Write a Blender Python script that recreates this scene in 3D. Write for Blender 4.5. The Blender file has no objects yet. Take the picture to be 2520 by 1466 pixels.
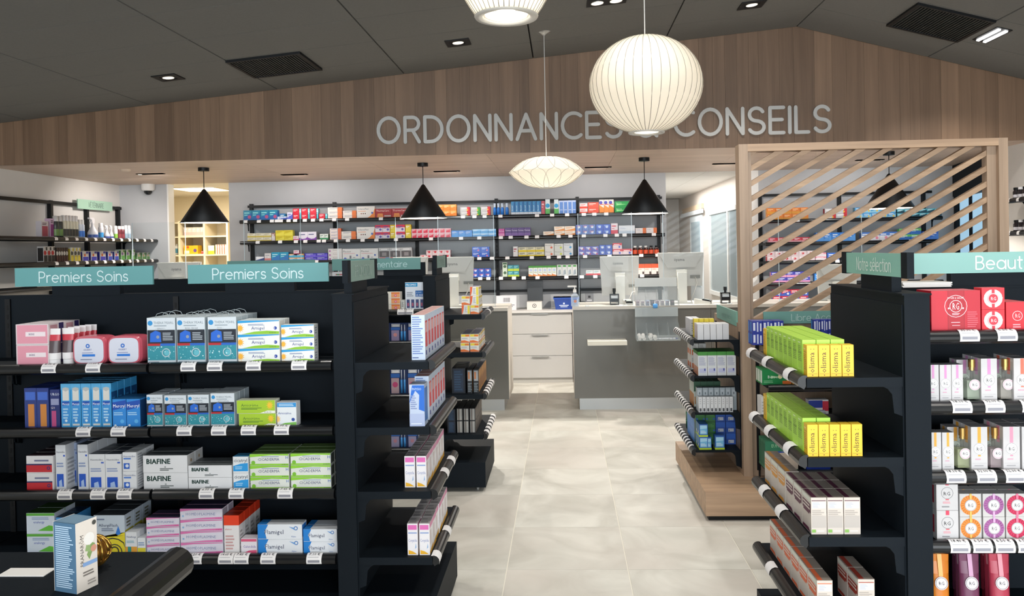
import bpy, math, random
from math import sin, cos, pi, radians
from mathutils import Vector, Matrix
random.seed(7)
SC = bpy.context.scene
COL = SC.collection
H = 1.59
# ------------------------------------------------------------------ camera
FPX, PPX, PPY, YAW, PIT, ROL = 1957.9, 1297.55, 633.57, 0.044985, 0.0108187, 0.0192616
cam = bpy.data.cameras.new('camera'); cam.sensor_fit = 'HORIZONTAL'; cam.sensor_width = 36
cam.lens = FPX / 2520 * 36
cam.shift_x = -(PPX - 1260) / 2520
cam.shift_y = (PPY - 733) / 2520
cam.clip_start = 0.05; cam.clip_end = 100
co = bpy.data.objects.new('camera', cam); COL.objects.link(co); SC.camera = co
_f = Vector((-sin(YAW) * cos(PIT), cos(YAW) * cos(PIT), -sin(PIT)))
_r0 = Vector((cos(YAW), sin(YAW), 0)); _u0 = _r0.cross(_f)
_r = _r0 * cos(ROL) - _u0 * sin(ROL); _u = _r0 * sin(ROL) + _u0 * cos(ROL)
_m = Matrix((( _r.x, _u.x, -_f.x, 0), (_r.y, _u.y, -_f.y, 0), (_r.z, _u.z, -_f.z, H), (0, 0, 0, 1)))
co.matrix_world = _m
def ray(u, v):
    return _f + _r * ((u - PPX) / FPX) - _u * ((v - PPY) / FPX)
def at_y(u, v, y): d = ray(u, v); t = y / d.y; return d.x * t, H + d.z * t          # -> x, z on plane Y
def at_x(u, v, x): d = ray(u, v); t = x / d.x; return d.y * t, H + d.z * t          # -> y, z on plane X
def at_z(u, v, z): d = ray(u, v); t = (z - H) / d.z; return d.x * t, d.y * t        # -> x, y on plane Z
# ------------------------------------------------------------------ world, exposure
w = bpy.data.worlds.new('sky'); SC.world = w; w.use_nodes = True
bg = w.node_tree.nodes['Background']; bg.inputs[0].default_value = (0.55, 0.80, 1.0, 1); bg.inputs[1].default_value = 1.1
SC.view_settings.view_transform = 'Standard'; SC.view_settings.look = 'None'
SC.view_settings.exposure = 0.0; SC.view_settings.gamma = 1.0; SC.view_settings.use_curve_mapping = False
# ------------------------------------------------------------------ lights of the shop (daylight of the glazed front, ceiling spots)
def lamp(kind, name, loc, power, col=(1, .95, .88), rot=(0, 0, 0), parent=None, **k):
    L = bpy.data.lights.new(name, kind); L.energy = power; L.color = col
    for a, b in k.items(): setattr(L, a, b)
    o = bpy.data.objects.new(name, L); COL.objects.link(o); o.location = loc; o.rotation_euler = rot
    if parent: o.parent = parent
    return o
DAY = 690; SPOT = 68
lamp('AREA', 'daylight_front', (0.3, -4.35, 1.75), DAY, (.93, .97, 1.0), (radians(90), 0, 0), shape='RECTANGLE', size=8.5, size_y=2.3)
def ceil_z(x): return 3.592 + .0906 * (x - 2.19) if x < 2.19 else 3.592 - .267 * (x - 2.19)
SPOTS = [(-3.296, 6.582), (-.839, 6.6), (1.566, 6.548), (-3.3, 4.15), (-1.45, 4.15), (.36, 4.15), (2.0, 4.15), (3.6, 4.2),
         (-3.3, 1.7), (-.84, 1.7), (.36, 1.9), (2.2, 1.5), (3.6, 1.7), (-2.6, -.8), (.3, -.8), (2.8, -.8)]
for i, (x, y) in enumerate(SPOTS):
    lamp('SPOT', 'downlight_beam', (x, y, ceil_z(x) - .03), SPOT * (1.1 if y > 6 else 1), (1, .955, .89), spot_size=radians(118), spot_blend=.7, shadow_soft_size=.05)
for x, y in ((.291, 5.975), (.429, 5.99)):
    lamp('SPOT', 'downlight_beam', (x, y, ceil_z(x) - .03), SPOT * .6, (1, .97, .93), spot_size=radians(110), spot_blend=.7, shadow_soft_size=.05)
lamp('SPOT', 'strip_beam', (3.49, 6.6, 3.20), 70, (1, .96, .9), spot_size=radians(130), spot_blend=.6, shadow_soft_size=.04)
# soffit spotlights aimed at the shelves behind the counter
SLOTS = [(-4.5, 8.54), (-3.055, 8.99), (-1.305, 9.03), (.413, 8.98), (1.825, 8.92), (3.377, 8.89)]
for x, y in SLOTS:
    lamp('SPOT', 'slot_beam', (x, y - .05, 2.47), 28, (1, .94, .9), (radians(52), 0, 0), spot_size=radians(125), spot_blend=.8, shadow_soft_size=.06)
lamp('SPOT', 'slot_beam', (-4.6, 9.0, 2.47), 60, (1, .93, .88), (radians(45), 0, radians(75)), spot_size=radians(120), spot_blend=.8, shadow_soft_size=.06)
# ------------------------------------------------------------------ materials
def lin(c):
    c = c.lstrip('#'); v = [int(c[i:i + 2], 16) / 255 for i in (0, 2, 4)]
    return tuple(((x / 12.92) if x <= .04045 else ((x + .055) / 1.055) ** 2.4) for x in v) + (1,)
MATS = {}
def mat(hexc, rough=.45, metal=0., alpha=None, emit=0, spec=.5, coat=0):
    k = (hexc, rough, metal, emit, spec, coat)
    if k in MATS: return MATS[k]
    m = bpy.data.materials.new('paint_' + hexc.lstrip('#')); m.use_nodes = True
    b = m.node_tree.nodes['Principled BSDF']; b.inputs['Base Color'].default_value = lin(hexc)
    b.inputs['Roughness'].default_value = rough; b.inputs['Metallic'].default_value = metal
    b.inputs['Specular IOR Level'].default_value = spec
    if coat: b.inputs['Coat Weight'].default_value = coat
    if emit: b.inputs['Emission Color'].default_value = lin(hexc); b.inputs['Emission Strength'].default_value = emit
    MATS[k] = m; return m
def nodes(m): return m.node_tree.nodes, m.node_tree.links
def wood(name, dark, light, axis='Z', scale=1.0, rnd=.5, rough=.5):
    m = bpy.data.materials.new(name); m.use_nodes = True; N, L = nodes(m); b = N['Principled BSDF']
    b.inputs['Roughness'].default_value = rough
    g = N.new('ShaderNodeNewGeometry'); mp = N.new('ShaderNodeMapping'); L.new(g.outputs['Position'], mp.inputs['Vector'])
    s = {'X': (.35, 9, 9), 'Y': (9, .35, 9), 'Z': (9, 9, .35)}[axis]
    mp.inputs['Scale'].default_value = tuple(k * scale for k in s)
    oi = N.new('ShaderNodeObjectInfo'); vm = N.new('ShaderNodeVectorMath'); vm.operation = 'SCALE'; vm.inputs[0].default_value = (13, 7, 5)
    L.new(oi.outputs['Random'], vm.inputs['Scale']); L.new(vm.outputs[0], mp.inputs['Location'])
    n1 = N.new('ShaderNodeTexNoise'); n1.inputs['Scale'].default_value = 1.6; n1.inputs['Detail'].default_value = 5; n1.inputs['Distortion'].default_value = .6
    n2 = N.new('ShaderNodeTexNoise'); n2.inputs['Scale'].default_value = 9; n2.inputs['Detail'].default_value = 3
    for n in (n1, n2): L.new(mp.outputs[0], n.inputs['Vector'])
    a = N.new('ShaderNodeMath'); a.operation = 'MULTIPLY_ADD'; L.new(n2.outputs[0], a.inputs[0]); a.inputs[1].default_value = .35; L.new(n1.outputs[0], a.inputs[2])
    c = N.new('ShaderNodeMath'); c.operation = 'MULTIPLY_ADD'; L.new(oi.outputs['Random'], c.inputs[0]); c.inputs[1].default_value = rnd; L.new(a.outputs[0], c.inputs[2])
    mr = N.new('ShaderNodeMapRange'); mr.inputs[1].default_value = .45; mr.inputs[2].default_value = .9 + rnd; L.new(c.outputs[0], mr.inputs[0])
    mx = N.new('ShaderNodeMix'); mx.data_type = 'RGBA'; mx.inputs[6].default_value = lin(dark); mx.inputs[7].default_value = lin(light)
    L.new(mr.outputs[0], mx.inputs[0]); L.new(mx.outputs[2], b.inputs['Base Color']); return m
def stone(name, c1, c2, c3, rough=.32):
    m = bpy.data.materials.new(name); m.use_nodes = True; N, L = nodes(m); b = N['Principled BSDF']
    b.inputs['Roughness'].default_value = rough
    g = N.new('ShaderNodeNewGeometry'); oi = N.new('ShaderNodeObjectInfo')
    vm = N.new('ShaderNodeVectorMath'); vm.operation = 'SCALE'; vm.inputs[0].default_value = (17, 11, 5); L.new(oi.outputs['Random'], vm.inputs['Scale'])
    ad = N.new('ShaderNodeVectorMath'); L.new(g.outputs['Position'], ad.inputs[0]); L.new(vm.outputs[0], ad.inputs[1])
    n1 = N.new('ShaderNodeTexNoise'); n1.inputs['Scale'].default_value = 2.6; n1.inputs['Detail'].default_value = 7; n1.inputs['Distortion'].default_value = .9
    n2 = N.new('ShaderNodeTexNoise'); n2.inputs['Scale'].default_value = 1.1; n2.inputs['Detail'].default_value = 4
    for n in (n1, n2): L.new(ad.outputs[0], n.inputs['Vector'])
    r = N.new('ShaderNodeValToRGB'); r.color_ramp.elements[0].position = .33; r.color_ramp.elements[0].color = lin(c1); r.color_ramp.elements[1].position = .68; r.color_ramp.elements[1].color = lin(c2)
    L.new(n1.outputs[0], r.inputs[0])
    mx = N.new('ShaderNodeMix'); mx.data_type = 'RGBA'; mr = N.new('ShaderNodeMapRange'); mr.inputs[1].default_value = .45; mr.inputs[2].default_value = .65; mr.inputs[4].default_value = .6
    L.new(n2.outputs[0], mr.inputs[0]); L.new(mr.outputs[0], mx.inputs[0]); L.new(r.outputs[0], mx.inputs[6]); mx.inputs[7].default_value = lin(c3)
    L.new(mx.outputs[2], b.inputs['Base Color']); return m
def noisy(name, hexc, amt=.12, scale=30, rough=.6, bump=0, spec=.5):
    m = bpy.data.materials.new(name); m.use_nodes = True; N, L = nodes(m); b = N['Principled BSDF']; b.inputs['Roughness'].default_value = rough
    b.inputs['Specular IOR Level'].default_value = spec
    g = N.new('ShaderNodeNewGeometry'); n = N.new('ShaderNodeTexNoise'); n.inputs['Scale'].default_value = scale; n.inputs['Detail'].default_value = 3; L.new(g.outputs['Position'], n.inputs['Vector'])
    mx = N.new('ShaderNodeMix'); mx.data_type = 'RGBA'; c = lin(hexc); mx.inputs[6].default_value = tuple(k * (1 - amt) for k in c[:3]) + (1,); mx.inputs[7].default_value = tuple(min(1, k * (1 + amt)) for k in c[:3]) + (1,)
    L.new(n.outputs[0], mx.inputs[0]); L.new(mx.outputs[2], b.inputs['Base Color'])
    if bump:
        bp = N.new('ShaderNodeBump'); bp.inputs['Strength'].default_value = bump; bp.inputs['Distance'].default_value = .002; L.new(n.outputs[0], bp.inputs['Height']); L.new(bp.outputs[0], b.inputs['Normal'])
    return m
def clear(name, tint=(1, 1, 1, 1), gloss=.06, rough=.02):
    m = bpy.data.materials.new(name); m.use_nodes = True; N, L = nodes(m); N.remove(N['Principled BSDF'])
    t = N.new('ShaderNodeBsdfTransparent'); t.inputs[0].default_value = tint; g = N.new('ShaderNodeBsdfGlossy'); g.inputs['Roughness'].default_value = rough
    fr = N.new('ShaderNodeLayerWeight'); fr.inputs[0].default_value = .5; mx = N.new('ShaderNodeMixShader'); pw = N.new('ShaderNodeMath'); pw.operation = 'POWER'; pw.inputs[1].default_value = 5; L.new(fr.outputs['Facing'], pw.inputs[0]); ad = N.new('ShaderNodeMath'); ad.operation = 'MULTIPLY_ADD'; ad.inputs[1].default_value = .4; ad.inputs[2].default_value = .015 + gloss; L.new(pw.outputs[0], ad.inputs[0])
    L.new(ad.outputs[0], mx.inputs[0]); L.new(t.outputs[0], mx.inputs[1]); L.new(g.outputs[0], mx.inputs[2]); L.new(mx.outputs[0], N['Material Output'].inputs[0]); return m
def frost(name, hexc, fac):
    m = bpy.data.materials.new(name); m.use_nodes = True; N, L = nodes(m); N.remove(N['Principled BSDF'])
    d = N.new('ShaderNodeBsdfDiffuse'); d.inputs[0].default_value = lin(hexc); t = N.new('ShaderNodeBsdfTransparent'); mx = N.new('ShaderNodeMixShader'); mx.inputs[0].default_value = fac
    L.new(d.outputs[0], mx.inputs[2]); L.new(t.outputs[0], mx.inputs[1]); L.new(mx.outputs[0], N['Material Output'].inputs[0]); return m
def translucent(name, hexc, tr=.6, emit=0.0):
    m = bpy.data.materials.new(name); m.use_nodes = True; N, L = nodes(m); N.remove(N['Principled BSDF'])
    d = N.new('ShaderNodeBsdfDiffuse'); t = N.new('ShaderNodeBsdfTranslucent'); c = lin(hexc); d.inputs[0].default_value = c; t.inputs[0].default_value = c
    mx = N.new('ShaderNodeMixShader'); mx.inputs[0].default_value = tr; L.new(d.outputs[0], mx.inputs[1]); L.new(t.outputs[0], mx.inputs[2])
    L.new(mx.outputs[0], N['Material Output'].inputs[0]); return m
W_FASCIA = wood('oak_cladding', '#5d4735', '#886c55', 'Z', 1.0, .55)
W_SOFFIT = wood('oak_soffit', '#b8a08f', '#d2bcab', 'X', .8, .1)
W_OAK = wood('oak_screen', '#8f7863', '#b59b83', 'Z', 1.2, .15)
W_OAKX = wood('oak_base', '#997e66', '#c2a284', 'X', 1.2, .1)
TILE = stone('stone_tile', '#b4b1a7', '#d6d4cb', '#c9c1b8', .55)
GROUT = mat('#e6e2d6', .8)
CEIL = noisy('ceiling_board', '#6f6e6b', .1, 60, .85, 0, .2)
WALLG = noisy('grey_wall', '#b4b5b7', .03, 8, .7)
WALLW = noisy('white_wall', '#cfccc8', .03, 8, .7)
BLACK = noisy('black_metal', '#0c141b', .12, 300, .6, .05, .16)
BLK2 = mat('#0b0d10', .45, 0, spec=.3)
BLKG = mat('#15181b', .22)
WHITE = mat('#e9e7e3', .4)
TAG = mat('#eceaea', .5)
INK = mat('#2a2a2e', .6)
ACRYL = clear('acrylic', (.955, .97, .975, 1), -.011)
GLASSW = clear('window_glass', (.9, .95, .97, 1), .05)
STEEL = mat('#b8b9b8', .3, .9)
# ------------------------------------------------------------------ mesh builder
class MB:
    def __init__(s, tf=None): s.v = []; s.f = []; s.mi = []; s.ms = []; s.sm = []; s.tf = tf
    def m(s, mt):
        if mt not in s.ms: s.ms.append(mt)
        return s.ms.index(mt)
    def add(s, vs, fs, mt, smooth=False):
        o = len(s.v); i = s.m(mt)
        s.v += [s.tf(p) if s.tf else tuple(p) for p in vs]
        for f in fs: s.f.append(tuple(a + o for a in f)); s.mi.append(i); s.sm.append(smooth)
        return s
    def box(s, x0, x1, y0, y1, z0, z1, mt):
        if x0 > x1: x0, x1 = x1, x0
        if y0 > y1: y0, y1 = y1, y0
        vs = [(x, y, z) for z in (z0, z1) for y in (y0, y1) for x in (x0, x1)]
        return s.add(vs, [(0, 2, 3, 1), (4, 5, 7, 6), (0, 1, 5, 4), (2, 6, 7, 3), (0, 4, 6, 2), (1, 3, 7, 5)], mt)
    def prism(s, poly, a0, a1, axis, mt):              # poly of 2-D points, extruded along axis
        f = {'x': lambda p, a: (a, p[0], p[1]), 'y': lambda p, a: (p[0], a, p[1]), 'z': lambda p, a: (p[0], p[1], a)}[axis]
        n = len(poly); vs = [f(p, a0) for p in poly] + [f(p, a1) for p in poly]
        return s.add(vs, [tuple(range(n))[::-1], tuple(range(n, 2 * n))] + [(i, (i + 1) % n, n + (i + 1) % n, n + i) for i in range(n)], mt)
    def lathe(s, prof, c, mt, n=20, smooth=True, a0=0, a1=2 * pi):      # prof (r,z) about vertical axis at c
        vs = []; full = abs(a1 - a0 - 2 * pi) < 1e-6; k = n if full else n + 1
        for r, z in prof:
            for i in range(k): a = a0 + (a1 - a0) * i / n; vs.append((c[0] + r * cos(a), c[1] + r * sin(a), c[2] + z))
        fs = []
        for j in range(len(prof) - 1):
            for i in range(n): i2 = (i + 1) % k; fs.append((j * k + i, j * k + i2, (j + 1) * k + i2, (j + 1) * k + i))
        s.add(vs, fs, mt, smooth)
        return s
    def cyl(s, c, r, h, mt, n=12, r2=None):
        r2 = r if r2 is None else r2
        s.lathe([(r, 0), (r2, h)], c, mt, n)
        o = [(c[0] + r * cos(2 * pi * i / n), c[1] + r * sin(2 * pi * i / n), c[2]) for i in range(n)]
        t = [(c[0] + r2 * cos(2 * pi * i / n), c[1] + r2 * sin(2 * pi * i / n), c[2] + h) for i in range(n)]
        s.add(o, [tuple(range(n))[::-1]], mt); s.add(t, [tuple(range(n))], mt); return s
    def tube(s, pts, r, mt, n=6):
        P = [Vector(p) for p in pts]; vs = []; fs = []
        for i, p in enumerate(P):
            d = (P[min(i + 1, len(P) - 1)] - P[max(i - 1, 0)]).normalized()
            a = d.cross(Vector((0, 0, 1)) if abs(d.z) < .9 else Vector((1, 0, 0))).normalized(); b = d.cross(a)
            vs += [tuple(p + a * (r * cos(2 * pi * k / n)) + b * (r * sin(2 * pi * k / n))) for k in range(n)]
        for i in range(len(P) - 1):
            for k in range(n): k2 = (k + 1) % n; fs.append((i * n + k, i * n + k2, (i + 1) * n + k2, (i + 1) * n + k))
        fs += [tuple(range(n))[::-1], tuple(range((len(P) - 1) * n, len(P) * n))]
        return s.add(vs, fs, mt, True)
    def mesh(s, name):
        me = bpy.data.meshes.new(name); me.from_pydata(s.v, [], s.f)
        for m in s.ms: me.materials.append(m)
        me.polygons.foreach_set('material_index', s.mi); me.polygons.foreach_set('use_smooth', s.sm); me.update()
        return me
    def build(s, name, parent=None, **k): return obj(name, s.mesh(name), parent, **k)
def obj(name, me, parent=None, label=None, cat=None, group=None, kind=None, loc=None, rz=0):
    o = bpy.data.objects.new(name, me); COL.objects.link(o)
    if parent: o.parent = parent
    if label: o['label'] = label
    if cat: o['category'] = cat
    if group: o['group'] = group
    if kind: o['kind'] = kind
    if loc: o.location = loc
    if rz: o.rotation_euler = (0, 0, rz)
    return o
def thing(name, label, cat, group=None, loc=None, rz=0): return obj(name, None, None, label, cat, group, None, loc, rz)
# ------------------------------------------------------------------ printed text
_tc = {}
def tgeo(s):
    if s in _tc: return _tc[s]
    c = bpy.data.curves.new('t', 'FONT'); c.body = s; c.size = 1; c.resolution_u = 1; c.fill_mode = 'BOTH'
    o = bpy.data.objects.new('t', c); me = bpy.data.meshes.new_from_object(o)
    vs = [(v.co.x, v.co.y) for v in me.vertices]; fs = [tuple(p.vertices) for p in me.polygons]
    bpy.data.objects.remove(o); bpy.data.meshes.remove(me); bpy.data.curves.remove(c)
    if not vs: _tc[s] = ([], [], 1, 1); return _tc[s]
    x0 = min(v[0] for v in vs); x1 = max(v[0] for v in vs)
    _tc[s] = ([((x - x0), y) for x, y in vs], fs, x1 - x0, .73); return _tc[s]
# rounded single-stroke alphabet for the shop's signs
def AR(cx, cy, rx, ry, a0, a1, n=10): return [(cx + rx * cos(radians(a0 + (a1 - a0) * i / n)), cy + ry * sin(radians(a0 + (a1 - a0) * i / n))) for i in range(n + 1)]
def _gl():
    G = {}
    G['O'] = (.84, [AR(.42, .5, .42, .5, 90, 450, 22)])
    G['R'] = (.56, [[(0, 0), (0, 1), (.3, 1)] + AR(.3, .74, .25, .26, 90, -90) + [(0, .48)], [(.3, .48), (.56, 0)]])
    G['D'] = (.68, [[(0, 0), (0, 1), (.22, 1)] + AR(.22, .5, .46, .5, 90, -90, 14) + [(0, 0), (0, .1)]])
    G['N'] = (.6, [[(0, 0), (0, 1), (.6, 0), (.6, 1)]])
    G['A'] = (.72, [[(0, 0), (.36, 1), (.72, 0)], [(.14, .34), (.58, .34)]])
    G['C'] = (.72, [AR(.44, .5, .44, .5, 50, 310, 16)])
    G['E'] = (.52, [[(.52, 1), (0, 1), (0, 0), (.52, 0)], [(0, .52), (.46, .52)]])
    G['S'] = (.58, [AR(.29, .745, .27, .255, 25, 270, 12) + AR(.29, .245, .29, .245, 90, -155, 12)])
    G['&'] = (.72, [[(.7, 0), (.16, .64)] + AR(.33, .79, .2, .21, 215, -40, 10) + [(.12, .4)] + AR(.28, .23, .27, .23, 140, 330, 8) + [(.7, .46)]])
    G['I'] = (0, [[(0, 0), (0, 1)]])
    G['L'] = (.48, [[(0, 1), (0, 0), (.48, 0)]])
    G['P'] = (.56, [[(0, 0), (0, 1), (.28, 1)] + AR(.28, .72, .28, .28, 90, -90) + [(0, .44)]])
    G['B'] = (.58, [[(0, 0), (0, 1), (.28, 1)] + AR(.28, .76, .24, .24, 90, -90, 8) + [(0, .52)], [(.28, .52)] + AR(.3, .26, .28, .26, 90, -90, 8) + [(0, 0)]])
    G['V'] = (.68, [[(0, 1), (.34, 0), (.68, 1)]])
    G['T'] = (.6, [[(0, 1), (.6, 1)], [(.3, 1), (.3, 0)]])
    G['M'] = (.78, [[(0, 0), (0, 1), (.39, .3), (.78, 1), (.78, 0)]])
    G['É'] = (.52, G['E'][1] + [[(.2, 1.14), (.36, 1.3)]])
    x = .66
    G['r'] = (.32, [[(0, 0), (0, x)], AR(.27, .39, .27, .27, 180, 75, 6)])
    G['e'] = (.62, [[(.02, .35), (.62, .35)] + AR(.31, .33, .31, .33, 4, 312, 16)])
    G['m'] = (.84, [[(0, 0), (0, x)], AR(.21, .44, .21, .22, 180, 0, 8) + [(.42, 0)], AR(.63, .44, .21, .22, 180, 0, 8) + [(.84, 0)]])
    G['n'] = (.5, [[(0, 0), (0, x)], AR(.25, .41, .25, .25, 180, 0, 8) + [(.5, 0)]])
    G['i'] = (0, [[(0, 0), (0, x)], [(0, .86), (0, .88)]])
    G['s'] = (.42, [AR(.21, .495, .19, .165, 25, 270, 9) + AR(.21, .165, .21, .165, 90, -155, 9)])
    G['o'] = (.66, [AR(.33, .33, .33, .33, 0, 360, 18)])
    G['c'] = (.56, [AR(.33, .33, .33, .33, 48, 312, 14)])
    G['a'] = (.64, [AR(.32, .33, .32, .33, 0, 360, 16), [(.64, x), (.64, 0)]])
    G['b'] = (.64, [AR(.32, .33, .32, .33, 0, 360, 16), [(0, 1), (0, 0)]])
    G['u'] = (.52, [[(0, x), (0, .26)] + AR(.26, .26, .26, .26, 180, 360, 8) + [(.52, x)], [(.52, .26), (.52, 0)]])
    G['t'] = (.34, [[(.15, .92), (.15, .14)] + AR(.29, .14, .14, .14, 180, 270, 4), [(0, x), (.34, x)]])
    G['l'] = (0, [[(0, 0), (0, 1)]])
    G['é'] = (.62, G['e'][1] + [[(.26, .8), (.42, .96)]]); G['è'] = (.62, G['e'][1] + [[(.36, .8), (.2, .96)]])
    G[' '] = (.22, [])
    return G
GL = _gl()
def stroke_w(s, gap=.2): return sum(GL[c][0] + gap for c in s) - gap
def stroke_glyph(mb, c, P, wd, mt, d=0.0, sx=1.0):    # P maps (x,y,depth)->3-D
    q0 = [0]
    P0 = P
    def P(x, y, dd): return P0(x, y, dd + (q0[0] * .00003 if dd or not d else 0))
    for pl in GL[c][1]:
        pl = [(x * sx, y) for x, y in pl]
        for i in range(len(pl) - 1):
            q0[0] += 1
            (ax, ay), (bx, by) = pl[i], pl[i + 1]; l = math.hypot(bx - ax, by - ay) or 1e-6
            nx, ny = -(by - ay) / l * wd / 2, (bx - ax) / l * wd / 2
            q = [(ax + nx, ay + ny), (bx + nx, by + ny), (bx - nx, by - ny), (ax - nx, ay - ny)]
            if d: mb.add([P(x, y, 0) for x, y in q] + [P(x, y, d) for x, y in q], [(4, 5, 6, 7), (0, 1, 5, 4), (2, 3, 7, 6)], mt)
            else: mb.add([P(x, y, 0) for x, y in q], [(0, 1, 2, 3)], mt)
        for i, (x, y) in enumerate(pl):
            if 0 < i < len(pl) - 1:
                a = math.atan2(pl[i][1] - pl[i - 1][1], pl[i][0] - pl[i - 1][0]); b = math.atan2(pl[i + 1][1] - pl[i][1], pl[i + 1][0] - pl[i][0])
                if abs((b - a + pi) % (2 * pi) - pi) < .12: continue
            q0[0] += 1; k = 8; ds = [(x + wd / 2 * cos(2 * pi * j / k), y + wd / 2 * sin(2 * pi * j / k)) for j in range(k)]
            if d: mb.add([P(a, b, 0) for a, b in ds] + [P(a, b, d) for a, b in ds], [tuple(range(k, 2 * k))] + [(j, (j + 1) % k, k + (j + 1) % k, k + j) for j in range(k)], mt)
            else: mb.add([P(a, b, 0) for a, b in ds], [tuple(range(k))], mt)
def stroke_text(mb, s, P, h, wd, mt, gap=.2, sx=1.0):
    x = 0
    for c in s:
        stroke_glyph(mb, c, lambda a, b, d, x=x: P((a + x) * h, b * h, d), wd, mt, 0, sx); x += GL[c][0] * sx + gap
    return x * h
# ------------------------------------------------------------------ cartons with print
PAPER = {}
def ink(c): return mat(c, .5)
class Face:        # print on one face of a carton: o origin, a/b edge vectors, n outward
    def __init__(s, mb, o, a, b, n): s.mb, s.o, s.a, s.b, s.n, s.k = mb, Vector(o), Vector(a), Vector(b), Vector(n), 0
    def P(s, x, y, k):
        x = min(.998, max(.002, x)); y = min(.998, max(.002, y)); return tuple(s.o + s.a * x + s.b * y + s.n * (.0003 + .00006 * k))
    def do(s, ds):
        for d in ds:
            t = d[0]; k = s.k; s.k += 1
            if t == 'r': _, x0, y0, x1, y1, c = d; s.mb.add([s.P(x0, y0, k), s.P(x1, y0, k), s.P(x1, y1, k), s.P(x0, y1, k)], [(0, 1, 2, 3)], ink(c))
            elif t == 'p': s.mb.add([s.P(x, y, k) for x, y in d[1]], [tuple(range(len(d[1])))], ink(d[2]))
            elif t in 'co':       # disc / ring, radius as part of face height
                _, x, y, r, c = d[:5]; n = 16; rx = r * s.b.length / s.a.length
                o = [s.P(x + rx * cos(2 * pi * i / n), y + r * sin(2 * pi * i / n), k) for i in range(n)]
                if t == 'c': s.mb.add(o, [tuple(range(n))], ink(c))
                else:
                    q = d[5]; i_ = [s.P(x + q * rx * cos(2 * pi * i / n), y + q * r * sin(2 * pi * i / n), k) for i in range(n)]
                    s.mb.add(o + i_, [(i, (i + 1) % n, n + (i + 1) % n, n + i) for i in range(n)], ink(c))
            elif t == 't':        # text: x, y (baseline), cap height (part of face height), colour, [max width part], [rot]
                _, x, y, h, c, tx = d[:6]; mw = d[6] if len(d) > 6 else None
                vs, fs, w_, ch = tgeo(tx); hh = h * s.b.length / ch; ww = w_ * hh
                sx = 1.0
                if mw and ww > mw * s.a.length: sx = mw * s.a.length / ww
                s.mb.add([s.P(x + vx * hh * sx / s.a.length, y + vy * hh / s.b.length, k) for vx, vy in vs], fs, ink(c))
            elif t == 'v':        # vertical text reading upwards
                _, x, y, h, c, tx, mw = d; vs, fs, w_, ch = tgeo(tx); hh = h * s.a.length / ch; ww = w_ * hh; sx = min(1, mw * s.b.length / ww)
                s.mb.add([s.P(x - vy * hh / s.a.length, y + vx * hh * sx / s.b.length, k) for vx, vy in vs], fs, ink(c))
            elif t == 'l':        # small print: n lines
                _, x0, y0, x1, y1, n, c = d; R = random.Random(n * 7 + int(x0 * 100))
                for i in range(n):
                    yy = y1 - (y1 - y0) * (i + .5) / n; e = x0 + (x1 - x0) * R.uniform(.65, 1); t_ = (y1 - y0) / n * .26
                    s.mb.add([s.P(x0, yy - t_, k), s.P(e, yy - t_, k), s.P(e, yy + t_, k), s.P(x0, yy + t_, k)], [(0, 1, 2, 3)], ink(c))
def carton(w_, d_, h_, base, front=(), side=(), top=(), left=None, topc=None, mb=None, bevel=True):
    # local: x 0..w, y 0..d (front at y=0), z 0..h
    mb = mb or MB(); g = .0008
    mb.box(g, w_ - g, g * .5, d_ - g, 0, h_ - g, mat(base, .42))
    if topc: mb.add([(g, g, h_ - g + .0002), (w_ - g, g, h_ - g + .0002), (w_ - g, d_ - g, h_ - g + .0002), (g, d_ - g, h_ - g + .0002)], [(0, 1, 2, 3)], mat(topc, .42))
    Face(mb, (0, g * .5, 0), (w_, 0, 0), (0, 0, h_), (0, -1, 0)).do(front)
    if side: Face(mb, (w_ - g, 0, 0), (0, d_, 0), (0, 0, h_), (1, 0, 0)).do(side)
    l = side if left is None else left
    if l: Face(mb, (g, d_, 0), (0, -d_, 0), (0, 0, h_), (-1, 0, 0)).do(l)
    if top: Face(mb, (0, 0, h_ - g), (w_, 0, 0), (0, d_, 0), (0, 0, 1)).do(top)
    return mb
# ================================================================== the setting
fl = MB().box(-8, 6.5, -4.5, 16.2, -.12, -.003, GROUT).build('floor', kind='structure')
tm = MB(); tm.prism([(-.2974, -.2992), (.2974, -.2992), (.2974, .2992), (-.2974, .2992)], -.003, 0, 'z', TILE); tm = tm.mesh('floor_tile')
for i in range(-7, 9):
    for j in range(-3, 14): obj('floor_tile', tm, fl, loc=(-.9088 + .6 * i + .3, 3.9259 + .6 * j + .3, 0))
MB().box(-8, 6.5, -4.5, 2.12, -.003, 0, TILE).box(-8, -5.11, 2.13, 16.2, -.003, 0, TILE).box(4.5, 6.5, 2.13, 16.2, -.003, 0, TILE).box(-5.1, 4.49, 12.33, 16.2, -.003, 0, TILE).build('far_paving', fl)
# ceiling: two slopes of suspended boards
ce = MB()
for x0, x1 in ((-7.6, 2.19), (2.19, 6.4)):
    za, zb = ceil_z(x0 if x0 < 2 else 2.1901), ceil_z(x1 if x1 > 2.2 else 2.19)
    ce.add([(x0, -4.5, za + .02), (x1, -4.5, zb + .02), (x1, 7.6, zb + .02), (x0, 7.6, za + .02), (x0, -4.5, za + .2), (x1, -4.5, zb + .2), (x1, 7.6, zb + .2), (x0, 7.6, za + .2)],
           [(0, 3, 2, 1), (4, 5, 6, 7), (0, 1, 5, 4), (2, 3, 7, 6), (0, 4, 7, 3), (1, 2, 6, 5)], mat('#0c0c0c', .9))
ce = ce.build('ceiling', kind='structure')
XL = [-7.58, -6.36, -5.145, -3.925, -2.68, -1.462, -.245, .97, 2.19]; XR = [2.19, 3.37, 4.55, 5.73]
YL = [7.47 - .003] + [6.885 - .6105 * k for k in range(19)]
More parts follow.
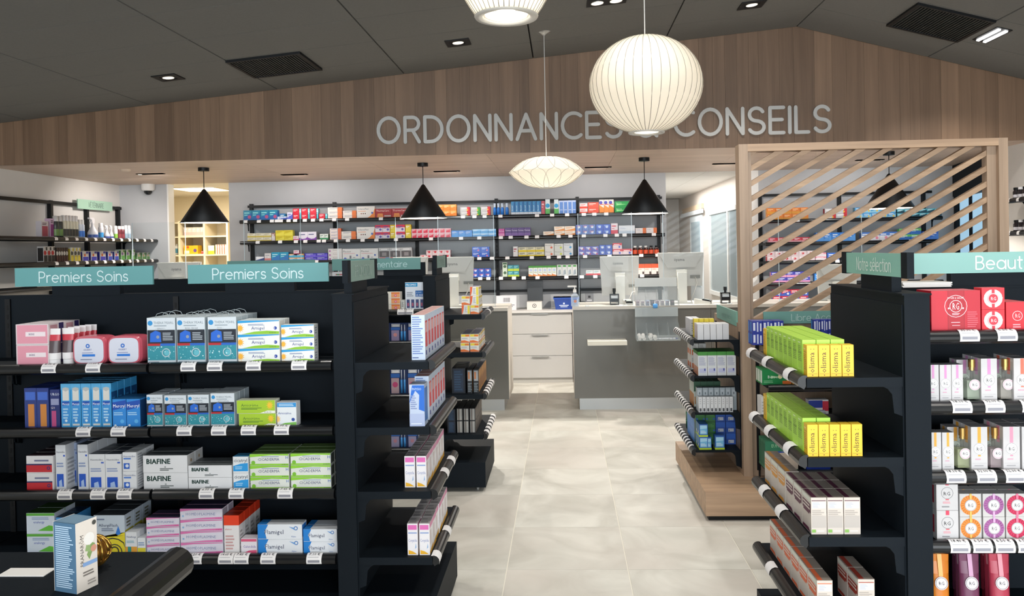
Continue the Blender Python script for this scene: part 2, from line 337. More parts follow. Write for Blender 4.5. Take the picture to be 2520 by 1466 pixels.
for xs in (XL, XR):
    for x0, x1 in zip(xs, xs[1:]):
        e = 1e-5; a, b = x0 + .006, x1 - .006
        for k in range(len(YL) - 1):
            y1, y0 = YL[k] - .003, YL[k + 1] + .003
            za, zb = (ceil_z(a), ceil_z(b))
            MB().add([(a, y0, za), (b, y0, zb), (b, y1, zb), (a, y1, za), (a, y0, za + .018), (b, y0, zb + .018), (b, y1, zb + .018), (a, y1, za + .018)],
                     [(0, 3, 2, 1), (4, 5, 6, 7), (0, 1, 5, 4), (2, 3, 7, 6), (0, 4, 7, 3), (1, 2, 6, 5)], CEIL).build('ceiling_board', ce)
# wood fascia made of upright boards, soffit behind it
FY, SZ, BY = 7.475, 2.495, 9.85
fa = MB().prism([(-7.6, SZ + .002), (5.6, SZ + .002), (5.6, ceil_z(5.6) + .01), (2.19, 3.6), (-7.6, ceil_z(-7.6) + .01)], FY + .0125, FY + .09, 'y', mat('#4a3a2e', .7)).build('wall_fascia', kind='structure')
x = -7.55
while x < 5.6:
    wd = random.choice((.09, .11, .13, .16, .19)); x1 = min(x + wd, 5.6); a, b = x + .0006, x1 - .0006
    MB().add([(a, FY, SZ), (b, FY, SZ), (b, FY, ceil_z(b) + .015), (a, FY, ceil_z(a) + .015), (a, FY + .011, SZ), (b, FY + .011, SZ), (b, FY + .011, ceil_z(b) + .015), (a, FY + .011, ceil_z(a) + .015)],
             [(0, 1, 2, 3), (4, 7, 6, 5), (0, 4, 5, 1), (1, 5, 6, 2), (0, 3, 7, 4), (3, 2, 6, 7)], W_FASCIA).build('cladding_board', fa)
    x = x1
so = MB().box(-7.6, 5.6, FY + .012, BY + .01, SZ + .02, SZ + .12, mat('#4a3a2e', .7)).build('trim_1', kind='structure')
so['label'] = 'oak soffit over the counters'
for x0, x1 in zip((-5.63, -4.4, -3.17, -1.94, -.71, .52, 1.75, 2.98, 4.21), (-4.4, -3.17, -1.94, -.71, .52, 1.75, 2.98, 4.21, 4.75)):
    MB().box(x0 + .001, x1 - .001, FY + .0125, BY, SZ, SZ + .018, W_SOFFIT).build('soffit_panel', so)
# walls
def wall(n, *b, m=WALLG): return MB().box(*b, m).build(n, kind='structure')
wall('wall_back', -4.19, 1.276, BY, BY + .12, 0, SZ)
wall('wall_back_left', -5.72, -4.97, BY, BY + .12, 0, SZ)
wall('wall_back_right', 2.31, 4.74, BY, BY + .12, 0, SZ)
wall('wall_left', -5.72, -5.6, -4.4, BY, 0, 3.2, m=WALLW)
wall('wall_right', 4.33, 4.45, -4.4, 7.95, 0, 3.2, m=WALLW)
wall('trim_2', -4.985, -4.965, BY - .005, BY + .14, 0, SZ, m=WHITE)
wall('trim_3', 2.3, 2.4, BY - .006, BY + .14, 0, SZ, m=WHITE)
# shop front behind the viewer: glazing between posts
wf = MB().box(-5.6, 4.33, -4.5, -4.4, 0, .5, WALLW).box(-5.6, 4.33, -4.5, -4.4, 2.95, 3.7, WALLW).build('wall_front', kind='structure')
for k in range(7): MB().box(-5.6 + k * 1.64, -5.5 + k * 1.64, -4.5, -4.4, .5, 2.95, mat('#3a3d40', .4)).build('window_post', wf)
wp = MB().box(-5.5, 4.33, -4.46, -4.452, .5, 2.95, GLASSW).build('window_3', kind='structure')
# oblique right wall with a black framed glass door
ow = thing('door_1', 'black framed glass door with bright daylight outside', 'door'); del ow['category']; ow['kind'] = 'structure'
ow.location = (4.335, 7.95, 0); ow.rotation_euler = (0, 0, math.atan2(9.87 - 7.95, 4.74 - 4.335))
LW = math.hypot(9.87 - 7.95, .405)
MB().box(0, .32, -.05, 0, 0, SZ, WALLW).box(1.92, LW, -.05, 0, 0, SZ, WALLW).build('side_wall', ow)
MB().box(.32, 1.92, -.1, .02, 2.12, SZ, BLACK).build('transom_panel', ow)
MB().box(.32, .37, -.04, .01, 0, 2.12, BLACK).box(1.86, 1.92, -.04, .01, 0, 2.12, BLACK).box(1.3, 1.33, -.03, .0, 0, 2.12, BLACK).box(.37, 1.86, -.04, .01, 0, .1, BLACK).build('door_frame', ow)
MB().box(.37, 1.3, -.02, -.016, .1, 2.12, GLASSW).build('pane', ow)
MB().box(1.33, 1.86, -.02, -.016, .1, 2.12, GLASSW).build('pane', ow)
# stock room behind the left opening
CREAM = mat('#e8dcc0', .55)
wall('wall_stockroom_back', -7.4, -3.6, 12.4, 12.5, 0, 2.62, m=CREAM); wall('wall_stockroom_left', -7.5, -7.4, 9.97, 12.5, 0, 2.62, m=CREAM); wall('wall_stockroom_right', -3.6, -3.5, 9.97, 12.5, 0, 2.62, m=CREAM)
wall('wall_stockroom_front', -7.4, -5.72, 9.9, 9.97, 0, 2.62, m=CREAM)
MB().box(-7.4, -3.6, 9.97, 12.4, 2.52, 2.62, mat('#e9e3d6', .8)).build('ceiling_stockroom', kind='structure')
t = thing('ceiling_light_panel', 'square white light panel in the stock room ceiling', 'light', loc=(-5.05, 10.95, 2.52))
MB().box(-.32, .32, -.32, .32, -.012, 0, mat('#f4efe2', .5)).build('frame', t)
MB().box(-.29, .29, -.29, .29, -.014, -.012, mat('#fff1d6', .5, emit=5.0)).build('diffuser', t)
lamp('AREA', 'panel_beam', (-5.05, 10.95, 2.5), 55, (1, .88, .7), (0, 0, 0), shape='SQUARE', size=.55)
# corridor behind the right opening
wall('wall_corridor_right', 2.31, 2.43, 9.99, 16, 0, 2.62, m=noisy('corridor_paint', '#cfc7bf', .03, 8, .7))
wall('wall_corridor_left', 1.15, 1.27, 9.97, 16, 0, 2.62, m=WALLW); wall('wall_corridor_end', 1.2, 2.4, 15.9, 16, 0, 2.62, m=WALLW)
cc = MB().box(1.2, 2.4, 9.97, 16, 2.52, 2.62, mat('#8d8d8a', .8)).build('ceiling_corridor', kind='structure')
for k in range(9):
    for q in range(2): MB().box(1.275 + q * .52, 1.79 + q * .52, 9.98 + k * .6, 10.572 + k * .6, 2.505, 2.519, mat('#d9d8d4', .8)).build('ceiling_tile', cc)
lamp('AREA', 'corridor_beam', (1.8, 12.2, 2.49), 60, (1, .96, .92), (0, 0, 0), shape='RECTANGLE', size=.5, size_y=3)
dw = thing('door_2', 'white corridor door with glass panel and sliding rail', 'door'); del dw['category']; dw['kind'] = 'structure'
MB().box(2.27, 2.31, 13.1, 15.2, 2.2, 2.28, mat('#c9b49a', .5)).box(2.25, 2.28, 13.0, 15.3, 2.12, 2.19, mat('#d8dadc', .4)).build('rail_cover', dw)
MB().box(2.285, 2.308, 13.2, 14.4, .02, 2.1, mat('#dfe6ea', .4)).build('leaf', dw); MB().box(2.28, 2.285, 13.35, 14.25, .9, 2.0, mat('#a9bcc6', .12)).build('pane', dw)
wn = thing('window_1', 'white framed internal window in corridor wall', 'window'); del wn['category']; wn['kind'] = 'structure'
MB().box(2.275, 2.309, 10.6, 12.55, 2.06, 2.12, WHITE).box(2.275, 2.309, 10.6, 12.55, .84, .9, WHITE).box(2.275, 2.309, 12.49, 12.55, .9, 2.06, WHITE).box(2.275, 2.309, 11.1, 11.16, .9, 2.06, WHITE).build('window_frame', wn)
MB().box(2.292, 2.3, 10.6, 11.1, .9, 2.06, mat('#8f9ba0', .08)).build('pane', wn); MB().box(2.292, 2.3, 11.16, 12.49, .9, 2.06, mat('#a5b2b6', .08)).build('pane', wn)
pm = MB(); pm.box(1.28, 1.62, 15.88, 15.9, 1.45, 2.1, mat('#d9dbe4', .4)); Face(pm, (1.28, 15.88, 1.45), (.34, 0, 0), (0, 0, .65), (0, -1, 0)).do([('r', .1, .6, .9, .95, '#b33a3a'), ('r', .3, .65, .8, .85, '#e8dcd8'), ('r', .1, .1, .9, .4, '#8fa7d0'), ('c', .5, .25, .1, '#e7e3f0')])
pm.build('poster', label='red and blue poster on the end wall of the corridor', cat='poster')
# ================================================================== ceiling fixtures
def slope_frame(x):      # orthonormal frame under the ceiling at x: along (x), down normal
    s = .0906 if x < 2.19 else -.267; n = Vector((s, 0, -1)).normalized(); a = Vector((1, 0, s)).normalized(); return a, n
def ceil_tf(x, y):
    a, n = slope_frame(x); o = Vector((x, y, ceil_z(x)))
    return lambda p: tuple(o + a * p[0] + Vector((0, p[1], 0)) + n * p[2])
LEDW = mat('#fff4e2', .5, emit=1.3)
DOWN_LBL = {(-3.296, 6.582): 'square black recessed downlight beside a vent, near the left end of fascia', (-.839, 6.6): 'square black recessed downlight between the vent and the lettering pendant canopy', (1.566, 6.548): 'square black recessed downlight close to the ceiling ridge'}
for (x, y) in SPOTS:
    t = thing('downlight', DOWN_LBL.get((x, y), 'square black recessed downlight further into the shop'), 'downlight', 'square ceiling downlights')
    tf = ceil_tf(x, y)
    m = MB(tf)
    for a, b, c, d in ((-.1, .1, -.1, -.055), (-.1, .1, .055, .1), (-.1, -.055, -.055, .055), (.055, .1, -.055, .055)): m.box(a, b, c, d, 0, .008, BLK2)
    m.box(-.055, .055, -.055, .055, 0, .002, BLK2); m.build('frame', t)
    m = MB(tf); n = 18; m.add([(.046 * cos(2 * pi * i / n), .046 * sin(2 * pi * i / n), .006) for i in range(n)], [tuple(range(n))], LEDW)
    m.lathe([(.05, .002), (.05, .008), (.046, .006)], (0, 0, 0), STEEL, 18); m.build('lens', t)
t = thing('downlight', 'double black recessed downlight with two round lenses', 'downlight', 'square ceiling downlights'); tf = ceil_tf(.36, 5.98)
MB(tf).box(-.15, .15, -.085, .085, 0, .005, BLK2).build('frame', t)
for q in (-.07, .07):
    m = MB(tf); m.add([(q + .046 * cos(2 * pi * i / 18), .046 * sin(2 * pi * i / 18), .008) for i in range(18)], [tuple(range(18))], LEDW); m.lathe([(.05, .005), (.05, .01), (.046, .008)], (q, 0, 0), STEEL, 18); m.build('lens', t)
t = thing('strip_light', 'narrow bright twin strip light on the right ceiling slope', 'light'); tf = ceil_tf(3.49, 6.6)
MB(tf).box(-.06, .06, -.19, .19, 0, .006, BLK2).build('frame', t)
for q in (-.028, .028): MB(tf).box(q - .011, q + .011, -.165, .165, .006, .016, mat('#ffffff', .5, emit=5)).build('tube', t)
for nm, x, y in (('left', -2.378, 6.595), ('right', 3.07, 6.595)):
    t = thing('air_vent', 'dark square louvred vent on the %s ceiling slope' % nm, 'vent', 'ceiling vents'); tf = ceil_tf(x, y)
    MB(tf).box(-.29, .29, -.285, .285, 0, .003, mat('#060606', .8)).build('backing', t)
    MB(tf).box(-.305, .305, -.3, -.275, 0, .02, BLK2).box(-.305, .305, .275, .3, 0, .02, BLK2).box(-.305, -.28, -.275, .275, 0, .02, BLK2).box(.28, .305, -.275, .275, 0, .02, BLK2).build('frame', t)
    sl = MB().box(-.004, .004, -.275, .275, 0, .014, mat('#2e302f', .6)).mesh('slat'); a, n = slope_frame(x)
    for k in range(24):
        p = tf((-.27 + k * .0235, 0, .003)); o = obj('slat', sl, t, loc=p); o.rotation_euler = (0, math.atan2(-n.x, -n.z) + pi, 0)
# ---------------------------------------------------------------- white bubble pendants
SHADE = translucent('lamp_skin', '#f2ece0', .6)
RIBM = mat('#8f877a', .7)
def canopy(t, x, y, z0, z1, mt=STEEL, r=.06):
    z1 += .004
    m = MB(); m.lathe([(.0, -.03), (.012, -.03), (.02, -.022), (r, -.004), (r, 0.004)], (x, y, z1), mt, 18); m.build('canopy', t)
    MB().tube([(x, y, z0), (x, y, z1 - .025)], .0035, mat('#e8e6e2', .5), 6).build('cord', t)
def bubble(name, label, c, prof, ribs, r_open, power, cross=False, ring=True):
    x, y, z = c; t = thing(name, label, 'pendant lamp', 'white pendant lamps')
    canopy(t, x, y, z + prof[-1][1], ceil_z(x))
    sh = MB().lathe(prof, c, SHADE, 48).build('shade', t)
    rb = MB()
    for i in range(ribs):
        a = 2 * pi * i / ribs
        if cross:
            for sg in (1, -1):
                pts = [(x + (r + .0012) * cos(a + sg * tw), y + (r + .0012) * sin(a + sg * tw), z + zz) for (r, zz), tw in zip(prof, [.75 * k / (len(prof) - 1) for k in range(len(prof))])]
                rb.tube(pts, .0014, RIBM, 4)
        else:
            rb.tube([(x + (r + .001) * cos(a), y + (r + .001) * sin(a), z + zz) for r, zz in prof], .0016, RIBM, 4)
    rb.build('ribs', sh)
    MB().lathe([(r_open - .004, .004), (r_open, -.006), (r_open * 1.28, -.008), (r_open * 1.32, .0)], (x, y, z + prof[0][1]), mat('#d9d6cf', .35, .4), 32).build('bottom_ring', t)
    lamp('POINT', 'bulb_light', (x, y, z + .02), power, (1, .94, .85), shadow_soft_size=.05)
    return t
def sph(rx, rz, a0, a1, n=22, e=1.0): return [(rx * cos(a) ** e, rz * sin(a)) for a in [a0 + (a1 - a0) * i / n for i in range(n + 1)]]
bx_, bz_ = at_y(1589, 209, 4.9)
bubble('globe_pendant', 'large white ribbed globe pendant lamp hanging before the lettering', (bx_, 4.9, bz_), sph(.343, .297, radians(-76), radians(80)), 40, .085, 1.9)
sx_, sz_ = at_y(1345, 424, 6.62)
bubble('saucer_pendant', 'white saucer pendant lamp with criss-cross ribs', (sx_, 6.62, sz_), [(.313 * r, -.128 * (1 - r ** 2.8)) for r in (.2, .35, .5, .65, .78, .88, .95, .985, 1)] + [(.313 * r, .128 * (1 - r ** 2.8)) for r in (.985, .95, .88, .78, .65, .5, .35, .2, .05)], 14, .05, 1.3, True)
px_, pz_ = at_y(1246, 40, 3.6)
bubble('bell_pendant', 'white ribbed pendant lamp with wide open bottom, hanging highest', (px_, 3.6, pz_), [(.135, 0), (.165, .045), (.21, .12), (.25, .2), (.275, .28), (.28, .34), (.26, .41), (.2, .47), (.1, .51), (.03, .52)], 40, .11, 2.0)
MB().lathe([(0, 0), (.095, 0), (.1, .012)], (px_, 3.6, pz_ + .003), mat('#fff3dc', .5, emit=4), 28).build('diffuser', bpy.data.objects['bell_pendant'])
MB().lathe([(0, 0), (.075, 0)], (bx_, 4.9, bz_ - .288), mat('#fff3dc', .5, emit=1.6), 24).build('diffuser', bpy.data.objects['globe_pendant'])
# black cone pendants over the counter
CONE_L = ['black cone pendant lamp before the stock room opening', 'black cone pendant lamp between the stock room opening and saucer lamp', 'black cone pendant lamp beside the corridor opening', 'black cone pendant lamp seen through the slatted screen']
for (cx, cy), lb in zip(((-3.706, 8.1), (-1.426, 8.147), (.842, 8.155), (3.28, 8.141)), CONE_L):
    t = thing('cone_pendant', lb, 'pendant lamp', 'black cone pendants')
    MB().cyl((cx, cy, SZ - .035), .055, .035, BLK2, 20).build('canopy', t)
    MB().tube([(cx, cy, 2.25), (cx, cy, SZ - .03)], .004, BLK2, 6).build('cord', t)
    m = MB(); m.lathe([(.238, 0), (.24, .002), (.016, .345), (.004, .352)], (cx, cy, 1.925), BLK2, 40); m.build('shade', t)
    m = MB(); m.lathe([(.236, .003), (.02, .33), (.0, .33)], (cx, cy, 1.925), mat('#f3ede0', .6), 40); m.build('lining', t)
    m = MB(); m.lathe([(0, -.03), (.02, -.022), (.03, 0), (.02, .025), (0, .04)], (cx, cy, 2.09), mat('#fff0d8', .5, emit=6), 14); m.build('bulb', t)
    lamp('SPOT', 'cone_beam', (cx, cy, 2.0), 118, (1, .94, .86), spot_size=radians(165), spot_blend=.5, shadow_soft_size=.03)
# soffit slot fittings, dome camera, detector
SL_L = ['before the stock room', 'between the first two cone lamps', 'behind the second cone lamp', 'behind the third cone lamp', 'before the corridor', 'behind the slatted screen']
for (x, y), lb in zip(SLOTS, SL_L):
    t = thing('slot_spotlight', 'slim black recessed slot fitting in the oak soffit ' + lb, 'light', 'soffit slot fittings', loc=(x, y, SZ))
    MB().box(-.15, .15, -.034, .034, -.006, 0, mat('#040404', .9, spec=0)).build('frame', t); MB().box(-.14, .14, -.026, .026, -.008, -.006, mat('#010101', .9, spec=0)).build('slot', t)
    MB().cyl((.125 if x > -4 else -.12, 0, -.01), .012 if x > -4 else .022, .002, LEDW if x < -4 else mat('#a8a29a', .4), 12).build('lens', t)
dx, dy = at_z(364, 453, SZ)
t = thing('dome_camera', 'white dome security camera under the oak soffit', 'camera', loc=(dx, dy, SZ))
MB().lathe([(.0, -.085), (.055, -.085), (.078, -.07), (.08, 0)], (0, 0, 0), mat('#dedcda', .4), 24).build('housing', t)
MB().lathe([(0, -.135), (.025, -.13), (.045, -.11), (.05, -.085)], (0, 0, 0), BLKG, 20).build('dome', t)
obj('smoke_detector', MB().lathe([(0, -.02), (.045, -.02), (.055, 0)], (0, 0, 0), mat('#c9b6a4', .5), 18).mesh('smoke_detector'), label='flat round cover in the oak soffit beside the slot fitting', cat='detector', loc=(*at_z(308, 417, SZ), SZ))
# lettering on the fascia
LT = mat('#b5b4b1', .5)
t = thing('wall_lettering', 'raised pale grey capital lettering across the wood fascia', 'sign')
S_ = 'ORDONNANCES & CONSEILS'; hL = .232; gap = .235; wr = stroke_w(S_, gap); x0, x1 = -1.735, 2.49; kx = (x1 - x0 - .03) / (wr * hL); x = x0 + .015
for c in S_:
    if c != ' ':
        m = MB(); stroke_glyph(m, c, lambda a, b, d, x=x: (x + a * hL, FY - .002 - d, 2.618 + b * hL), .14, LT, .022, kx); m.build('letter', t)
    x += (GL[c][0] + gap) * hL * kx
# ================================================================== shelving helpers
PRICES = {}
def tag_mesh(price, wd=.062, mini=False):
    k = (price, wd)
    if k in PRICES: return PRICES[k]
    # local: l along x, outward -y, arc of the rail; origin at rail centre
    m = MB(); r = .0245; n = 5; vs = []
    for i in range(n + 1):
        a = radians(112 - i * 142 / n)
        for q in (-wd / 2, wd / 2): vs.append((q, -r * sin(a) if False else -r * cos(radians(90) - a + 0), r * cos(a)))
    vs = []
    for i in range(n + 1):
        a = radians(-22 + 142 * i / n)      # angle from straight up, towards the front
        for q in (-wd / 2, wd / 2): vs.append((q, -r * sin(a), r * cos(a)))
    m.add(vs, [(2 * i, 2 * i + 1, 2 * i + 3, 2 * i + 2) for i in range(n)], TAG, True)
    if price:
        tv, tf_, w_, ch = tgeo(price); rr = r + .0006
        def W(s, t):       # s along, t in 0..1 downwards over the arc
            a = radians(-22 + 142 * t); return (s, -rr * sin(a), rr * cos(a))
        kx = wd * .72 / w_
        m.add([W(-wd * .36 + x * kx, .40 - y * .30) for x, y in tv], tf_, INK)
        for t0, t1, e in ((.53, .55, .30), (.72, .88, .38)):
            m.add([W(-wd * .4, t0), W(wd * e, t0), W(wd * e, t1), W(-wd * .4, t1)], [(3, 2, 1, 0)], mat('#8d8d96', .6))
    PRICES[k] = m.mesh('price_tag'); return PRICES[k]
RAILM = mat('#0e1013', .3)
def shelf(parent, ox, oy, z, rz, length, depth, tags=(), mt=BLACK, th=.03, brackets=True, rail=True, tagw=.062, name='shelf'):
    """shelf part: local x along, back edge at y=0, front at y=-depth, top at z"""
    s = MB().box(0, length, -depth, 0, -th, 0, mt); s = s.build(name, parent, loc=(ox, oy, z), rz=rz)
    if rail:
        m = MB(); r = .0225; n = 7; pf = [(-r * sin(radians(-25 + 150 * i / n)), r * cos(radians(-25 + 150 * i / n))) for i in range(n + 1)] + [(-.012, -r * .7), (-.002, -r), (0.004, -.012), (.004, .012)]
        m.prism([(p[0] - depth - .006, p[1] - .014) for p in pf], .004, length - .004, 'x', RAILM); m.build('price_rail', s)
    if brackets:
        b = MB().prism([(0, -th), (-.06, -th), (-.045, -th - .008), (-.032, -th - .025), (-.026, -th - .085), (0, -th - .095)], 0, .004, 'x', mt).mesh('bracket')
        obj('bracket', b, s, loc=(.004, 0, 0)); obj('bracket', b, s, loc=(length - .008, 0, 0))
    for l, p in tags: obj('price_tag', tag_mesh(p, tagw), s, loc=(l, -depth - .006, -.014))
    return s
SIGN_T = mat('#5f9a9b', .45); SIGN_M = mat('#7db3a4', .45); SIGN_L = mat('#84b6a9', .5); SIGNTXT = mat('#cfe3e4', .5)
def header(parent, x0, x1, y, z0, z1, text, th=.5, bg=SIGN_T, fg=SIGNTXT, wd=.105, off=0, facing='-y', caps=(False, False), gap=.2, sx=1.0, blk=None, ztop=1.42):
    """sign board on a black block; x0..x1 runs along x (or y when facing +-x)"""
    def P3(a, b, d):
        return {'-y': (x0 + a, y - d, z0 + b), '+x': (y + d, x0 + a, z0 + b), '-x': (y - d, x1 - a, z0 + b)}[facing]
    L = x1 - x0; hh = z1 - z0
    def bx(m, a0, a1, d0, d1, b0, b1, mt):
        p, q = P3(a0, b0, d0), P3(a1, b1, d1); m.box(min(p[0], q[0]), max(p[0], q[0]), min(p[1], q[1]), max(p[1], q[1]), p[2], q[2], mt)
    m = MB(); bx(m, 0, L, -.012, 0, 0, hh, bg)
    tw = stroke_w(text, gap) if text else 0
    h = th * hh; ww = tw * h * sx
    if text: stroke_text(m, text, lambda a, b, d: P3((L - ww) / 2 + off + a, (hh - h) * .48 + b, .0008 + d), h, wd, fg, gap * sx if False else gap, sx)
    s = m.build('sign_board', parent)
    for k, a in ((0, -.045), (1, L)):
        if caps[k]: m = MB(); bx(m, a, a + .045, -.02, .002, -.003, hh + .003, BLACK); m.build('end_cap', s)
    if blk:
        m = MB(); bx(m, blk[0] - x0, blk[1] - x0, -.045, -.013, ztop - z0, hh * .6, BLACK); m.build('sign_block', parent)
# ================================================================== gondolas
def endcap(t, xp, sd, y0, y1, zs, h=1.42, depth=.295, tags=None, base=True, bz=.195):
    MB().box(xp - .083 * sd, xp - .004 * sd, y0, y1, 0, h, BLACK).build('end_body', t)
    MB().box(xp - .004 * sd, xp, y0 + .012, y1 - .004, .03, h - .03, BLK2 if False else BLACK).build('end_panel', t)
    MB().box(xp - .088 * sd, xp + .004 * sd, y0 - .003, y1 + .003, h, h + .006, BLACK).build('top_cap', t)
    for i, z in enumerate(zs):
        tg = (tags or {}).get(i, ())
        if sd > 0: shelf(t, xp, y0 + .01, z, pi / 2, y1 - y0 - .02, depth, [(q - y0, p) for q, p in tg])
        else: shelf(t, xp, y1 - .01, z, -pi / 2, y1 - y0 - .02, depth, [(y1 - q, p) for q, p in tg])
    if base:
        MB().box(xp, xp + (depth + .01) * sd, y0, y1, .03, bz, BLACK).build('base_box', t)
        for yy in (y0 + .06, y1 - .06): MB().cyl((xp + (depth - .05) * sd, yy, 0), .012, .032, STEEL, 10).build('foot', t)
ZL = (1.148, .887, .63, .365)
TG = [[(122, '8.75 €'), (231, '11.60 €'), (377, '17.15 €'), (465, '18.90 €'), (530, '17.15 €'), (625, '10.10 €'), (737, '4.80 €')],
      [(207, '5.30 €'), (293, '4.90 €'), (365, '6.20 €'), (455, '7.90 €'), (540, '10.95 €'), (613, '8.90 €'), (694, '8.90 €')],
      [(162, '5.85 €'), (243, '6.95 €'), (308, '6.87 €'), (390, '8.95 €'), (510, '6.55 €'), (583, '7.65 €'), (703, '7.45 €')],
      [(480, '7.20 €'), (557, '14.65 €'), (595, '7.85 €'), (661, '8.30 €'), (774, '7.10 €')]]
TV = (905, 1060, 1225, 1378)
gl = thing('shelf_gondola', 'black metal shelf gondola with teal first aid headers and shelves of gels and creams', 'shelving', 'black gondolas')
MB().box(-3.9, -.925, 3.46, 3.5, 0, 1.42, BLACK).build('back_panel', gl)
MB().box(-3.9, -.925, 3.455, 3.505, 1.42, 1.426, BLACK).build('top_cap', gl)
for ux in (-1.72, -2.49, -3.26):
    m = MB().box(ux - .012, ux + .012, 3.452, 3.46, .1, 1.41, BLK2)
    for k in range(30): m.box(ux - .004, ux + .004, 3.4512, 3.452, .2 + k * .04, .222 + k * .04, mat('#000000', .8))
    m.build('slotted_upright', gl)
for z, tg, tv in zip(ZL, TG, TV):
    for a, b in ((-.935, -1.69), (-1.694, -2.45), (-2.454, -3.21)):
        ts = [(at_y(u, tv, 3.155)[0] - b, p) for u, p in tg]; ts = [q for q in ts if .03 < q[0] < a - b - .03]
        shelf(gl, b, 3.46, z, 0, a - b, .285, ts)
MB().box(-3.6, -.935, 3.18, 3.46, .03, .19, BLACK).box(-3.6, -.935, 3.2, 3.46, 0, .03, BLK2).build('base_box', gl)
endcap(gl, -.84, 1, 3.135, 3.78, ZL, tags={0: [], 2: [(3.42, ''), (3.62, '')], 3: [(3.45, ''), (3.16, '')]})
header(gl, -1.656, -1.028, 3.44, 1.465, 1.548, 'Premiers Soins', .56, blk=(-1.495, -1.185))
header(gl, -2.443, -1.815, 3.44, 1.465, 1.548, 'Premiers Soins', .56, blk=(-2.282, -1.972))
header(gl, 3.105, 3.51, -.84, 1.473, 1.556, 'PROMOTION', .5, bg=mat('#7f9a90', .5), fg=mat('#a9c0b8', .5), facing='+x', caps=(True, True), gap=.16, wd=.1, blk=(3.17, 3.42), sx=.9)
# farther left gondola
ZF = (1.165, .915, .64, .375)
gf = thing('shelf_gondola', 'farther black gondola with muted green header, beside the left counter', 'shelving', 'black gondolas')
MB().box(-3.2, -.925, 5.5, 5.54, 0, 1.42, BLACK).build('back_panel', gf); MB().box(-3.2, -.925, 5.495, 5.545, 1.42, 1.426, BLACK).build('top_cap', gf)
for k, z in enumerate((1.2, .992, .64, .285)):
    for a, b in ((-.935, -1.69), (-1.694, -2.45)): shelf(gf, b, 5.5, z, 0, a - b, .285, [(at_y(u, 765, 5.2)[0] - b, p) for u, p in ((990, '8.75 €'), (1052 - 45, '8.75 €'))] if (k == 0 and a > -1) else ())
MB().box(-3.1, -.935, 5.22, 5.5, .03, .19, BLACK).build('base_box', gf)
endcap(gf, -.84, 1, 5.19, 5.84, ZF, tags={0: [(5.55, '')], 1: [], 2: [(5.3 + .1 * k, '') for k in range(5)], 3: [(5.28 + .1 * k, '') for k in range(6)]})
header(gf, -1.607, -.988, 5.47, 1.464, 1.545, 'mentaire', .52, bg=mat('#5d8b86', .5), fg=mat('#a9c8c8', .5), off=.105, blk=(-1.25, -.96))
header(gf, -2.35, -1.73, 5.47, 1.464, 1.545, '', .52, bg=mat('#5d8b86', .5), blk=(-2.2, -1.9))
header(gf, 5.26, 5.66, -.84, 1.473, 1.556, 'PROMOTION', .45, bg=mat('#6f8c83', .5), fg=mat('#93aca3', .5), facing='+x', caps=(True, True), gap=.16, wd=.1, blk=(5.33, 5.57), sx=.9)
# right gondola
ZR = (1.16, .905, .65, .385); ZB = (1.292, 1.062, .836, .61, .335)
gr = thing('shelf_gondola', 'black gondola with pale mint headers, carrying boxed perfumes and soaps', 'shelving', 'black gondolas')
MB().box(1.155, 3.4, 2.93, 2.97, 0, 1.42, BLACK).build('back_panel', gr); MB().box(1.155, 3.4, 2.925, 2.975, 1.42, 1.426, BLACK).build('top_cap', gr)
TB = [[(2378, '35.90 €'), (2470, '6.50 €')], [(2360, '18.10 €'), (2440, '52.00 €'), (2530, '52.00 €')], [(2345, '18.10 €'), (2420, '52.00 €'), (2490, '52.00 €')], [(2355, '18.40 €'), (2410, '6.50 €'), (2465, '6.50 €'), (2520, '6.50 €')], []]
for z, tg in zip(ZB, TB):
    for a, b in ((1.165, 1.925), (1.93, 2.69)):
        ts = [(at_y(u, 830 + (1.292 - z) * 745, 2.635)[0] - a, p) for u, p in tg]; shelf(gr, a, 2.93, z, 0, b - a, .29, [q for q in ts if .03 < q[0] < b - a - .03])
MB().box(1.165, 3.2, 2.63, 2.93, .03, .19, BLACK).build('base_box', gr)
def rail_y(z, us): return [(at_z(u, v, z)[1], '') for u, v in us]
endcap(gr, 1.07, -1, 2.563, 3.25, ZR, depth=.3, tags={0: rail_y(1.15, ((1867, 868), (1910, 890), (1968, 920))), 1: rail_y(.895, ((1870, 1026), (1912, 1060), (1965, 1103))), 2: rail_y(.64, ((1897, 1208), (1942, 1258))), 3: rail_y(.375, ((1917, 1398),))})
header(gr, 2.57, 3.06, 1.07, 1.477, 1.553, 'Notre sélection', .6, bg=SIGN_L, fg=mat('#e6eeea', .5), facing='-x', caps=(True, True), gap=.14, wd=.08, blk=(2.68, 2.95), sx=.72)
header(gr, 1.253, 1.9, 2.92, 1.473, 1.547, 'Beauté', .62, bg=mat('#84b3ab', .5), fg=mat('#f0f4f2', .5), blk=(1.395, 1.75))
# nearest gondola end in the left foreground
gn = thing('shelf_gondola', 'black gondola end in the foreground under the boxed oil and gold ball', 'shelving', 'black gondolas')
endcap(gn, -.84, 1, .435, 1.085, (1.18, .9, .63), tags={0: []})
MB().box(-2.6, -.923, .74, .78, 0, 1.42, BLACK).build('back_panel', gn)
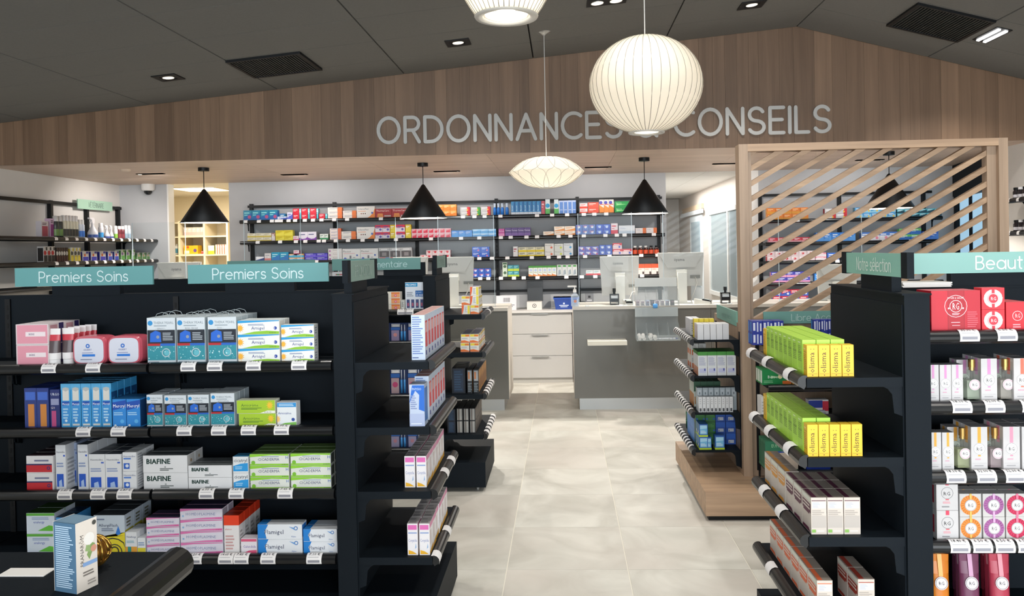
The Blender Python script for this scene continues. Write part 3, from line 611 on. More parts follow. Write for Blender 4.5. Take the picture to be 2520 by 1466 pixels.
# ================================================================== free-access oak unit and slatted screen
ou = thing('display_unit', 'oak free-access display unit with black shelves under a tall slatted screen', 'shelving')
MB().box(.795, 2.75, 4.61, 5.84, .03, .165, W_OAKX).build('plinth', ou); MB().box(.815, 2.73, 4.635, 5.82, 0, .03, BLK2).build('plinth_recess', ou)
MB().box(1.09, 1.16, 5.037, 5.83, .165, 1.1, W_OAK).build('side_panel', ou)
MB().box(1.144, 2.638, 4.955, 4.99, .165, 1.098, W_OAK).build('front_panel', ou)
for yy in (4.985, 5.75): MB().box(1.083, 1.09, yy, yy + .025, .2, 1.05, BLK2).build('upright', ou)
for xx in (1.172, 1.92): MB().box(xx, xx + .02, 4.945, 4.955, .2, 1.05, BLK2).build('upright', ou)
ZO = (1.0, .775, .545, .31)
for z in ZO: shelf(ou, 1.083, 5.77, z, -pi / 2, .77, .275, [(.06 + .075 * k, '') for k in range(9)], th=.012, tagw=.03)
ZOF = (1.0, .765, .58, .265)
for z in ZOF: shelf(ou, 1.175, 4.945, z, 0, 1.42, .25, [(.1 + k * .14, '') for k in range(4, 10)], th=.014, tagw=.055)
header(ou, 1.22, 1.85, 4.93, 1.103, 1.177, 'Libre Accès', .55, bg=mat('#74a59c', .45), fg=mat('#b9d6cf', .5))
header(ou, 5.09, 5.73, 1.088, 1.075, 1.168, 'Libre Accès', .5, bg=SIGN_M, fg=mat('#a9cdc1', .5), facing='-x')
sc = ou
X0, X1, Y0, Y1, ZT = 1.087, 2.695, 4.935, 5.035, 2.206
MB().box(X0, X0 + .055, Y0, Y1, .165, ZT, W_OAK).build('post', sc); MB().box(X1 - .055, X1, Y0, Y1, .165, ZT, W_OAK).build('post', sc)
MB().box(X0 + .055, X1 - .055, Y0, Y1, ZT - .045, ZT, W_OAKX).build('top_rail', sc)
MB().box(X0 + .055, X0 + .08, Y0 + .03, Y1 - .01, 1.1, ZT - .045, W_OAK).build('inner_stile', sc); MB().box(X1 - .11, X1 - .055, Y0 + .03, Y1 - .01, 1.1, ZT - .045, W_OAK).build('inner_stile', sc)
MB().box(X0 + .08, X1 - .11, Y0 + .03, Y1 - .01, 1.1, 1.135, W_OAKX).build('bottom_rail', sc)
xa, xb, za, zb = X0 + .08, X1 - .11, 1.135, ZT - .045; sl_ = .576; th = .034; pit_ = .0945
z = at_y(1848, 452, 4.965)[1]        # a slat's centre on the left stile
z0 = z + 12 * pit_
W_SL = wood('oak_slat', '#8d7157', '#bb9c7e', 'X', 1.2, .2)
k = z0
while k > za - (xb - xa) * sl_:
    # slat is band between k-th/2 and k+th/2 at xa, rising with slope; clip to the opening
    poly = [(xa, k - th / 2), (xb, k - th / 2 + sl_ * (xb - xa)), (xb, k + th / 2 + sl_ * (xb - xa)), (xa, k + th / 2)]
    def clip(pl, f):
        out = []
        for i in range(len(pl)):
            a, b = pl[i], pl[(i + 1) % len(pl)]; fa_, fb_ = f(a), f(b)
            if fa_ >= 0: out.append(a)
            if (fa_ >= 0) != (fb_ >= 0): q = fa_ / (fa_ - fb_); out.append((a[0] + (b[0] - a[0]) * q, a[1] + (b[1] - a[1]) * q))
        return out
    poly = clip(poly, lambda p: zb - p[1]); poly = clip(poly, lambda p: p[1] - za) if poly else poly
    if len(poly) > 2 and max(p[0] for p in poly) - min(p[0] for p in poly) > .03: MB().prism(poly, Y0 + .035, Y1 - .015, 'y', W_SL).build('slat', sc)
    k -= pit_
# ================================================================== wall shelving behind the counter
def wallrack(name, label, x0, x1, ups, zs, ztop, y=BY, depth=.26, zlow=.9, tagsets=None):
    t = thing(name, label, 'shelving', 'wall shelving racks')
    for x in ups:
        m = MB().box(x - .02, x + .02, y - .045, y - .003, zlow, ztop + .02, BLK2)
        for k in range(int((ztop - zlow) / .05)): m.box(x - .004, x + .004, y - .0462, y - .045, zlow + .02 + k * .05, zlow + .045 + k * .05, mat('#000000', .8))
        m.build('upright', t)
    MB().box(x0, x1, y - .06, y - .02, ztop - .03, ztop, BLK2).build('top_rail', t)
    for i, z in enumerate(zs):
        shelf(t, x0, y - .045, z, 0, x1 - x0, depth, (tagsets or {}).get(i, ()), th=.028, tagw=.05)
    return t
ZW = (1.998, 1.742, 1.495, 1.253)
UP = [-3.894, -2.839, -1.809, -.813, .188, 1.18]
def wt(i, us): return [(at_y(u, 545 + i * 48, 9.53)[0] + 3.93, '') for u in us]
wallrack('wall_rack', 'long black wall rack with four shelves of medicine boxes behind the counter', -3.93, 1.22, UP, ZW, 2.2, tagsets={
    0: wt(0, (605, 638, 670, 682, 692, 711, 727, 751, 771, 792, 823, 855, 938, 990, 1140, 1168, 1193, 1232, 1322, 1359, 1396, 1437, 1463, 1492)),
    1: wt(1, (635, 690, 729, 752, 785, 798, 827, 857, 893, 927, 975, 1061, 1135, 1180, 1233, 1257, 1296, 1322, 1375, 1404, 1437, 1490, 1518, 1537, 1609)),
    2: wt(2, (779, 1180, 1211, 1249, 1309, 1350, 1376, 1397, 1440, 1500, 1578, 1618)),
    3: wt(3, (1182, 1202, 1233, 1265, 1289, 1323, 1394, 1432, 1465, 1580))})
lr = bpy.data.objects['wall_rack']
MB().box(-3.93, 1.22, BY - .06, BY - .02, 1.06, 1.09, BLK2).build('lower_rail', lr)
ZQ = (1.875, 1.605, 1.385, 1.13, .895)
def wq(i, us): return [(at_y(u, 545 + i * 48, 9.53)[0] - 2.39, '') for u in us]
wallrack('wall_rack', 'black wall rack of medicine boxes seen through the slatted screen', 2.39, 4.45, [2.41, 3.36, 4.36], ZQ, 2.2, zlow=.6, tagsets={0: wq(0, (1962, 2080, 2147)), 1: wq(1, (2120, 2175, 2242)), 2: wq(2, (1957, 2060)), 3: wq(3, (2030,))})
# veterinary shelf on the left wall
VX = -5.6
vt = thing('wall_rack', 'black wall rack of animal care products under a veterinary sign', 'shelving', 'wall shelving racks')
for yy in (8.44, 9.1, 9.76): MB().box(VX, VX + .045, yy - .02, yy + .02, .9, 2.22, BLK2).build('upright', vt)
MB().box(VX + .01, VX + .05, 6.9, 9.8, 2.18, 2.215, BLK2).build('top_rail', vt)
ZV = (1.795, 1.545, 1.3)
for z in ZV: shelf(vt, VX + .045, 6.9, z, pi / 2, 2.92, .43, [(.9 + k * .17, '') for k in range(12)], th=.028, tagw=.05)
header(vt, 8.88, 9.58, VX + .06, 2.152, 2.263, 'VÉTÉRINAIRE', .5, bg=mat('#9dc0ab', .5), fg=mat('#5d746b', .5), facing='+x', gap=.14, wd=.09, sx=.8)
# ================================================================== counters
GREYP = mat('#6d6d69', .16, 0, coat=.4); TOPW = mat('#c2bdb4', .35); EDGEW = mat('#d5cec4', .45); PLN = mat('#c2c6c8', .3, .6)
def counter(label, x0, x1, y0=7.8, y1=8.45, bars=(), side=None):
    t = thing('service_counter', label, 'counter', 'service counters')
    MB().box(x0, x1, y0 - .01, y1, .985, 1.015, TOPW).build('worktop', t)
    MB().box(x0 + .02, x1 - .02, y0 + .018, y1 - .02, .115, .985, EDGEW).build('body', t)
    w_ = (x1 - x0) / max(1, round((x1 - x0) / 1.25)); k = x0
    while k < x1 - .1: MB().box(k + .002, min(k + w_, x1) - .002, y0, y0 + .018, .115, .984, GREYP).build('front_panel', t); k += w_
    for e in (x0 - .0, x1 - .02): MB().box(e, e + .02, y0 + .018, y1, .115, .985, EDGEW).build('side_panel', t)
    MB().box(x0 + .05, x1 - .05, y0 + .03, y1 - .05, 0, .115, PLN).build('plinth', t)
    for a, b in bars:
        MB().box(a, b, y0 - .19, y0, .655, .695, mat('#e4e0d2', .35)).build('bag_ledge', t)
    return t
counter('right grey gloss counter with white worktop beside the corridor', .087, 4.1, bars=[(.22, .595)])
counter('left grey gloss counter with white worktop behind the far gondola', -4.6, -.555, bars=[(-1.12, -.77)])
# drawer units and worktop along the back wall
WHT2 = mat('#cfccc8', .4)
cw = thing('back_worktop', 'long white worktop with a rounded edge over the drawer units', 'worktop'); MB().box(-3.9, 1.25, 9.37, 9.85, .835, .862, WHT2).build('slab', cw)
MB().box(-3.9, 1.25, 9.78, 9.846, .862, .868, mat('#c9c9c7', .4)).build('upstand', cw)
DW = mat('#b9b7b4', .4)
DL = ['white drawer unit filling the gap between the counters', 'white drawer unit behind the left counter', 'white drawer unit behind the right counter']
for k, lb in ((0, DL[0]), (-1, DL[1]), (1, DL[2])):
    t = thing('drawer_unit', lb, 'cabinet', 'back drawer units', loc=(-.62 + k * .715, 9.4, 0))
    MB().box(0, .71, .02, .44, .06, .832, DW).build('carcass', t); MB().box(.0, .71, .02, .4, 0, .06, mat('#b3b0aa', .4)).build('plinth', t)
    for z0_, z1_ in ((.585, .83), (.327, .58), (.065, .322)):
        d = MB().box(.002, .708, 0, .019, z0_, z1_, DW).build('drawer_front', t)
        MB().box(.23, .43, -.022, 0, z1_ - .012, z1_ - .004, mat('#a9a7a2', .3, .7)).build('handle', d)
# ================================================================== things on the counters
MONW = mat('#e6e3dc', .4); MONG = mat('#c6c4c0', .45)
def monitor(label, u, v, y, wd, hd, rz=0, base=1.015, two=False):
    x, z = at_y(u, v, y)
    t = thing('monitor', label, 'monitor', 'counter monitors', loc=(x, y, base), rz=rz)
    h = z - base
    m = MB(); m.prism([(-wd / 2, h), (wd / 2, h), (wd / 2 - .02, h - hd), (-wd / 2 + .02, h - hd)], 0, .03, 'y', MONG); m.build('screen_back', t)
    m = MB(); m.prism([(-wd / 2 + .005, h - .004), (wd / 2 - .005, h - .004), (wd / 2 - .09, h - .15), (-wd / 2 + .09, h - .15)], -.02, 0, 'y', MONG)
    m.prism([(-wd / 2, h), (wd / 2, h), (wd / 2 - .006, h - .008), (-wd / 2 + .006, h - .008)], -.024, 0, 'y', MONW)
    Face(m, (-.09, -.02, h - .1), (.18, 0, 0), (0, 0, .05), (0, -1, 0)).do([('t', .12, .3, .62, '#4a4a4c', 'iiyama', .75)]); m.build('rear_cover', t)
    m = MB(); m.box(-.045, .045, -.09, -.045, .012, h - .2, MONW); m.box(-.05, .05, -.06, .0, h - .24, h - .17, MONW); m.build('stand_column', t)
    MB().box(-.1, .1, -.1, .07, 0, .012, MONW).build('stand_foot', t)
    MB().box(.09, .19, -.006, 0, h - hd + .08, h - hd + .11, mat('#8a8a86', .5)).build('connector_panel', t)
    MB().tube([(.14, -.01, h - hd + .09), (.15, -.05, h - hd * .9), (.12, -.08, .12), (.08, -.1, .03), (.1, -.02, .015)], .005, mat('#cfccc6', .5), 5).build('cable', t)
monitor('white monitor seen from behind over the far gondola end', 1118, 632, 8.1, .40, .36)
monitor('white monitor seen from behind beside the hand gel', 1524, 630, 8.15, .40, .4)
monitor('white monitor seen from behind next to the corridor opening', 1675, 621, 8.1, .46, .34)
monitor('white monitor seen from behind between the two teal headers', 440, 645, 8.1, .46, .34)
monitor('white monitor seen from behind the green header of the far gondola', 1010, 632, 8.1, .36, .34)
monitor('white monitor seen from behind through the slatted screen', 2060, 650, 8.1, .40, .36)
def pane(label, x0, x1, y, z1=1.93, rz=0):
    t = thing('acrylic_screen', label, 'screen', 'clear counter screens', loc=(x0, y - .07, 1.015), rz=rz)
    L = x1 - x0
    MB().box(0, L, 0, .005, 0.004, z1 - 1.015, ACRYL).build('sheet', t)
    for k in (0, L - .004): MB().box(k, k + .004, -.001, .006, .004, z1 - 1.015, mat('#c3d4dc', .15)).build('edge', t)
    for k in (.06, L - .1): MB().box(k, k + .04, -.03, .03, 0, .006, mat('#d6dde0', .2)).build('foot', t)
pane('clear screen standing at the right end of the left counter', -1.24, -.68, 7.93)
pane('clear screen standing between the hand gel and the monitor', .15, .68, 7.93)
pane('clear screen on the right counter beside the stamp', .98, 1.7, 7.93)
pane('clear screen standing on the left counter under the second cone lamp', -2.25, -1.66, 7.93)
pane('clear screen standing on the left counter near the stock room', -3.2, -2.62, 7.93)
pane('clear screen standing at the far left end of left counter', -4.35, -3.8, 7.93)
pane('clear screen on the counter behind the slatted screen', 2.1, 2.9, 7.93)
# hand gel
x, z = at_y(1415, 756, 7.87)
t = thing('gel_bottle', 'clear hand gel pump bottle on the corner of right counter', 'bottle', loc=(x, 7.85, 1.0155))
MB().lathe([(0, 0), (.036, .0), (.038, .006), (.038, .1), (.03, .118), (.013, .128), (.013, .14)], (0, 0, 0), frost('gel_plastic', '#cfdbe6', .3), 20).build('body', t)
MB().lathe([(0, .004), (.034, .004), (.034, .07), (0, .07)], (0, 0, 0), frost('gel', '#9fb9d6', .4), 16).build('gel', t)
m = MB(); Face(m, (-.022, -.0385, .03), (.044, 0, 0), (0, 0, .05), (0, -1, 0)).do([('r', 0, 0, 1, 1, '#9fb7dc'), ('c', .55, .45, .3, '#d98a66'), ('r', .1, .8, .9, .92, '#3f5fa8')]); m.build('label_print', t)
m = MB(); m.cyl((0, 0, .138), .016, .03, WHITE, 14); m.cyl((0, 0, .168), .006, .025, WHITE, 10); m.box(-.07, .018, -.009, .009, .19, .205, WHITE); m.build('pump', t)
def stamp(label, u, v, y):
    x, z = at_y(u, v, y); t = thing('stamp', label, 'stamp', 'self inking stamps', loc=(x, y, 1.015))
    MB().box(-.045, .045, -.03, .03, 0, .008, BLKG).box(-.045, -.037, -.03, .03, .008, .105, BLKG).box(.037, .045, -.03, .03, .008, .105, BLKG).box(-.045, .045, -.03, .03, .1, .11, BLKG).build('frame', t)
    MB().box(-.034, .034, -.024, .024, .03, .065, BLKG).box(-.034, .034, -.024, .024, .066, .095, mat('#cfd2d6', .4)).build('cartridge', t)
    MB().cyl((0, 0, .11), .012, .02, BLKG, 12).cyl((0, 0, .13), .017, .035, BLKG, 12).build('knob', t)
stamp('black self-inking stamp standing on the right counter near the oak screen', 1785, 745, 7.94); stamp('black self-inking stamp below the monitor beside the hand gel', 1512, 747, 7.98)
def terminal(label, u, v, y, rz):
    x, z = at_y(u, v, y); t = thing('card_terminal', label, 'card reader', 'card terminals', loc=(x, y, 1.015), rz=rz)
    MB().prism([(-.08, 0), (.08, 0), (.08, .05), (-.08, .022)], -.038, .038, 'x', mat('#d6d3cc', .4)).build('body', t)
    MB().prism([(-.085, .02), (.0, .036), (.0, .048), (-.085, .032)], -.036, .036, 'x', BLKG).prism([(-.06, .039), (-.02, .0465), (-.02, .0475), (-.06, .04)], -.026, .026, 'x', mat('#9aa39a', .2)).build('keypad', t)
terminal('black card terminal leaning beside the monitor and dispenser', 1546, 752, 7.98, .1); terminal('white card terminal with black keypad behind the dispenser', 1730, 752, 7.96, 1.2)
# acrylic dispenser hung on the counter front
DZX0, DZX1 = at_y(1562, 700, 7.75)[0], at_y(1668, 700, 7.75)[0]
t = thing('acrylic_dispenser', 'two-tier clear acrylic dispenser of samples hooked on the right counter', 'display rack')
D1 = frost('dispenser_acrylic', '#c9d3d6', .22)
MB().box(DZX0, DZX1, 7.80, 7.806, 1.05, 1.28, D1).box(DZX0, DZX1, 7.78, 7.786, .7, 1.0, D1).build('back_sheet', t)
MB().box(DZX0 + .005, DZX1 - .005, 7.792, 7.798, 1.2, 1.285, mat('#c9cdcb', .3)).build('header_strip', t)
MB().box(DZX0, DZX1, 7.77, 7.776, .91, .995, mat('#b9c2c4', .3)).build('header_strip', t)
for z, nm in ((1.02, 'upper'), (.69, 'lower')):
    y0 = 7.62 if z < 1 else 7.66
    MB().box(DZX0, DZX1, y0, 7.78, z, z + .004, D1).box(DZX0, DZX1, y0, y0 + .004, z + .004, z + .055, D1).build('tray', t)
    for k in range(5):
        xx = DZX0 + (DZX1 - DZX0 - .003) * k / 4
        MB().prism([(y0 + .004, z + .004), (7.77, z + .004), (7.77, z + .16), (7.74, z + .16), (y0 + .004, z + .055)], xx, xx + .003, 'x', D1).build('divider', t)
R_ = random.Random(3)
for i in range(11):
    xx = DZX0 + (DZX1 - DZX0) / 4 * ((i // 2) % 2) + .032 + (i % 2) * .038; t = thing('sample_pot', 'small white capped sample pot lying in the lower dispenser tray', 'pot', 'sample pots in the dispenser', loc=(xx, 7.66 + .035 * (i // 4), .694 + .0178 + .014 * (i // 4)))
    m = MB(lambda p: (p[0], p[2] * .98 - .02, p[1])); m.cyl((0, 0, 0), .015, .036, mat('#e6e4e0', .4), 12); m.build('pot', t); m = MB(lambda p: (p[0], p[2] - .034, p[1])); m.cyl((0, 0, 0), .017, .014, WHITE, 12); m.build('cap', t)
    t.rotation_euler = (0, 0, R_.uniform(-.25, .25))
for i in range(4):
    xx = DZX0 + .22 + i * .045; t = thing('sample_tube', 'slim blue and white sample tube in the lower dispenser tray', 'tube', 'sample tubes in the dispenser', loc=(xx, 7.69, .7), rz=R_.uniform(-.6, .6))
    MB(lambda p: (p[2] - .03, p[0], p[1] + .004)).cyl((0, 0, 0), .008, .05, mat('#e4e6ee', .4), 8).build('body', t); MB(lambda p: (p[2] - .03, p[0], p[1] + .004)).cyl((0, 0, .05), .0085, .02, mat('#31458f', .4), 8).build('cap', t)
for i in range(22):
    xx = DZX0 + .02 + (i % 8) * .047; c = ('#c9bcc4', '#d6d3d6', '#b9c3d8', '#3d3f4a')[i % 4]
    o = MB().box(-.018, .018, -.003, .003, 0, .05, mat(c, .3)); Face(o, (-.018, -.003, 0), (.036, 0, 0), (0, 0, .05), (0, -1, 0)).do([('r', .15, .55, .85, .8, '#8d6f80'), ('l', .15, .1, .85, .45, 3, '#5a5a66')])
    o.build('sachet', label='small printed sachet standing in the upper dispenser tray', cat='sachet', group='sachets in the dispenser', loc=(xx, 7.672 + .03 * (i // 8), 1.0245), rz=R_.uniform(-.25, .25))
m = MB(); m.lathe([(0, 0), (.02, .003), (.024, .022), (.02, .042), (0, .046)], (0, 0, 0), mat('#4f9be0', .35), 14); m.build('blue_ball', label='bright blue ball on the dispenser front', cat='ball', loc=(at_y(1612, 750, 7.65)[0], 7.632, 1.0))
# back worktop things
def px_box(u0, u1, v0, v1, y): a, z1 = at_y(u0, v0, y); b, z0 = at_y(u1, v1, y); return a, b, z0, z1
a, b, z0, z1 = px_box(1222, 1272, 727, 760, 9.6)
m = MB().prism([(9.5, .0), (9.503, .0), (9.56, z1 - .862), (9.557, z1 - .862)], a, b, 'x', mat('#c9c9cd', .5)); 
Face(m, (a, 9.4985, .0), (b - a, 0, 0), (0, .057, z1 - .862), (0, -1, .3)).do([('r', .0, .0, 1, 1, '#c6c6cb')] + [('r', .35 + k * .035, .55, .35 + k * .035 + (.02 if k % 3 else .012), .85, '#3a3a40') for k in range(10)] + [('l', .55, .2, .95, .4, 2, '#6a6a70')])
m.build('barcode_sheet', label='grey sheet with a barcode leaning on the back worktop', cat='paper', loc=(0, 0, .862))
a, b, z0, z1 = px_box(1297, 1334, 742, 760, 9.55)
m = MB().box(a, b, 9.5, 9.7, .8625, z1, mat('#cfccc6', .4)); Face(m, (a, 9.5, .862), (b - a, 0, 0), (0, 0, z1 - .862), (0, -1, 0)).do([('o', .5, .5, .26, '#333333', .75), ('c', .5, .5, .07, '#333333')]); m.build('label_printer', label='small white device with a ring mark on the back worktop', cat='device')
a, b, _, z1 = px_box(1297, 1336, 692, 742, 9.7)
MB().box(a, b, 9.72, 9.789, .95, z1, mat('#2b2e31', .35)).box(a + .02, b - .02, 9.72, 9.76, .868, .95, mat('#55585a', .3)).build('black_terminal', label='black upright scanner standing behind the white device', cat='device')
a, b, _, z1 = px_box(1363, 1424, 731, 757, 9.6)
m = MB(); m.prism([(a + .02, .8625), (b - .02, .8625), (b, z1), (a, z1)], 9.5, 9.74, 'y', mat('#123a8c', .4)); m.box(a - .006, b + .006, 9.494, 9.746, z1 - .02, z1, mat('#15429c', .4))
Face(m, (a + .05, 9.4995, .88), (.14, 0, 0), (0, 0, .08), (0, -1, 0)).do([('c', .5, .65, .14, '#c9d4ee'), ('r', .1, .3, .9, .42, '#c9d4ee'), ('r', .2, .1, .8, .2, '#c9d4ee')])
m.build('blue_crate', label='blue plastic crate on the back worktop', cat='crate')
a, b, _, z1 = px_box(1440, 1461, 722, 748, 9.6)
m = MB().box(a, b, 9.6, 9.68, .8625, z1, mat('#77787c', .5)); Face(m, (a, 9.6, .862), (b - a, 0, 0), (0, 0, z1 - .862), (0, -1, 0)).do([('r', .0, 0, .45, .35, '#d9d9dc'), ('r', .55, 0, 1, .35, '#d9d9dc'), ('r', .35, .7, .65, .85, '#222226'), ('r', .2, .5, .8, .58, '#c9c9cc')]); m.build('grey_carton', label='small grey carton next to the blue crate', cat='box')
# flat cartons lying on the counter seen over the near gondola
for u, lb in ((446, 'flat white carton with a dark green square, first on left counter'), (479, 'flat white carton with a dark green square and red line')):
    x, z = at_y(u, 720, 7.9); m = carton(.15, .1, .036, '#d9d4c8', [('r', .02, .1, .2, .85, '#23452f'), ('l', .3, .3, .9, .8, 2, '#8d8d86')] + ([('r', .25, .1, .9, .16, '#c05a4a')] if u > 460 else [])); obj('flat_carton', m.mesh('flat_carton'), None, lb, 'box', None, None, (x - .075, 7.9, 1.0152))
x, z = at_y(452, 690, 8.3)
MB().box(x - .1, x + .1, 8.28, 8.4, 1.015, z, mat('#d6d0c4', .4)).box(x - .11, x + .11, 8.27, 8.41, z - .02, z + .005, WHITE).build('receipt_printer', label='white block printer behind the monitor between teal headers', cat='printer')
# corner cabinet of the stock room
ss = thing('stock_shelves', 'cream stock room shelving with open bays', 'shelving')
xs = (-6.9, -6.0, -5.86, -5.48, -5.12)
for x in (-6.6, -5.875, -5.485, -5.125): MB().box(x - .015, x + .015, 11.95, 12.38, 0, 2.12, mat('#eadfc4', .5)).build('upright', ss)
ZS = (.5, .9, 1.25, 1.6, 1.885, 2.1)
for z in ZS:
    for a, b in ((-6.585, -5.89), (-5.86, -5.5), (-5.47, -5.14)): MB().box(a, b, 11.95, 12.38, z - .02, z + (.0 if a != -5.86 else .012), mat('#eadfc4', .5)).build('board', ss)
MB().box(-6.6, -5.11, 12.383, 12.395, 0, 2.12, mat('#e6dcc6', .6)).build('back_sheet', ss)
# right wall shelves with dark jars
for z, lb in ((1.96, 'upper'), (1.66, 'lower')):
    t = thing('wall_shelf', 'short black wall shelf, %s one on the white right wall' % lb, 'shelf', 'right wall shelves')
    shelf(t, 4.33, 7.62, z, -pi / 2, .95, .2, [(.1, ''), (.25, '')], th=.02, tagw=.04)
    for k in range(5):
        j = thing('supplement_jar', 'dark jar with white label and lid on the %s right wall shelf' % lb, 'jar', 'dark jars, %s wall shelf' % lb, loc=(4.2, 7.56 - .075 * k, z))
        MB().lathe([(0, 0), (.028, 0), (.03, .005), (.03, .07), (.022, .085), (.022, .09)], (0, 0, 0), mat('#2a2326', .2), 14).build('body', j)
        MB().lathe([(.0306, .018), (.0306, .045)], (0, 0, 0), mat('#d9d4d8', .5), 14).build('label_band', j); MB().cyl((0, 0, .088), .025, .022, mat('#e2e0e2', .4) if k % 2 else BLK2, 14).build('lid', j)
# ================================================================== merchandise
R5 = random.Random(11); XMIN = None
STK = {1: ('',), 2: ('lower', 'upper'), 3: ('lower', 'middle', 'upper'), 4: ('bottom', 'second', 'third', 'top')}
BEH = ('', ', second row behind', ', third row behind', ', fourth row behind', ', fifth row behind', ', sixth behind', ', seventh behind', ', eighth behind')
def relabel(l, k, st, j, dp, short=False):
    a = (STK[st][k] + ' ' if st > 1 else '') + l; b = a + (BEH[j].replace(' row', '' if short else ' row') if dp > 1 and j else '')
    for q in (b, a, l):
        if len(q.split()) <= 16: return q
    return l
def lay(name, label, cat, px, n, st, dp, dep, design, Y, Z, gap=.001, rz=0, yj=.003):
    """n across x st high x dp deep; px = (u0,u1,vtop,vbottom) seen on the plane Y"""
    u0, u1, vt, vb = px; x0 = at_y(u0, vb, Y)[0]; x1 = at_y(u1, vb, Y)[0]; uc = (u0 + u1) / 2
    h = (at_y(uc, vt, Y)[1] - at_y(uc, vb, Y)[1]) / st; w_ = (x1 - x0) / n
    me = design(w_ - gap, dep, h).mesh(name)
    if XMIN is not None: x0 = max(x0, XMIN)
    for j in range(dp):
        for k in range(st):
            for i in range(n):
                obj(name, me, None, relabel(label, k, st, j, dp), cat, ('row: ' + label) if n * st * dp > 1 else None, None, (x0 + i * w_, Y + j * (dep + .002) + (R5.uniform(0, yj) if not k else .001), Z + k * h + .0002))
def C(base, front=(), side=(), top=(), topc=None): return lambda w_, d_, h_: carton(w_, d_, h_, base, front, side, top, None, topc)
SUN = lambda x, y, r: [('p', [(x + r * .55 * q * cos(a), y + r * q * sin(a)) for a, q in [(2 * pi * i / 24, 1 if i % 2 else .55) for i in range(24)]], '#f0a832'), ('c', x, y, r * .35, '#e2862a')]
Yf = 3.185
# ---- near left gondola, top shelf
Z = ZL[0]
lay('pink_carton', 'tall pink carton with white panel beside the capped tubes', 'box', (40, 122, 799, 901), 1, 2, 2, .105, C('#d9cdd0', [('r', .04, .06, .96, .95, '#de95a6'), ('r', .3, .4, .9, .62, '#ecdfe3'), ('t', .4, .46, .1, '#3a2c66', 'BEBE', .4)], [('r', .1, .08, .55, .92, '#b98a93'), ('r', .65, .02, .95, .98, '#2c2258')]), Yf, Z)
def sqtube(body, band, mid, cap='#e9e9ea', h=.15, w=.054):
    m = MB(); n = 12; rings = []
    for zz, rx, ry in ((.0, .4, .36), (.022, .4, .36), (.024, .44, .4), (.05, .46, .38), (.1, .48, .2), (.125, .49, .07), (.15, .5, .03)):
        rings.append([(rx * w * cos(2 * pi * i / n), ry * w * sin(2 * pi * i / n), zz * h / .15) for i in range(n)])
    for a in range(len(rings) - 1):
        zz = (rings[a][0][2] + rings[a + 1][0][2]) / 2 / h; mt = cap if zz < .15 else body if (zz < .3 or zz > .82) else (mid if zz < .66 else band)
        m.add(rings[a] + rings[a + 1], [(i, (i + 1) % n, n + (i + 1) % n, n + i) for i in range(n)], mat(mt, .3), True)
    m.add(rings[0], [tuple(range(n))[::-1]], mat(cap, .3)); m.add(rings[-1], [tuple(range(n))], mat(body, .3)); return m
tb = sqtube('#ece9ea', '#c9404f', '#55484c').mesh('cream_tube')
for i, (u, y) in enumerate(((136, 3.2), (170, 3.215), (184, 3.265), (199, 3.305), (213, 3.34), (226, 3.37))):
    obj('cream_tube', tb, None, 'white and red capped cream tube between pink cartons and toiletry kits', 'tube', 'white cream tubes', None, (at_y(u, 900, y)[0], y, Z + .0006))
def kit(w_, d_, h_):
    m = MB(); n = 28
    def ring(kx, kz, y): return [(w_ / 2 + w_ / 2 * kx * math.copysign(abs(cos(a)) ** .42, cos(a)), y, h_ / 2 + h_ / 2 * kz * math.copysign(abs(sin(a)) ** .42, sin(a))) for a in [2 * pi * i / n for i in range(n)]]
    R = [ring(.93, .93, 0), ring(1, 1, .012), ring(1, 1, d_ - .02), ring(.92, .92, d_)]; P = mat('#c8596a', .22)
    for a, b in zip(R, R[1:]): m.add(a + b, [(i, (i + 1) % n, n + (i + 1) % n, n + i) for i in range(n)], P, True)
    m.add(R[0], [tuple(range(n))], P); m.add(R[-1], [tuple(range(n))], P)
    m.add(ring(.86, .86, -.001), [tuple(range(n))], mat('#d3d6e4', .25))
    Face(m, (0, -.0012, 0), (w_, 0, 0), (0, 0, h_), (0, -1, 0)).do([('o', .47, .66, .075, '#2a6cc4', .45), ('t', .34, .5, .06, '#5b6a9c', 'GILBERT', .3), ('r', .3, .29, .68, .37, '#2b78d2'), ('l', .3, .4, .66, .44, 1, '#7d8ab8'), ('l', .25, .16, .75, .21, 1, '#6a7392')])
    return m
lay('toiletry_kit', 'rounded white and pink toiletry kit in clear film, on the top gondola shelf', 'kit', (177, 350, 826, 896), 2, 1, 1, .1, kit, Yf, Z, .004)
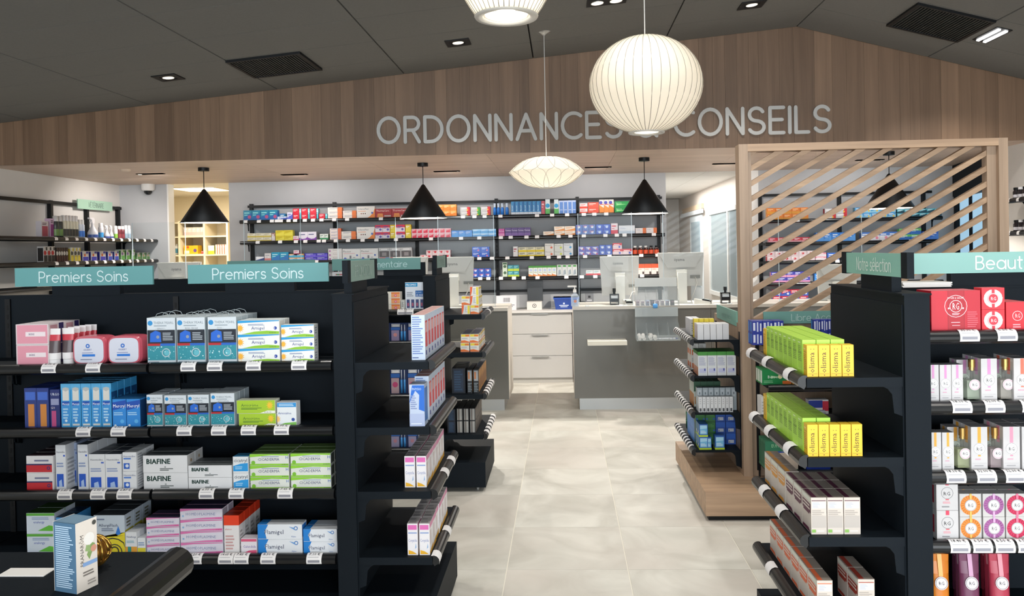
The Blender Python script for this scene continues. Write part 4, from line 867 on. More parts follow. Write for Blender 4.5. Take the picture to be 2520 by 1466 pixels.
def gelpack(title, ht):
    def f(w_, d_, h_):
        m = carton(w_, d_, h_, '#c3ccd2', [('r', .01, .74, .99, .99, '#d3dbe2'), ('c', .12, .88, .055, '#2f8fce'), ('t', .24, .86, .055, '#6f7f8c', 'THERA°PEARL', .7), ('l', .25, .8, .9, .84, 1, '#93a1ac'), ('t', .3, .745, .035, '#4a5560', title, .45),
            ('r', .02, .44, .98, .73, '#1d2430'), ('p', [(.1, .47), (.5, .47), (.48, .68), (.3, .72), (.12, .66)], '#2467cf'), ('c', .38, .58, .035, '#8f98a3'), ('l', .55, .5, .95, .68, 5, '#aab2bb'),
            ('r', .02, .39, .46, .44, '#b5242c'), ('r', .46, .39, .98, .44, '#2563c0'), ('r', .02, .08, .98, .39, '#2f8d9c'), ('o', .66, .24, .095, '#b9c9cf', .8), ('c', .68, .235, .06, '#62b5c4')]
            + [('c', R5.uniform(.06, .94), R5.uniform(.1, .37), R5.uniform(.006, .016), R5.choice(('#9bd6dc', '#d6f0f2', '#54aab8'))) for _ in range(26)] + [('r', .02, .01, .98, .075, '#c3cdd4'), ('l', .05, .02, .5, .06, 1, '#6f7f8c')], [('r', .05, .02, .95, .98, '#a9b6be')])
        if ht: m.tube([(w_ / 2 - .03, .012, h_), (w_ / 2 - .022, .012, h_ + .014), (w_ / 2, .012, h_ + .02), (w_ / 2 + .022, .012, h_ + .014), (w_ / 2 + .03, .012, h_)], .0012, mat('#aeb8bd', .2), 4)
        return m
    return f
for (u0, u1), ti, dd in (((363, 434), '- GENOU -', 3), ((436, 507), 'EPAULES - CERVICALES', 4), ((512, 584), '- DOS -', 4)):
    lay('gel_pack', 'large hot and cold gel pack box with %s print' % {'- GENOU -': 'knee wrap', 'EPAULES - CERVICALES': 'shoulder wrap', '- DOS -': 'back wrap'}[ti], 'box', (u0, u1, 779, 893), 1, 1, dd, .055, gelpack(ti, True), Yf, Z)
ARN = [('p', [(.0, .99), (.0, .8), (.25, .84), (.99, .93), (.99, .99)], '#2a9bd6')] + [('p', [(.06 + .1 * q * cos(a), .45 + .32 * q * sin(a)) for a, q in [(2 * pi * i / 22, 1 if i % 2 else .5) for i in range(22)]], '#f2b23a'), ('p', [(.1, .02), (.99, .02), (.99, .2), (.7, .26), (.4, .2)], '#8cc234'),
       ('l', .25, .62, .75, .76, 2, '#7484ad'), ('t', .33, .34, .24, '#2d3a86', 'Arnigel', .34), ('c', .9, .44, .12, '#2747a0'), ('t', .86, .39, .12, '#ffffff', 'G', .07), ('t', .76, .07, .09, '#4a6b2a', 'BOIRON', .2)]
lay('gel_carton', 'wide white, blue and green gel carton with orange sunburst', 'box', (586, 690, 789, 893), 1, 3, 2, .06, C('#e9ebe8', ARN, [('r', .1, .1, .9, .9, '#d6d6d2')]), Yf, Z)
lay('gel_carton', 'narrow white, blue and green gel carton with orange sunburst at the shelf end', 'box', (693, 775, 797, 889), 1, 3, 1, .055, C('#e9ebe8', ARN, [('l', .2, .2, .8, .8, 3, '#9aa0b0')]), Yf, Z)
# ---- second shelf
Z = ZL[1]
lay('navy_carton', 'navy plaster carton with pink figure beside the blue spray cartons', 'box', (124, 149, 956, 1052), 1, 1, 2, .08, C('#1c2a6a', [('t', .1, .84, .07, '#dfe6f2', 'URGO', .85), ('r', .1, .6, .9, .76, '#8f94b8'), ('r', .15, .05, .6, .45, '#b8477e'), ('t', .1, .5, .06, '#e6d9e6', 'GO', .4)]), Yf, Z)
lay('navy_carton', 'navy plaster carton with amber bottle at the left shelf end', 'box', (60, 122, 952, 1052), 2, 1, 2, .08, C('#22367c', [('r', .3, .05, .8, .6, '#c9813a'), ('r', .1, .7, .9, .9, '#3f66c4')]), Yf, Z)
def spraycarton(w_, d_, h_):
    return carton(w_, d_, h_, '#3f9fdc', [('r', 0, .86, 1, 1, '#58aadb'), ('r', .18, .62, .82, .88, '#d9d7d2'), ('p', [(.18, .86), (.5, .82), (.82, .86), (.82, .9), (.5, .92), (.18, .9)], '#b5b9bb'), ('r', .12, .12, .88, .6, '#3a8fd6'), ('p', [(.12, .5), (.88, .54), (.88, .6), (.12, .6)], '#1f55b2'), ('t', .16, .52, .05, '#ffffff', 'Mercryl', .66), ('l', .2, .2, .8, .46, 4, '#a9d3ef'), ('c', .5, .17, .03, '#dcecf6'), ('p', [(.15, .06), (.85, .06), (.85, .1), (.15, .1)], '#d6d5d0')],
                  [('r', .05, .02, .95, .8, '#16497e'), ('l', .2, .2, .8, .7, 5, '#2f74ae')], [], None, '#2c5f86')
lay('spray_carton', 'tall sky blue antiseptic spray carton with white bottle print', 'box', (151, 276, 947, 1057), 5, 1, 4, .048, spraycarton, Yf, Z)
lay('blue_carton', 'bright blue antiseptic solution carton with slanted dark band', 'box', (277, 346, 984, 1055), 2, 1, 2, .06, C('#2f88d8', [('p', [(0, .6), (1, .72), (1, .96), (0, .88)], '#1c4fb0'), ('t', .06, .7, .12, '#ffffff', 'Mercryl', .88), ('l', .1, .42, .8, .55, 2, '#a3d0f2'), ('c', .7, .22, .07, '#5cb0ea'), ('c', .2, .08, .04, '#dcecf6')], [('r', .05, .05, .95, .95, '#123c6c')], [], '#2f6a9c'), Yf, Z)
for k, ((u0, u1, vt), ti) in enumerate((((362, 402, 972), 'MULTI'), ((405, 460, 974), '- MULTI-ZONES -'), ((463, 516, 973), '- MULTI-ZONES -'), ((519, 579, 970), 'ARTICULATION'))):
    lay('gel_pack', 'small hot and cold gel pack box, %s on second shelf' % ('beside the bright blue cartons', 'second of the row', 'third of the row', 'beside the lime green cartons')[k], 'box', (u0, u1, vt, 1053), 1, 1, 3, .05, gelpack(ti, False), Yf, Z)
ACR = [('r', .01, .02, .99, .98, '#a5c832'), ('t', .12, .52, .22, '#2b5a2a', 'Arnicrème', .62), ('l', .12, .28, .7, .46, 2, '#4f7a2c'), ('p', [(.86 + .1 * q * cos(a), .6 + .36 * q * sin(a)) for a, q in [(2 * pi * i / 22, 1 if i % 2 else .5) for i in range(22)]], '#eec03a'), ('p', [(.6, .02), (.99, .02), (.99, .2), (.8, .22)], '#eef0e4'), ('t', .72, .05, .1, '#3a5a2a', 'BOIRON', .22)]
lay('lime_carton', 'flat lime green arnica cream carton with sunburst, lower of two', 'box', (587, 680, 1018, 1050), 1, 1, 1, .055, C('#dfe4d2', ACR, [('r', .1, .1, .9, .9, '#cfd2c6')]), Yf, Z)
hh = at_y(630, 1018, Yf)[1] - at_y(630, 1050, Yf)[1]
lay('lime_carton', 'flat lime green arnica cream carton with sunburst, upper of two', 'box', (582, 678, 982, 1015), 1, 1, 1, .055, C('#dfe4d2', ACR, [('r', .1, .1, .9, .9, '#cfd2c6')]), Yf, Z + hh)
lay('white_carton', 'white tablet carton with blue header and green foot at the second shelf end', 'box', (682, 731, 988, 1047), 1, 1, 1, .05, C('#e3e8ec', [('r', .02, .8, .98, .98, '#2f8fd2'), ('l', .1, .83, .9, .95, 2, '#bfdcf0'), ('t', .06, .5, .1, '#3a4f9a', 'Arnicalme', .88), ('c', .82, .28, .07, '#2f4f9c'), ('p', [(.02, .02), (.98, .02), (.98, .18), (.4, .14)], '#7fbf5a')] + [('p', [(.04 + .16 * q * cos(a), .3 + .18 * q * sin(a)) for a, q in [(2 * pi * i / 20, 1 if i % 2 else .5) for i in range(20)]], '#f0c070')]), Yf, Z)
# ---- third shelf
Z = ZL[2]
lay('red_white_carton', 'white carton with red lower half at the left of third shelf', 'box', (66, 133, 1131, 1217), 1, 2, 3, .06, C('#e0dfe2', [('r', .0, .05, .95, .45, '#c4222e'), ('r', .0, .45, .95, .53, '#2a2a5e'), ('l', .3, .62, .9, .8, 1, '#6f7696'), ('o', .82, .28, .1, '#2a2a6e', .5)], [], [], '#3a2a30'), Yf, Z)
HEX = lambda t_: [('t', .1, .82, .05, '#2c3554', t_, .8), ('r', .75, .74, .92, .78, '#3a62c4'), ('l', .1, .5, .8, .62, 2, '#8fa0c8'), ('r', .1, .08, .75, .36, '#1f56c4'), ('p', [(.3, .08), (.62, .08), (.55, .24), (.3, .2)], '#a9c4ee')]
lay('tall_white_carton', 'tall white and blue antiseptic carton standing apart', 'box', (138, 164, 1105, 1217), 1, 1, 1, .075, C('#dfe3ea', HEX('Hexomédine'), [('l', .15, .1, .85, .7, 7, '#a9adb6')]), Yf, Z)
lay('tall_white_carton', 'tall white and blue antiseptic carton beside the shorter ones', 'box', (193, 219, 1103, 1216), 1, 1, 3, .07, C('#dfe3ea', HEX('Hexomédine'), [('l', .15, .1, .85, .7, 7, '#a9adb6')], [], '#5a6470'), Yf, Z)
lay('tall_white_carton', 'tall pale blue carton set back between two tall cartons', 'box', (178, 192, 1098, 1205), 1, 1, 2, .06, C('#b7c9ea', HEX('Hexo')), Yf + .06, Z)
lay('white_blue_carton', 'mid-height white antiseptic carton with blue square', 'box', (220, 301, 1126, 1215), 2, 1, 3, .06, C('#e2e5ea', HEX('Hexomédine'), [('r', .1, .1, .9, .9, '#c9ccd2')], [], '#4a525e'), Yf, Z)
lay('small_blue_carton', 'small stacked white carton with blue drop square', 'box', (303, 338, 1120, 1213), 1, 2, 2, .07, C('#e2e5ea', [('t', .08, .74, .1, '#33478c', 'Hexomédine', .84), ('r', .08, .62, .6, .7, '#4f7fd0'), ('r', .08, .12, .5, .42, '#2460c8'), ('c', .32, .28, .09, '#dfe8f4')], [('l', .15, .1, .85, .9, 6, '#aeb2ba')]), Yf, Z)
BIA = lambda: [('t', .08, .5, .3, '#163a34', 'BIAFINE', .8), ('c', .5, .32, .05, '#9aa3a2'), ('l', .38, .1, .68, .26, 2, '#4a5654')]
def bold(ds):
    out = []
    for d in ds:
        out.append(d)
        if d[0] == 't' and d[5] == 'BIAFINE':
            for e in (.006, .012): out.append(('t', d[1] + e, d[2], d[3], d[4], d[5], d[6])); 
            out.append(('t', d[1] + .006, d[2] + .02, d[3], d[4], d[5], d[6]))
    return out
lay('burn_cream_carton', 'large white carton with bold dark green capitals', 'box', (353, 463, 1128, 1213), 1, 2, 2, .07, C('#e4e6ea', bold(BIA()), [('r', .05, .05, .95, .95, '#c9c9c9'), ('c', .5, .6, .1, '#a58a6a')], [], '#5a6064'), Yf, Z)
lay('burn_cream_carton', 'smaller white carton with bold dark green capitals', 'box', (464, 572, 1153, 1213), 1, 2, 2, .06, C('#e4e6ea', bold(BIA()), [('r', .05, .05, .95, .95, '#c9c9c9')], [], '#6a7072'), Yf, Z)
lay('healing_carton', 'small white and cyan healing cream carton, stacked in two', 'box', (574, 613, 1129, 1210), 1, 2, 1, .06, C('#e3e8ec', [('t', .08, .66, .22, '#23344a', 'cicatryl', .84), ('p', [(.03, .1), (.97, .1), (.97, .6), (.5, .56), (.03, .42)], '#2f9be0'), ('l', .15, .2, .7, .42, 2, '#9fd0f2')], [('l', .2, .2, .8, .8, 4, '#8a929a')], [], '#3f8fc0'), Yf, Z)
CIC = [('r', .01, .02, .99, .16, '#8fcf3a'), ('p', [(.0, .98), (.99, .98), (.99, .84), (.55, .88), (.0, .72)], '#8fcf3a'), ('c', .09, .26, .17, '#7dbd3a'), ('t', .21, .42, .24, '#4a4f7e', 'CICADERMA', .62), ('l', .3, .72, .8, .8, 1, '#6f88b8'), ('t', .92, .56, .26, '#3a66b8', 'H', .06), ('t', .82, .04, .1, '#2f5a2a', 'BOIRON', .16)]
lay('cicaderma_carton'.replace('cicaderma', 'herbal_cream'), 'flat white and lime herbal cream carton, column beside the small cyan cartons', 'box', (616, 713, 1122, 1209), 1, 3, 3, .055, C('#dfe3dc', CIC, [('r', .1, .1, .9, .9, '#c6cabf')], [], '#6a8a4a'), Yf, Z)
lay('herbal_cream_carton', 'flat white and lime herbal cream carton, column next to the black post', 'box', (716, 816, 1120, 1208), 1, 3, 3, .055, C('#dfe3dc', CIC, [('r', .1, .1, .9, .9, '#5a6058')], [], '#6a8a4a'), Yf, Z)
# ---- bottom shelf
Z = ZL[3]
lay('allergy_carton', 'white allergy carton with green leaf bands, stacked in two', 'box', (66, 136, 1250, 1352), 1, 2, 2, .07, C('#cdd8e6', [('r', .0, .86, 1, .98, '#58a836'), ('t', .25, .5, .12, '#3f52b0', 'enalergy', .7), ('l', .2, .66, .9, .8, 2, '#8fa3c8'), ('p', [(.4, .14), (.98, .12), (.98, .36), (.8, .4)], '#5fb83a')], [], [], '#3a5a2a'), Yf, Z)
lay('cyan_carton', 'blue carton half hidden behind the boxed oil', 'box', (139, 176, 1263, 1354), 1, 1, 2, .07, C('#3f8fd0', [('t', .1, .74, .12, '#cfe6f6', 'Ca', .5)], [], [], '#1d3a5c'), Yf, Z)
lay('allergy_spray_carton', 'large grey and yellow carton with black swirl and blue drop', 'box', (231, 308, 1257, 1353), 1, 1, 3, .07, C('#bfcbd8', [('r', .0, .0, 1, .47, '#e0cf2c'), ('p', [(.0, .47), (.0, .42), (.6, .42), (1, .56), (1, .47)], '#e0cf2c'), ('t', .16, .7, .08, '#3f4a66', 'AllergiFlash', .62), ('l', .25, .58, .75, .67, 2, '#6f7c96'), ('p', [(.7, .52), (.78, .48), (.86, .52), (.84, .6), (.79, .72)], '#2f78d0'), ('o', .6, -.0, .42, '#3a3a2e', .93), ('o', .66, .06, .2, '#3a3a2e', .86), ('o', .66, .08, .12, '#3a3a2e', .7), ('l', .1, .86, .4, .92, 1, '#6f7c96')], [('r', .05, .05, .95, .6, '#a8a030'), ('l', .2, .65, .8, .9, 3, '#6a6a5a')], [], '#4a4f55'), Yf, Z)
lay('eye_drop_carton', 'small white and orange eye drop carton', 'box', (309, 338, 1297, 1352), 1, 1, 2, .05, C('#dfe2e6', [('r', .0, .0, 1, .34, '#e2a03a'), ('t', .1, .74, .09, '#3a4a7a', 'Visiallergi', .8), ('l', .1, .5, .8, .62, 2, '#7fb0c0'), ('p', [(.2, .1), (.5, .12), (.5, .34), (.2, .34)], '#2f8f8a')]), Yf, Z)
lay('eye_drop_carton', 'tiny white and yellow eye drop carton', 'box', (338, 358, 1312, 1352), 1, 1, 2, .05, C('#e2e6ea', [('r', .0, .0, 1, .38, '#ded23a'), ('l', .1, .5, .9, .75, 2, '#7f9ac0')]), Yf, Z)
HOM = [('p', [(.0, .98), (.99, .98), (.99, .94), (.3, .86), (.0, .74)], '#d874ae'), ('p', [(.1, .04), (.99, .06), (.99, .26), (.6, .2)], '#d874ae'), ('t', .14, .4, .24, '#7a86ae', 'HOMÉOPLASMINE', .7), ('c', .07, .34, .09, '#8fb4dc'), ('t', .84, .1, .1, '#c43a7c', 'BOIRON', .13)]
lay('pink_band_carton', 'short white ointment carton with pink bands, column beside the eye drops', 'box', (361, 443, 1261, 1351), 1, 4, 2, .05, C('#d9d6e4', HOM, [('r', .1, .1, .9, .9, '#b8b4c4')], [], '#4a4460'), Yf, Z)
lay('pink_band_carton', 'long white ointment carton with pink bands, column beside the orange-topped cartons', 'box', (445, 550, 1258, 1370), 1, 4, 2, .055, C('#d9d6e4', HOM, [('r', .1, .1, .9, .9, '#9c98aa')], [], '#3f3a58'), Yf, Z)
lay('orange_top_carton', 'tall white carton with bright orange-red top', 'box', (552, 590, 1272, 1367), 1, 1, 4, .055, C('#e2dfe0', [('r', .0, .74, 1, 1, '#e2401f'), ('t', .08, .62, .05, '#c25a4a', 'aluneo', .8), ('l', .1, .1, .8, .5, 5, '#c9a0a0')], [('r', .0, .74, 1, 1, '#d8391b'), ('l', .2, .1, .8, .6, 5, '#a8a4a4')], [], '#c23418'), Yf, Z)
lay('calendula_carton', 'small white and pink calendula cream carton', 'box', (593, 633, 1330, 1368), 1, 1, 1, .05, C('#e2dde4', [('r', .02, .8, .98, .96, '#d45a7c'), ('t', .15, .4, .17, '#7a6ab0', 'Calendula', .78), ('p', [(.1, .04), (.98, .04), (.98, .26), (.5, .22)], '#d8587e')]), Yf, Z)
FLA = [('p', [(.0, .02), (.2, .02), (.16, .5), (.24, .98), (.0, .98)], '#1f7fd0'), ('c', .22, .5, .2, '#e2e8f0'), ('t', .16, .34, .3, '#1f2b52', 'Flamigel', .56), ('o', .86, .72, .14, '#4a7fc0', .6), ('p', [(.7, .84), (.82, .62), (.84, .74)], '#6f9fd8'), ('t', .76, .12, .1, '#5a78b0', 'Mylan', .18)]
lay('burn_gel_carton', 'wide white and blue burn gel carton with ring mark', 'box', (635, 745, 1293, 1366), 1, 2, 1, .06, C('#e2e6ec', FLA, [('r', .1, .1, .9, .9, '#1f6fc0')], [('r', 0, 0, .2, 1, '#1f7fd0')]), Yf, Z)
lay('burn_gel_carton', 'narrower white and blue burn gel carton beside the black post', 'box', (747, 831, 1304, 1365), 1, 2, 2, .055, C('#e2e6ec', FLA, [('r', .1, .1, .9, .9, '#1f6fc0')], [('r', 0, 0, .2, 1, '#1f7fd0')]), Yf, Z)
# ---- end shelves of the near gondola (seen from their narrow ends)
def run(name, label, x0, x1, y0, dy, n, z, h, design, group, cat='box', st=1, jit=.0):
    me = design(abs(x1 - x0) - .001, dy - .002, h).mesh(name)
    for i in range(n):
        for k in range(st): obj(name, me, None, relabel(label, k, st, i, n, True), cat, group if n * st > 1 else None, None, (x0 + R5.uniform(-jit, jit), y0 + i * dy, z + k * h + .0002))
def pxx(u, v, y): return at_y(u, v, y)[0]
y = 3.2; xa_, xb_ = pxx(1013, 882, y), pxx(1048, 882, y); hT = at_y(1030, 771, y)[1] - at_y(1030, 882, y)[1]
MILK = C('#c3d2e6', [('l', .08, .12, .85, .97, 17, '#6f86bb'), ('r', .06, .04, .5, .06, '#39508c')], [('r', .08, .28, .8, .86, '#d4545a'), ('r', .15, .6, .75, .82, '#e3a6a4'), ('r', .1, .06, .85, .24, '#c9cfdf'), ('r', .2, .1, .5, .2, '#2f4794'), ('r', .0, .0, .06, 1, '#efe6e6')], [('r', .1, .1, .9, .9, '#d9a8a4')], '#e6cfca')
run('tall_carton', 'tall pale blue and red carton standing in a line on the upper end shelf', xa_, xb_, y, .075, 7, ZL[0], hT, MILK, 'cartons on the upper end shelf')
y = 3.28; xa_, xb_ = pxx(1022, 1030, y), pxx(1058, 1030, y)
run('tall_carton', 'tall pale blue and red carton standing in a line on the second end shelf', xa_, xb_, y, .075, 6, ZL[1], hT, MILK, 'cartons on the second end shelf')
y = 3.16; lay('film_wrapped_carton', 'blue and white carton wrapped in shiny film before the red cartons', 'box', (1008, 1046, 937, 1040), 1, 1, 1, .08, C('#b9c6dd', [('p', [(0, .55), (.2, .98), (1, .98), (1, .35), (.62, .4), (.66, .75), (.4, .85)], '#1f67c8'), ('t', .2, .86, .06, '#cfe0f4', 'PHYSIO', .6), ('l', .08, .4, .5, .75, 7, '#7f90bb'), ('r', .0, .0, 1, .3, '#a9b6d6'), ('r', .1, .05, .8, .07, '#dfe6f2')], [('r', .1, .1, .9, .9, '#4f7fc4')]), y, ZL[1])
CON = C('#e6e3e6', [('r', .08, .8, .9, .95, '#d96ab0'), ('r', .1, .68, .9, .72, '#8ba0cc'), ('t', .1, .42, .1, '#7a86b8', 'Conyzdia', .8), ('p', [(.1, .03), (.9, .03), (.5, .12), (.1, .16)], '#e8b02c'), ('p', [(.7, .2), (.84, .24), (.8, .38)], '#8fb0d8')], [('r', .0, .82, 1, .98, '#d98ab0'), ('r', .1, .3, .5, .75, '#cfc4c4'), ('p', [(0, 0), (1, 0), (1, .2), (0, .08)], '#d8a23a'), ('r', .0, .0, .05, 1, '#f3eef0')], [('r', .1, .15, .8, .4, '#8a8688'), ('r', .1, .6, .6, .8, '#9a9698')], '#b8b3b3')
for q, (z, v0, v1, lb) in enumerate(((ZL[2], 1118, 1200, 'third'), (ZL[3], 1283, 1352, 'lowest'))):
    y = 3.17 if q else 3.2
    for j, (ua, ub, n) in enumerate(((1003, 1030, 5) if q else (995, 1022, 5), (1031, 1058, 6) if q else (1024, 1050, 6))):
        h = .128; xa_, xb_ = pxx(ua, v1, y), pxx(ub, v1, y)
        run('pink_label_carton', 'slim white carton with pink label, %s row on the %s end shelf' % (('inner', 'outer')[j], lb), xa_, xb_, y, .083, n, z, h, CON, 'pink label cartons %s %d' % (lb, j), jit=.002)
# ---- far gondola: end shelves and front shelves
YO = C('#e4dfd6', [('r', .05, .7, .95, .95, '#e6cf3a'), ('r', .5, .72, .95, .92, '#e07a2a'), ('l', .1, .4, .8, .6, 2, '#a8b0b8'), ('p', [(.02, .02), (.98, .02), (.98, .12), (.4, .3), (.02, .26)], '#e2702a')], [('r', .05, .7, .95, .92, '#d8b83a'), ('l', .1, .3, .9, .6, 3, '#b0a89a'), ('p', [(.02, .02), (.98, .02), (.98, .1), (.02, .2)], '#d2702a')], [('r', .1, .1, .9, .9, '#9a96b0')])
YO2 = C('#e4dfd6', [('r', .7, .05, .95, .95, '#e6d23a'), ('p', [(.02, .98), (.3, .98), (.22, .4), (.1, .02), (.02, .02)], '#e2602a'), ('l', .35, .2, .65, .85, 5, '#9aa6c0')], [('r', .05, .7, .95, .92, '#d8b83a'), ('l', .1, .2, .9, .6, 3, '#b0a89a')], [('r', .1, .1, .9, .9, '#9a96b0')])
y = 5.25
xs3 = [pxx(u, 770, y) for u in (1136, 1157.5, 1179.5)]; h = (at_y(1160, 725, y)[1] - at_y(1160, 770, y)[1]) / 2
for k, d in enumerate((YO2, YO)): run('vitamin_carton', 'small white and yellow carton, inner column on the top end shelf', xs3[0], xs3[1], y, .056, 2 if k else 3, ZF[0] + k * h, h, d, 'yellow cartons top inner')
for k, d in enumerate((YO, YO2, YO2)): run('vitamin_carton', 'small white and yellow carton, outer column on the top end shelf', xs3[1], xs3[2], y, .056, 4 if k < 2 else 3, ZF[0] + k * h, h, d, 'yellow cartons top outer')
xs3 = [pxx(u, 862, y) for u in (1134, 1156.5, 1179)]; h = (at_y(1160, 818, y)[1] - at_y(1160, 862, y)[1]) / 2
for k in range(2):
    run('vitamin_carton', 'small white and yellow carton, inner column on the second end shelf', xs3[0], xs3[1], y, .085, 4, ZF[1] + k * h, h, YO, 'yellow cartons second inner', jit=.002)
    run('vitamin_carton', 'small white and yellow carton, outer column on the second end shelf', xs3[1], xs3[2], y, .085, 5, ZF[1] + k * h, h, YO, 'yellow cartons second outer', jit=.002)
DARK = C('#15161b', [('r', .12, .52, .88, .96, '#9a9d9f'), ('r', .2, .6, .5, .9, '#b9703f'), ('l', .12, .05, .88, .45, 6, '#7c868c')], [('r', .05, .05, .95, .95, '#c08a4a'), ('p', [(.1, .1), (.9, .2), (.9, .7), (.1, .5)], '#8a5a2e')])
DARK2 = C('#14151b', [('r', .1, .05, .9, .95, '#8b8a86'), ('r', .3, .05, .42, .95, '#5a4a42'), ('r', .62, .05, .7, .95, '#c9c6c0')], [('r', .1, .05, .9, .95, '#6a6058')])
BLU = C('#0d1420', [('r', .15, .05, .85, .95, '#16283f'), ('l', .2, .1, .8, .9, 8, '#24405c')])
for ua, ub, n, d, z, v0, v1, st, lb in ((1150, 1163, 3, DARK, ZF[2], 897, 955, 1, 'dark slim carton with copper panel, inner file on the third end shelf'), (1165, 1179, 5, DARK, ZF[2], 897, 955, 1, 'dark slim carton with copper panel, outer file on the third end shelf'),
        (1112, 1146, 3, BLU, ZF[2], 893, 955, 1, 'blue-black carton deep on the third end shelf'), (1124, 1140, 3, DARK2, ZF[3], 991, 1052, 2, 'grey striped slim carton, inner file on the lowest end shelf'), (1141, 1155, 3, DARK2, ZF[3], 991, 1052, 2, 'grey striped slim carton, middle file on the lowest end shelf'),
        (1156, 1171, 4, DARK2, ZF[3], 991, 1052, 2, 'grey striped slim carton, outer file on the lowest end shelf'), (1101, 1122, 3, BLU, ZF[3], 991, 1050, 2, 'blue-black carton deep on the lowest end shelf')):
    xa_, xb_ = pxx(ua, v1, y), pxx(ub, v1, y); h = (at_y(ua, v0, y)[1] - at_y(ua, v1, y)[1]) / st; run('slim_carton', lb, xa_, xb_, y, .105, n, z, h, d, lb, st=st)
yq = 5.235
lay('orange_flower_carton', 'white carton with orange panel and pink flower, far gondola', 'box', (930, 986, 714, 759), 1, 3, 1, .07, C('#e2ddd2', [('r', .6, .1, .98, .95, '#e8a06a'), ('r', .6, .7, .98, .95, '#e07a3a'), ('c', .79, .42, .22, '#d96a86'), ('c', .79, .42, .1, '#f0b0b8')]), yq, 1.2)
lay('slim_white_carton', 'slim grey and white carton beside the promotional card', 'box', (986.5, 997, 733, 758), 1, 1, 1, .05, C('#b9bab6', [('r', .1, .1, .9, .9, '#d3d4d0'), ('l', .2, .3, .8, .85, 4, '#6f706e')]), yq, 1.2)
u0, u1 = 998, 1043; x0, z0 = at_y(u0, 757, yq); x1, z1 = at_y(u1, 688, yq)
m = MB().box(x0, x1, yq, yq + .004, 1.2006, 1.2 + z1 - z0, mat('#d3dae4', .4)); Face(m, (x0, yq, 1.2), (x1 - x0, 0, 0), (0, 0, z1 - z0), (0, -1, 0)).do([('r', .0, .84, .66, .98, '#2390c4'), ('t', .04, .87, .08, '#ffffff', 'PROMO', .56), ('r', .54, .48, 1, .7, '#1f62a8'), ('t', .58, .61, .045, '#cfe0f0', '31,90 €', .3), ('t', .58, .5, .07, '#ffffff', '15,90€', .4), ('l', .08, .48, .45, .66, 3, '#8a93a0'), ('r', .02, 0, .98, .03, '#8c3a58')] + [('r', .07 + .24 * k, .08, .23 + .24 * k, .38, '#3a4674') for k in range(4)] + [('r', .1 + .24 * k, .14, .19 + .24 * k, .26, '#a85a70') for k in range(4)])
m.build('promo_card', label='white and blue promotional price card on the far gondola', cat='sign')
def blister(a, b):
    def f(w_, d_, h_):
        m = MB(); m.box(0, w_, .0, d_, 0, h_, mat('#27355c', .25)); Face(m, (0, 0, 0), (w_, 0, 0), (0, 0, h_), (0, -1, 0)).do([('r', .05, .78, .6, .95, '#b9bcc4'), ('r', .12, .8, .5, .88, '#dfe0e2'), ('r', .02, .62, .55, .76, '#2f63b0'), ('r', .04, .04, .5, .6, a), ('c', .27, .36, .1, b), ('r', .56, .04, .98, .95, '#1c2c56')])
        for k in (.66, .84):
            m.tube([(w_ * k, -.006, h_ * .06), (w_ * k, -.006, h_ * .55)], w_ * .06, mat('#3f8fd2', .3), 8); m.tube([(w_ * k, -.005, h_ * .55), (w_ * k, -.005, h_ * .9)], w_ * .025, mat('#d8dce6', .3), 6)
        return m
    return f
for z, v0, v1, nm in ((.992, 797, 843, 'upper'), (.64, 908, 975, 'middle'), (.285, 1062, 1108, 'lower')):
    lay('toothbrush_pack', 'blister pack with two blue electric toothbrushes, %s shelf of the far gondola' % nm, 'package', (920, 1046, v0, v1), 3, 1, 1, .02, blister(*{'upper': ('#8a7fa0', '#c98a8a'), 'middle': ('#b59aa0', '#c04a78'), 'lower': ('#8f8aa8', '#b07a8a')}[nm]), yq, z)
lay('white_red_carton', 'flat white and red carton lying on the far gondola top', 'box', (818, 847, 673, 683), 1, 1, 1, .08, C('#e0dcdc', [('r', .3, .2, .9, .5, '#c06a6a'), ('r', .4, .2, .6, .5, '#5a9a6a')]), 5.5, 1.426, yj=0)
for o in [o for o in bpy.data.objects if o.name.startswith('white_red_carton')]: o.location.y = 5.497; o.location.z = 1.4262
# ---- left foreground: boxed oil, gold ball, price slip
ZN = 1.18
bx0, by0 = at_z(190, 1463, ZN)       # near bottom corner of the box
hB = .086; wB = .0376; dB = .0307
m = carton(wB, dB, hB, '#46647c', [('l', .1, .06, .9, .95, 30, '#9fb4c4')], [('r', 0, 0, 1, 1, '#d9d0c6'), ('v', .36, .36, .17, '#45413d', 'PRANARÔM', .5), ('p', [(.5, .5), (.62, .42), (.9, .62), (.72, .66)], '#7f9a5e'), ('p', [(.42, .56), (.7, .52), (.6, .7), (.5, .66)], '#8fa870'), ('c', .62, .72, .09, '#e6e2dc'), ('c', .82, .56, .05, '#c98f7a'), ('r', .3, .345, .98, .40, '#7fa0cc'), ('l', .3, .2, .9, .28, 2, '#7a736c'), ('l', .5, .06, .95, .14, 2, '#9a938c'), ('c', .86, .93, .035, '#4a4a46')], [('r', .1, .1, .9, .9, '#6c8ba2')], None, '#5f829c')
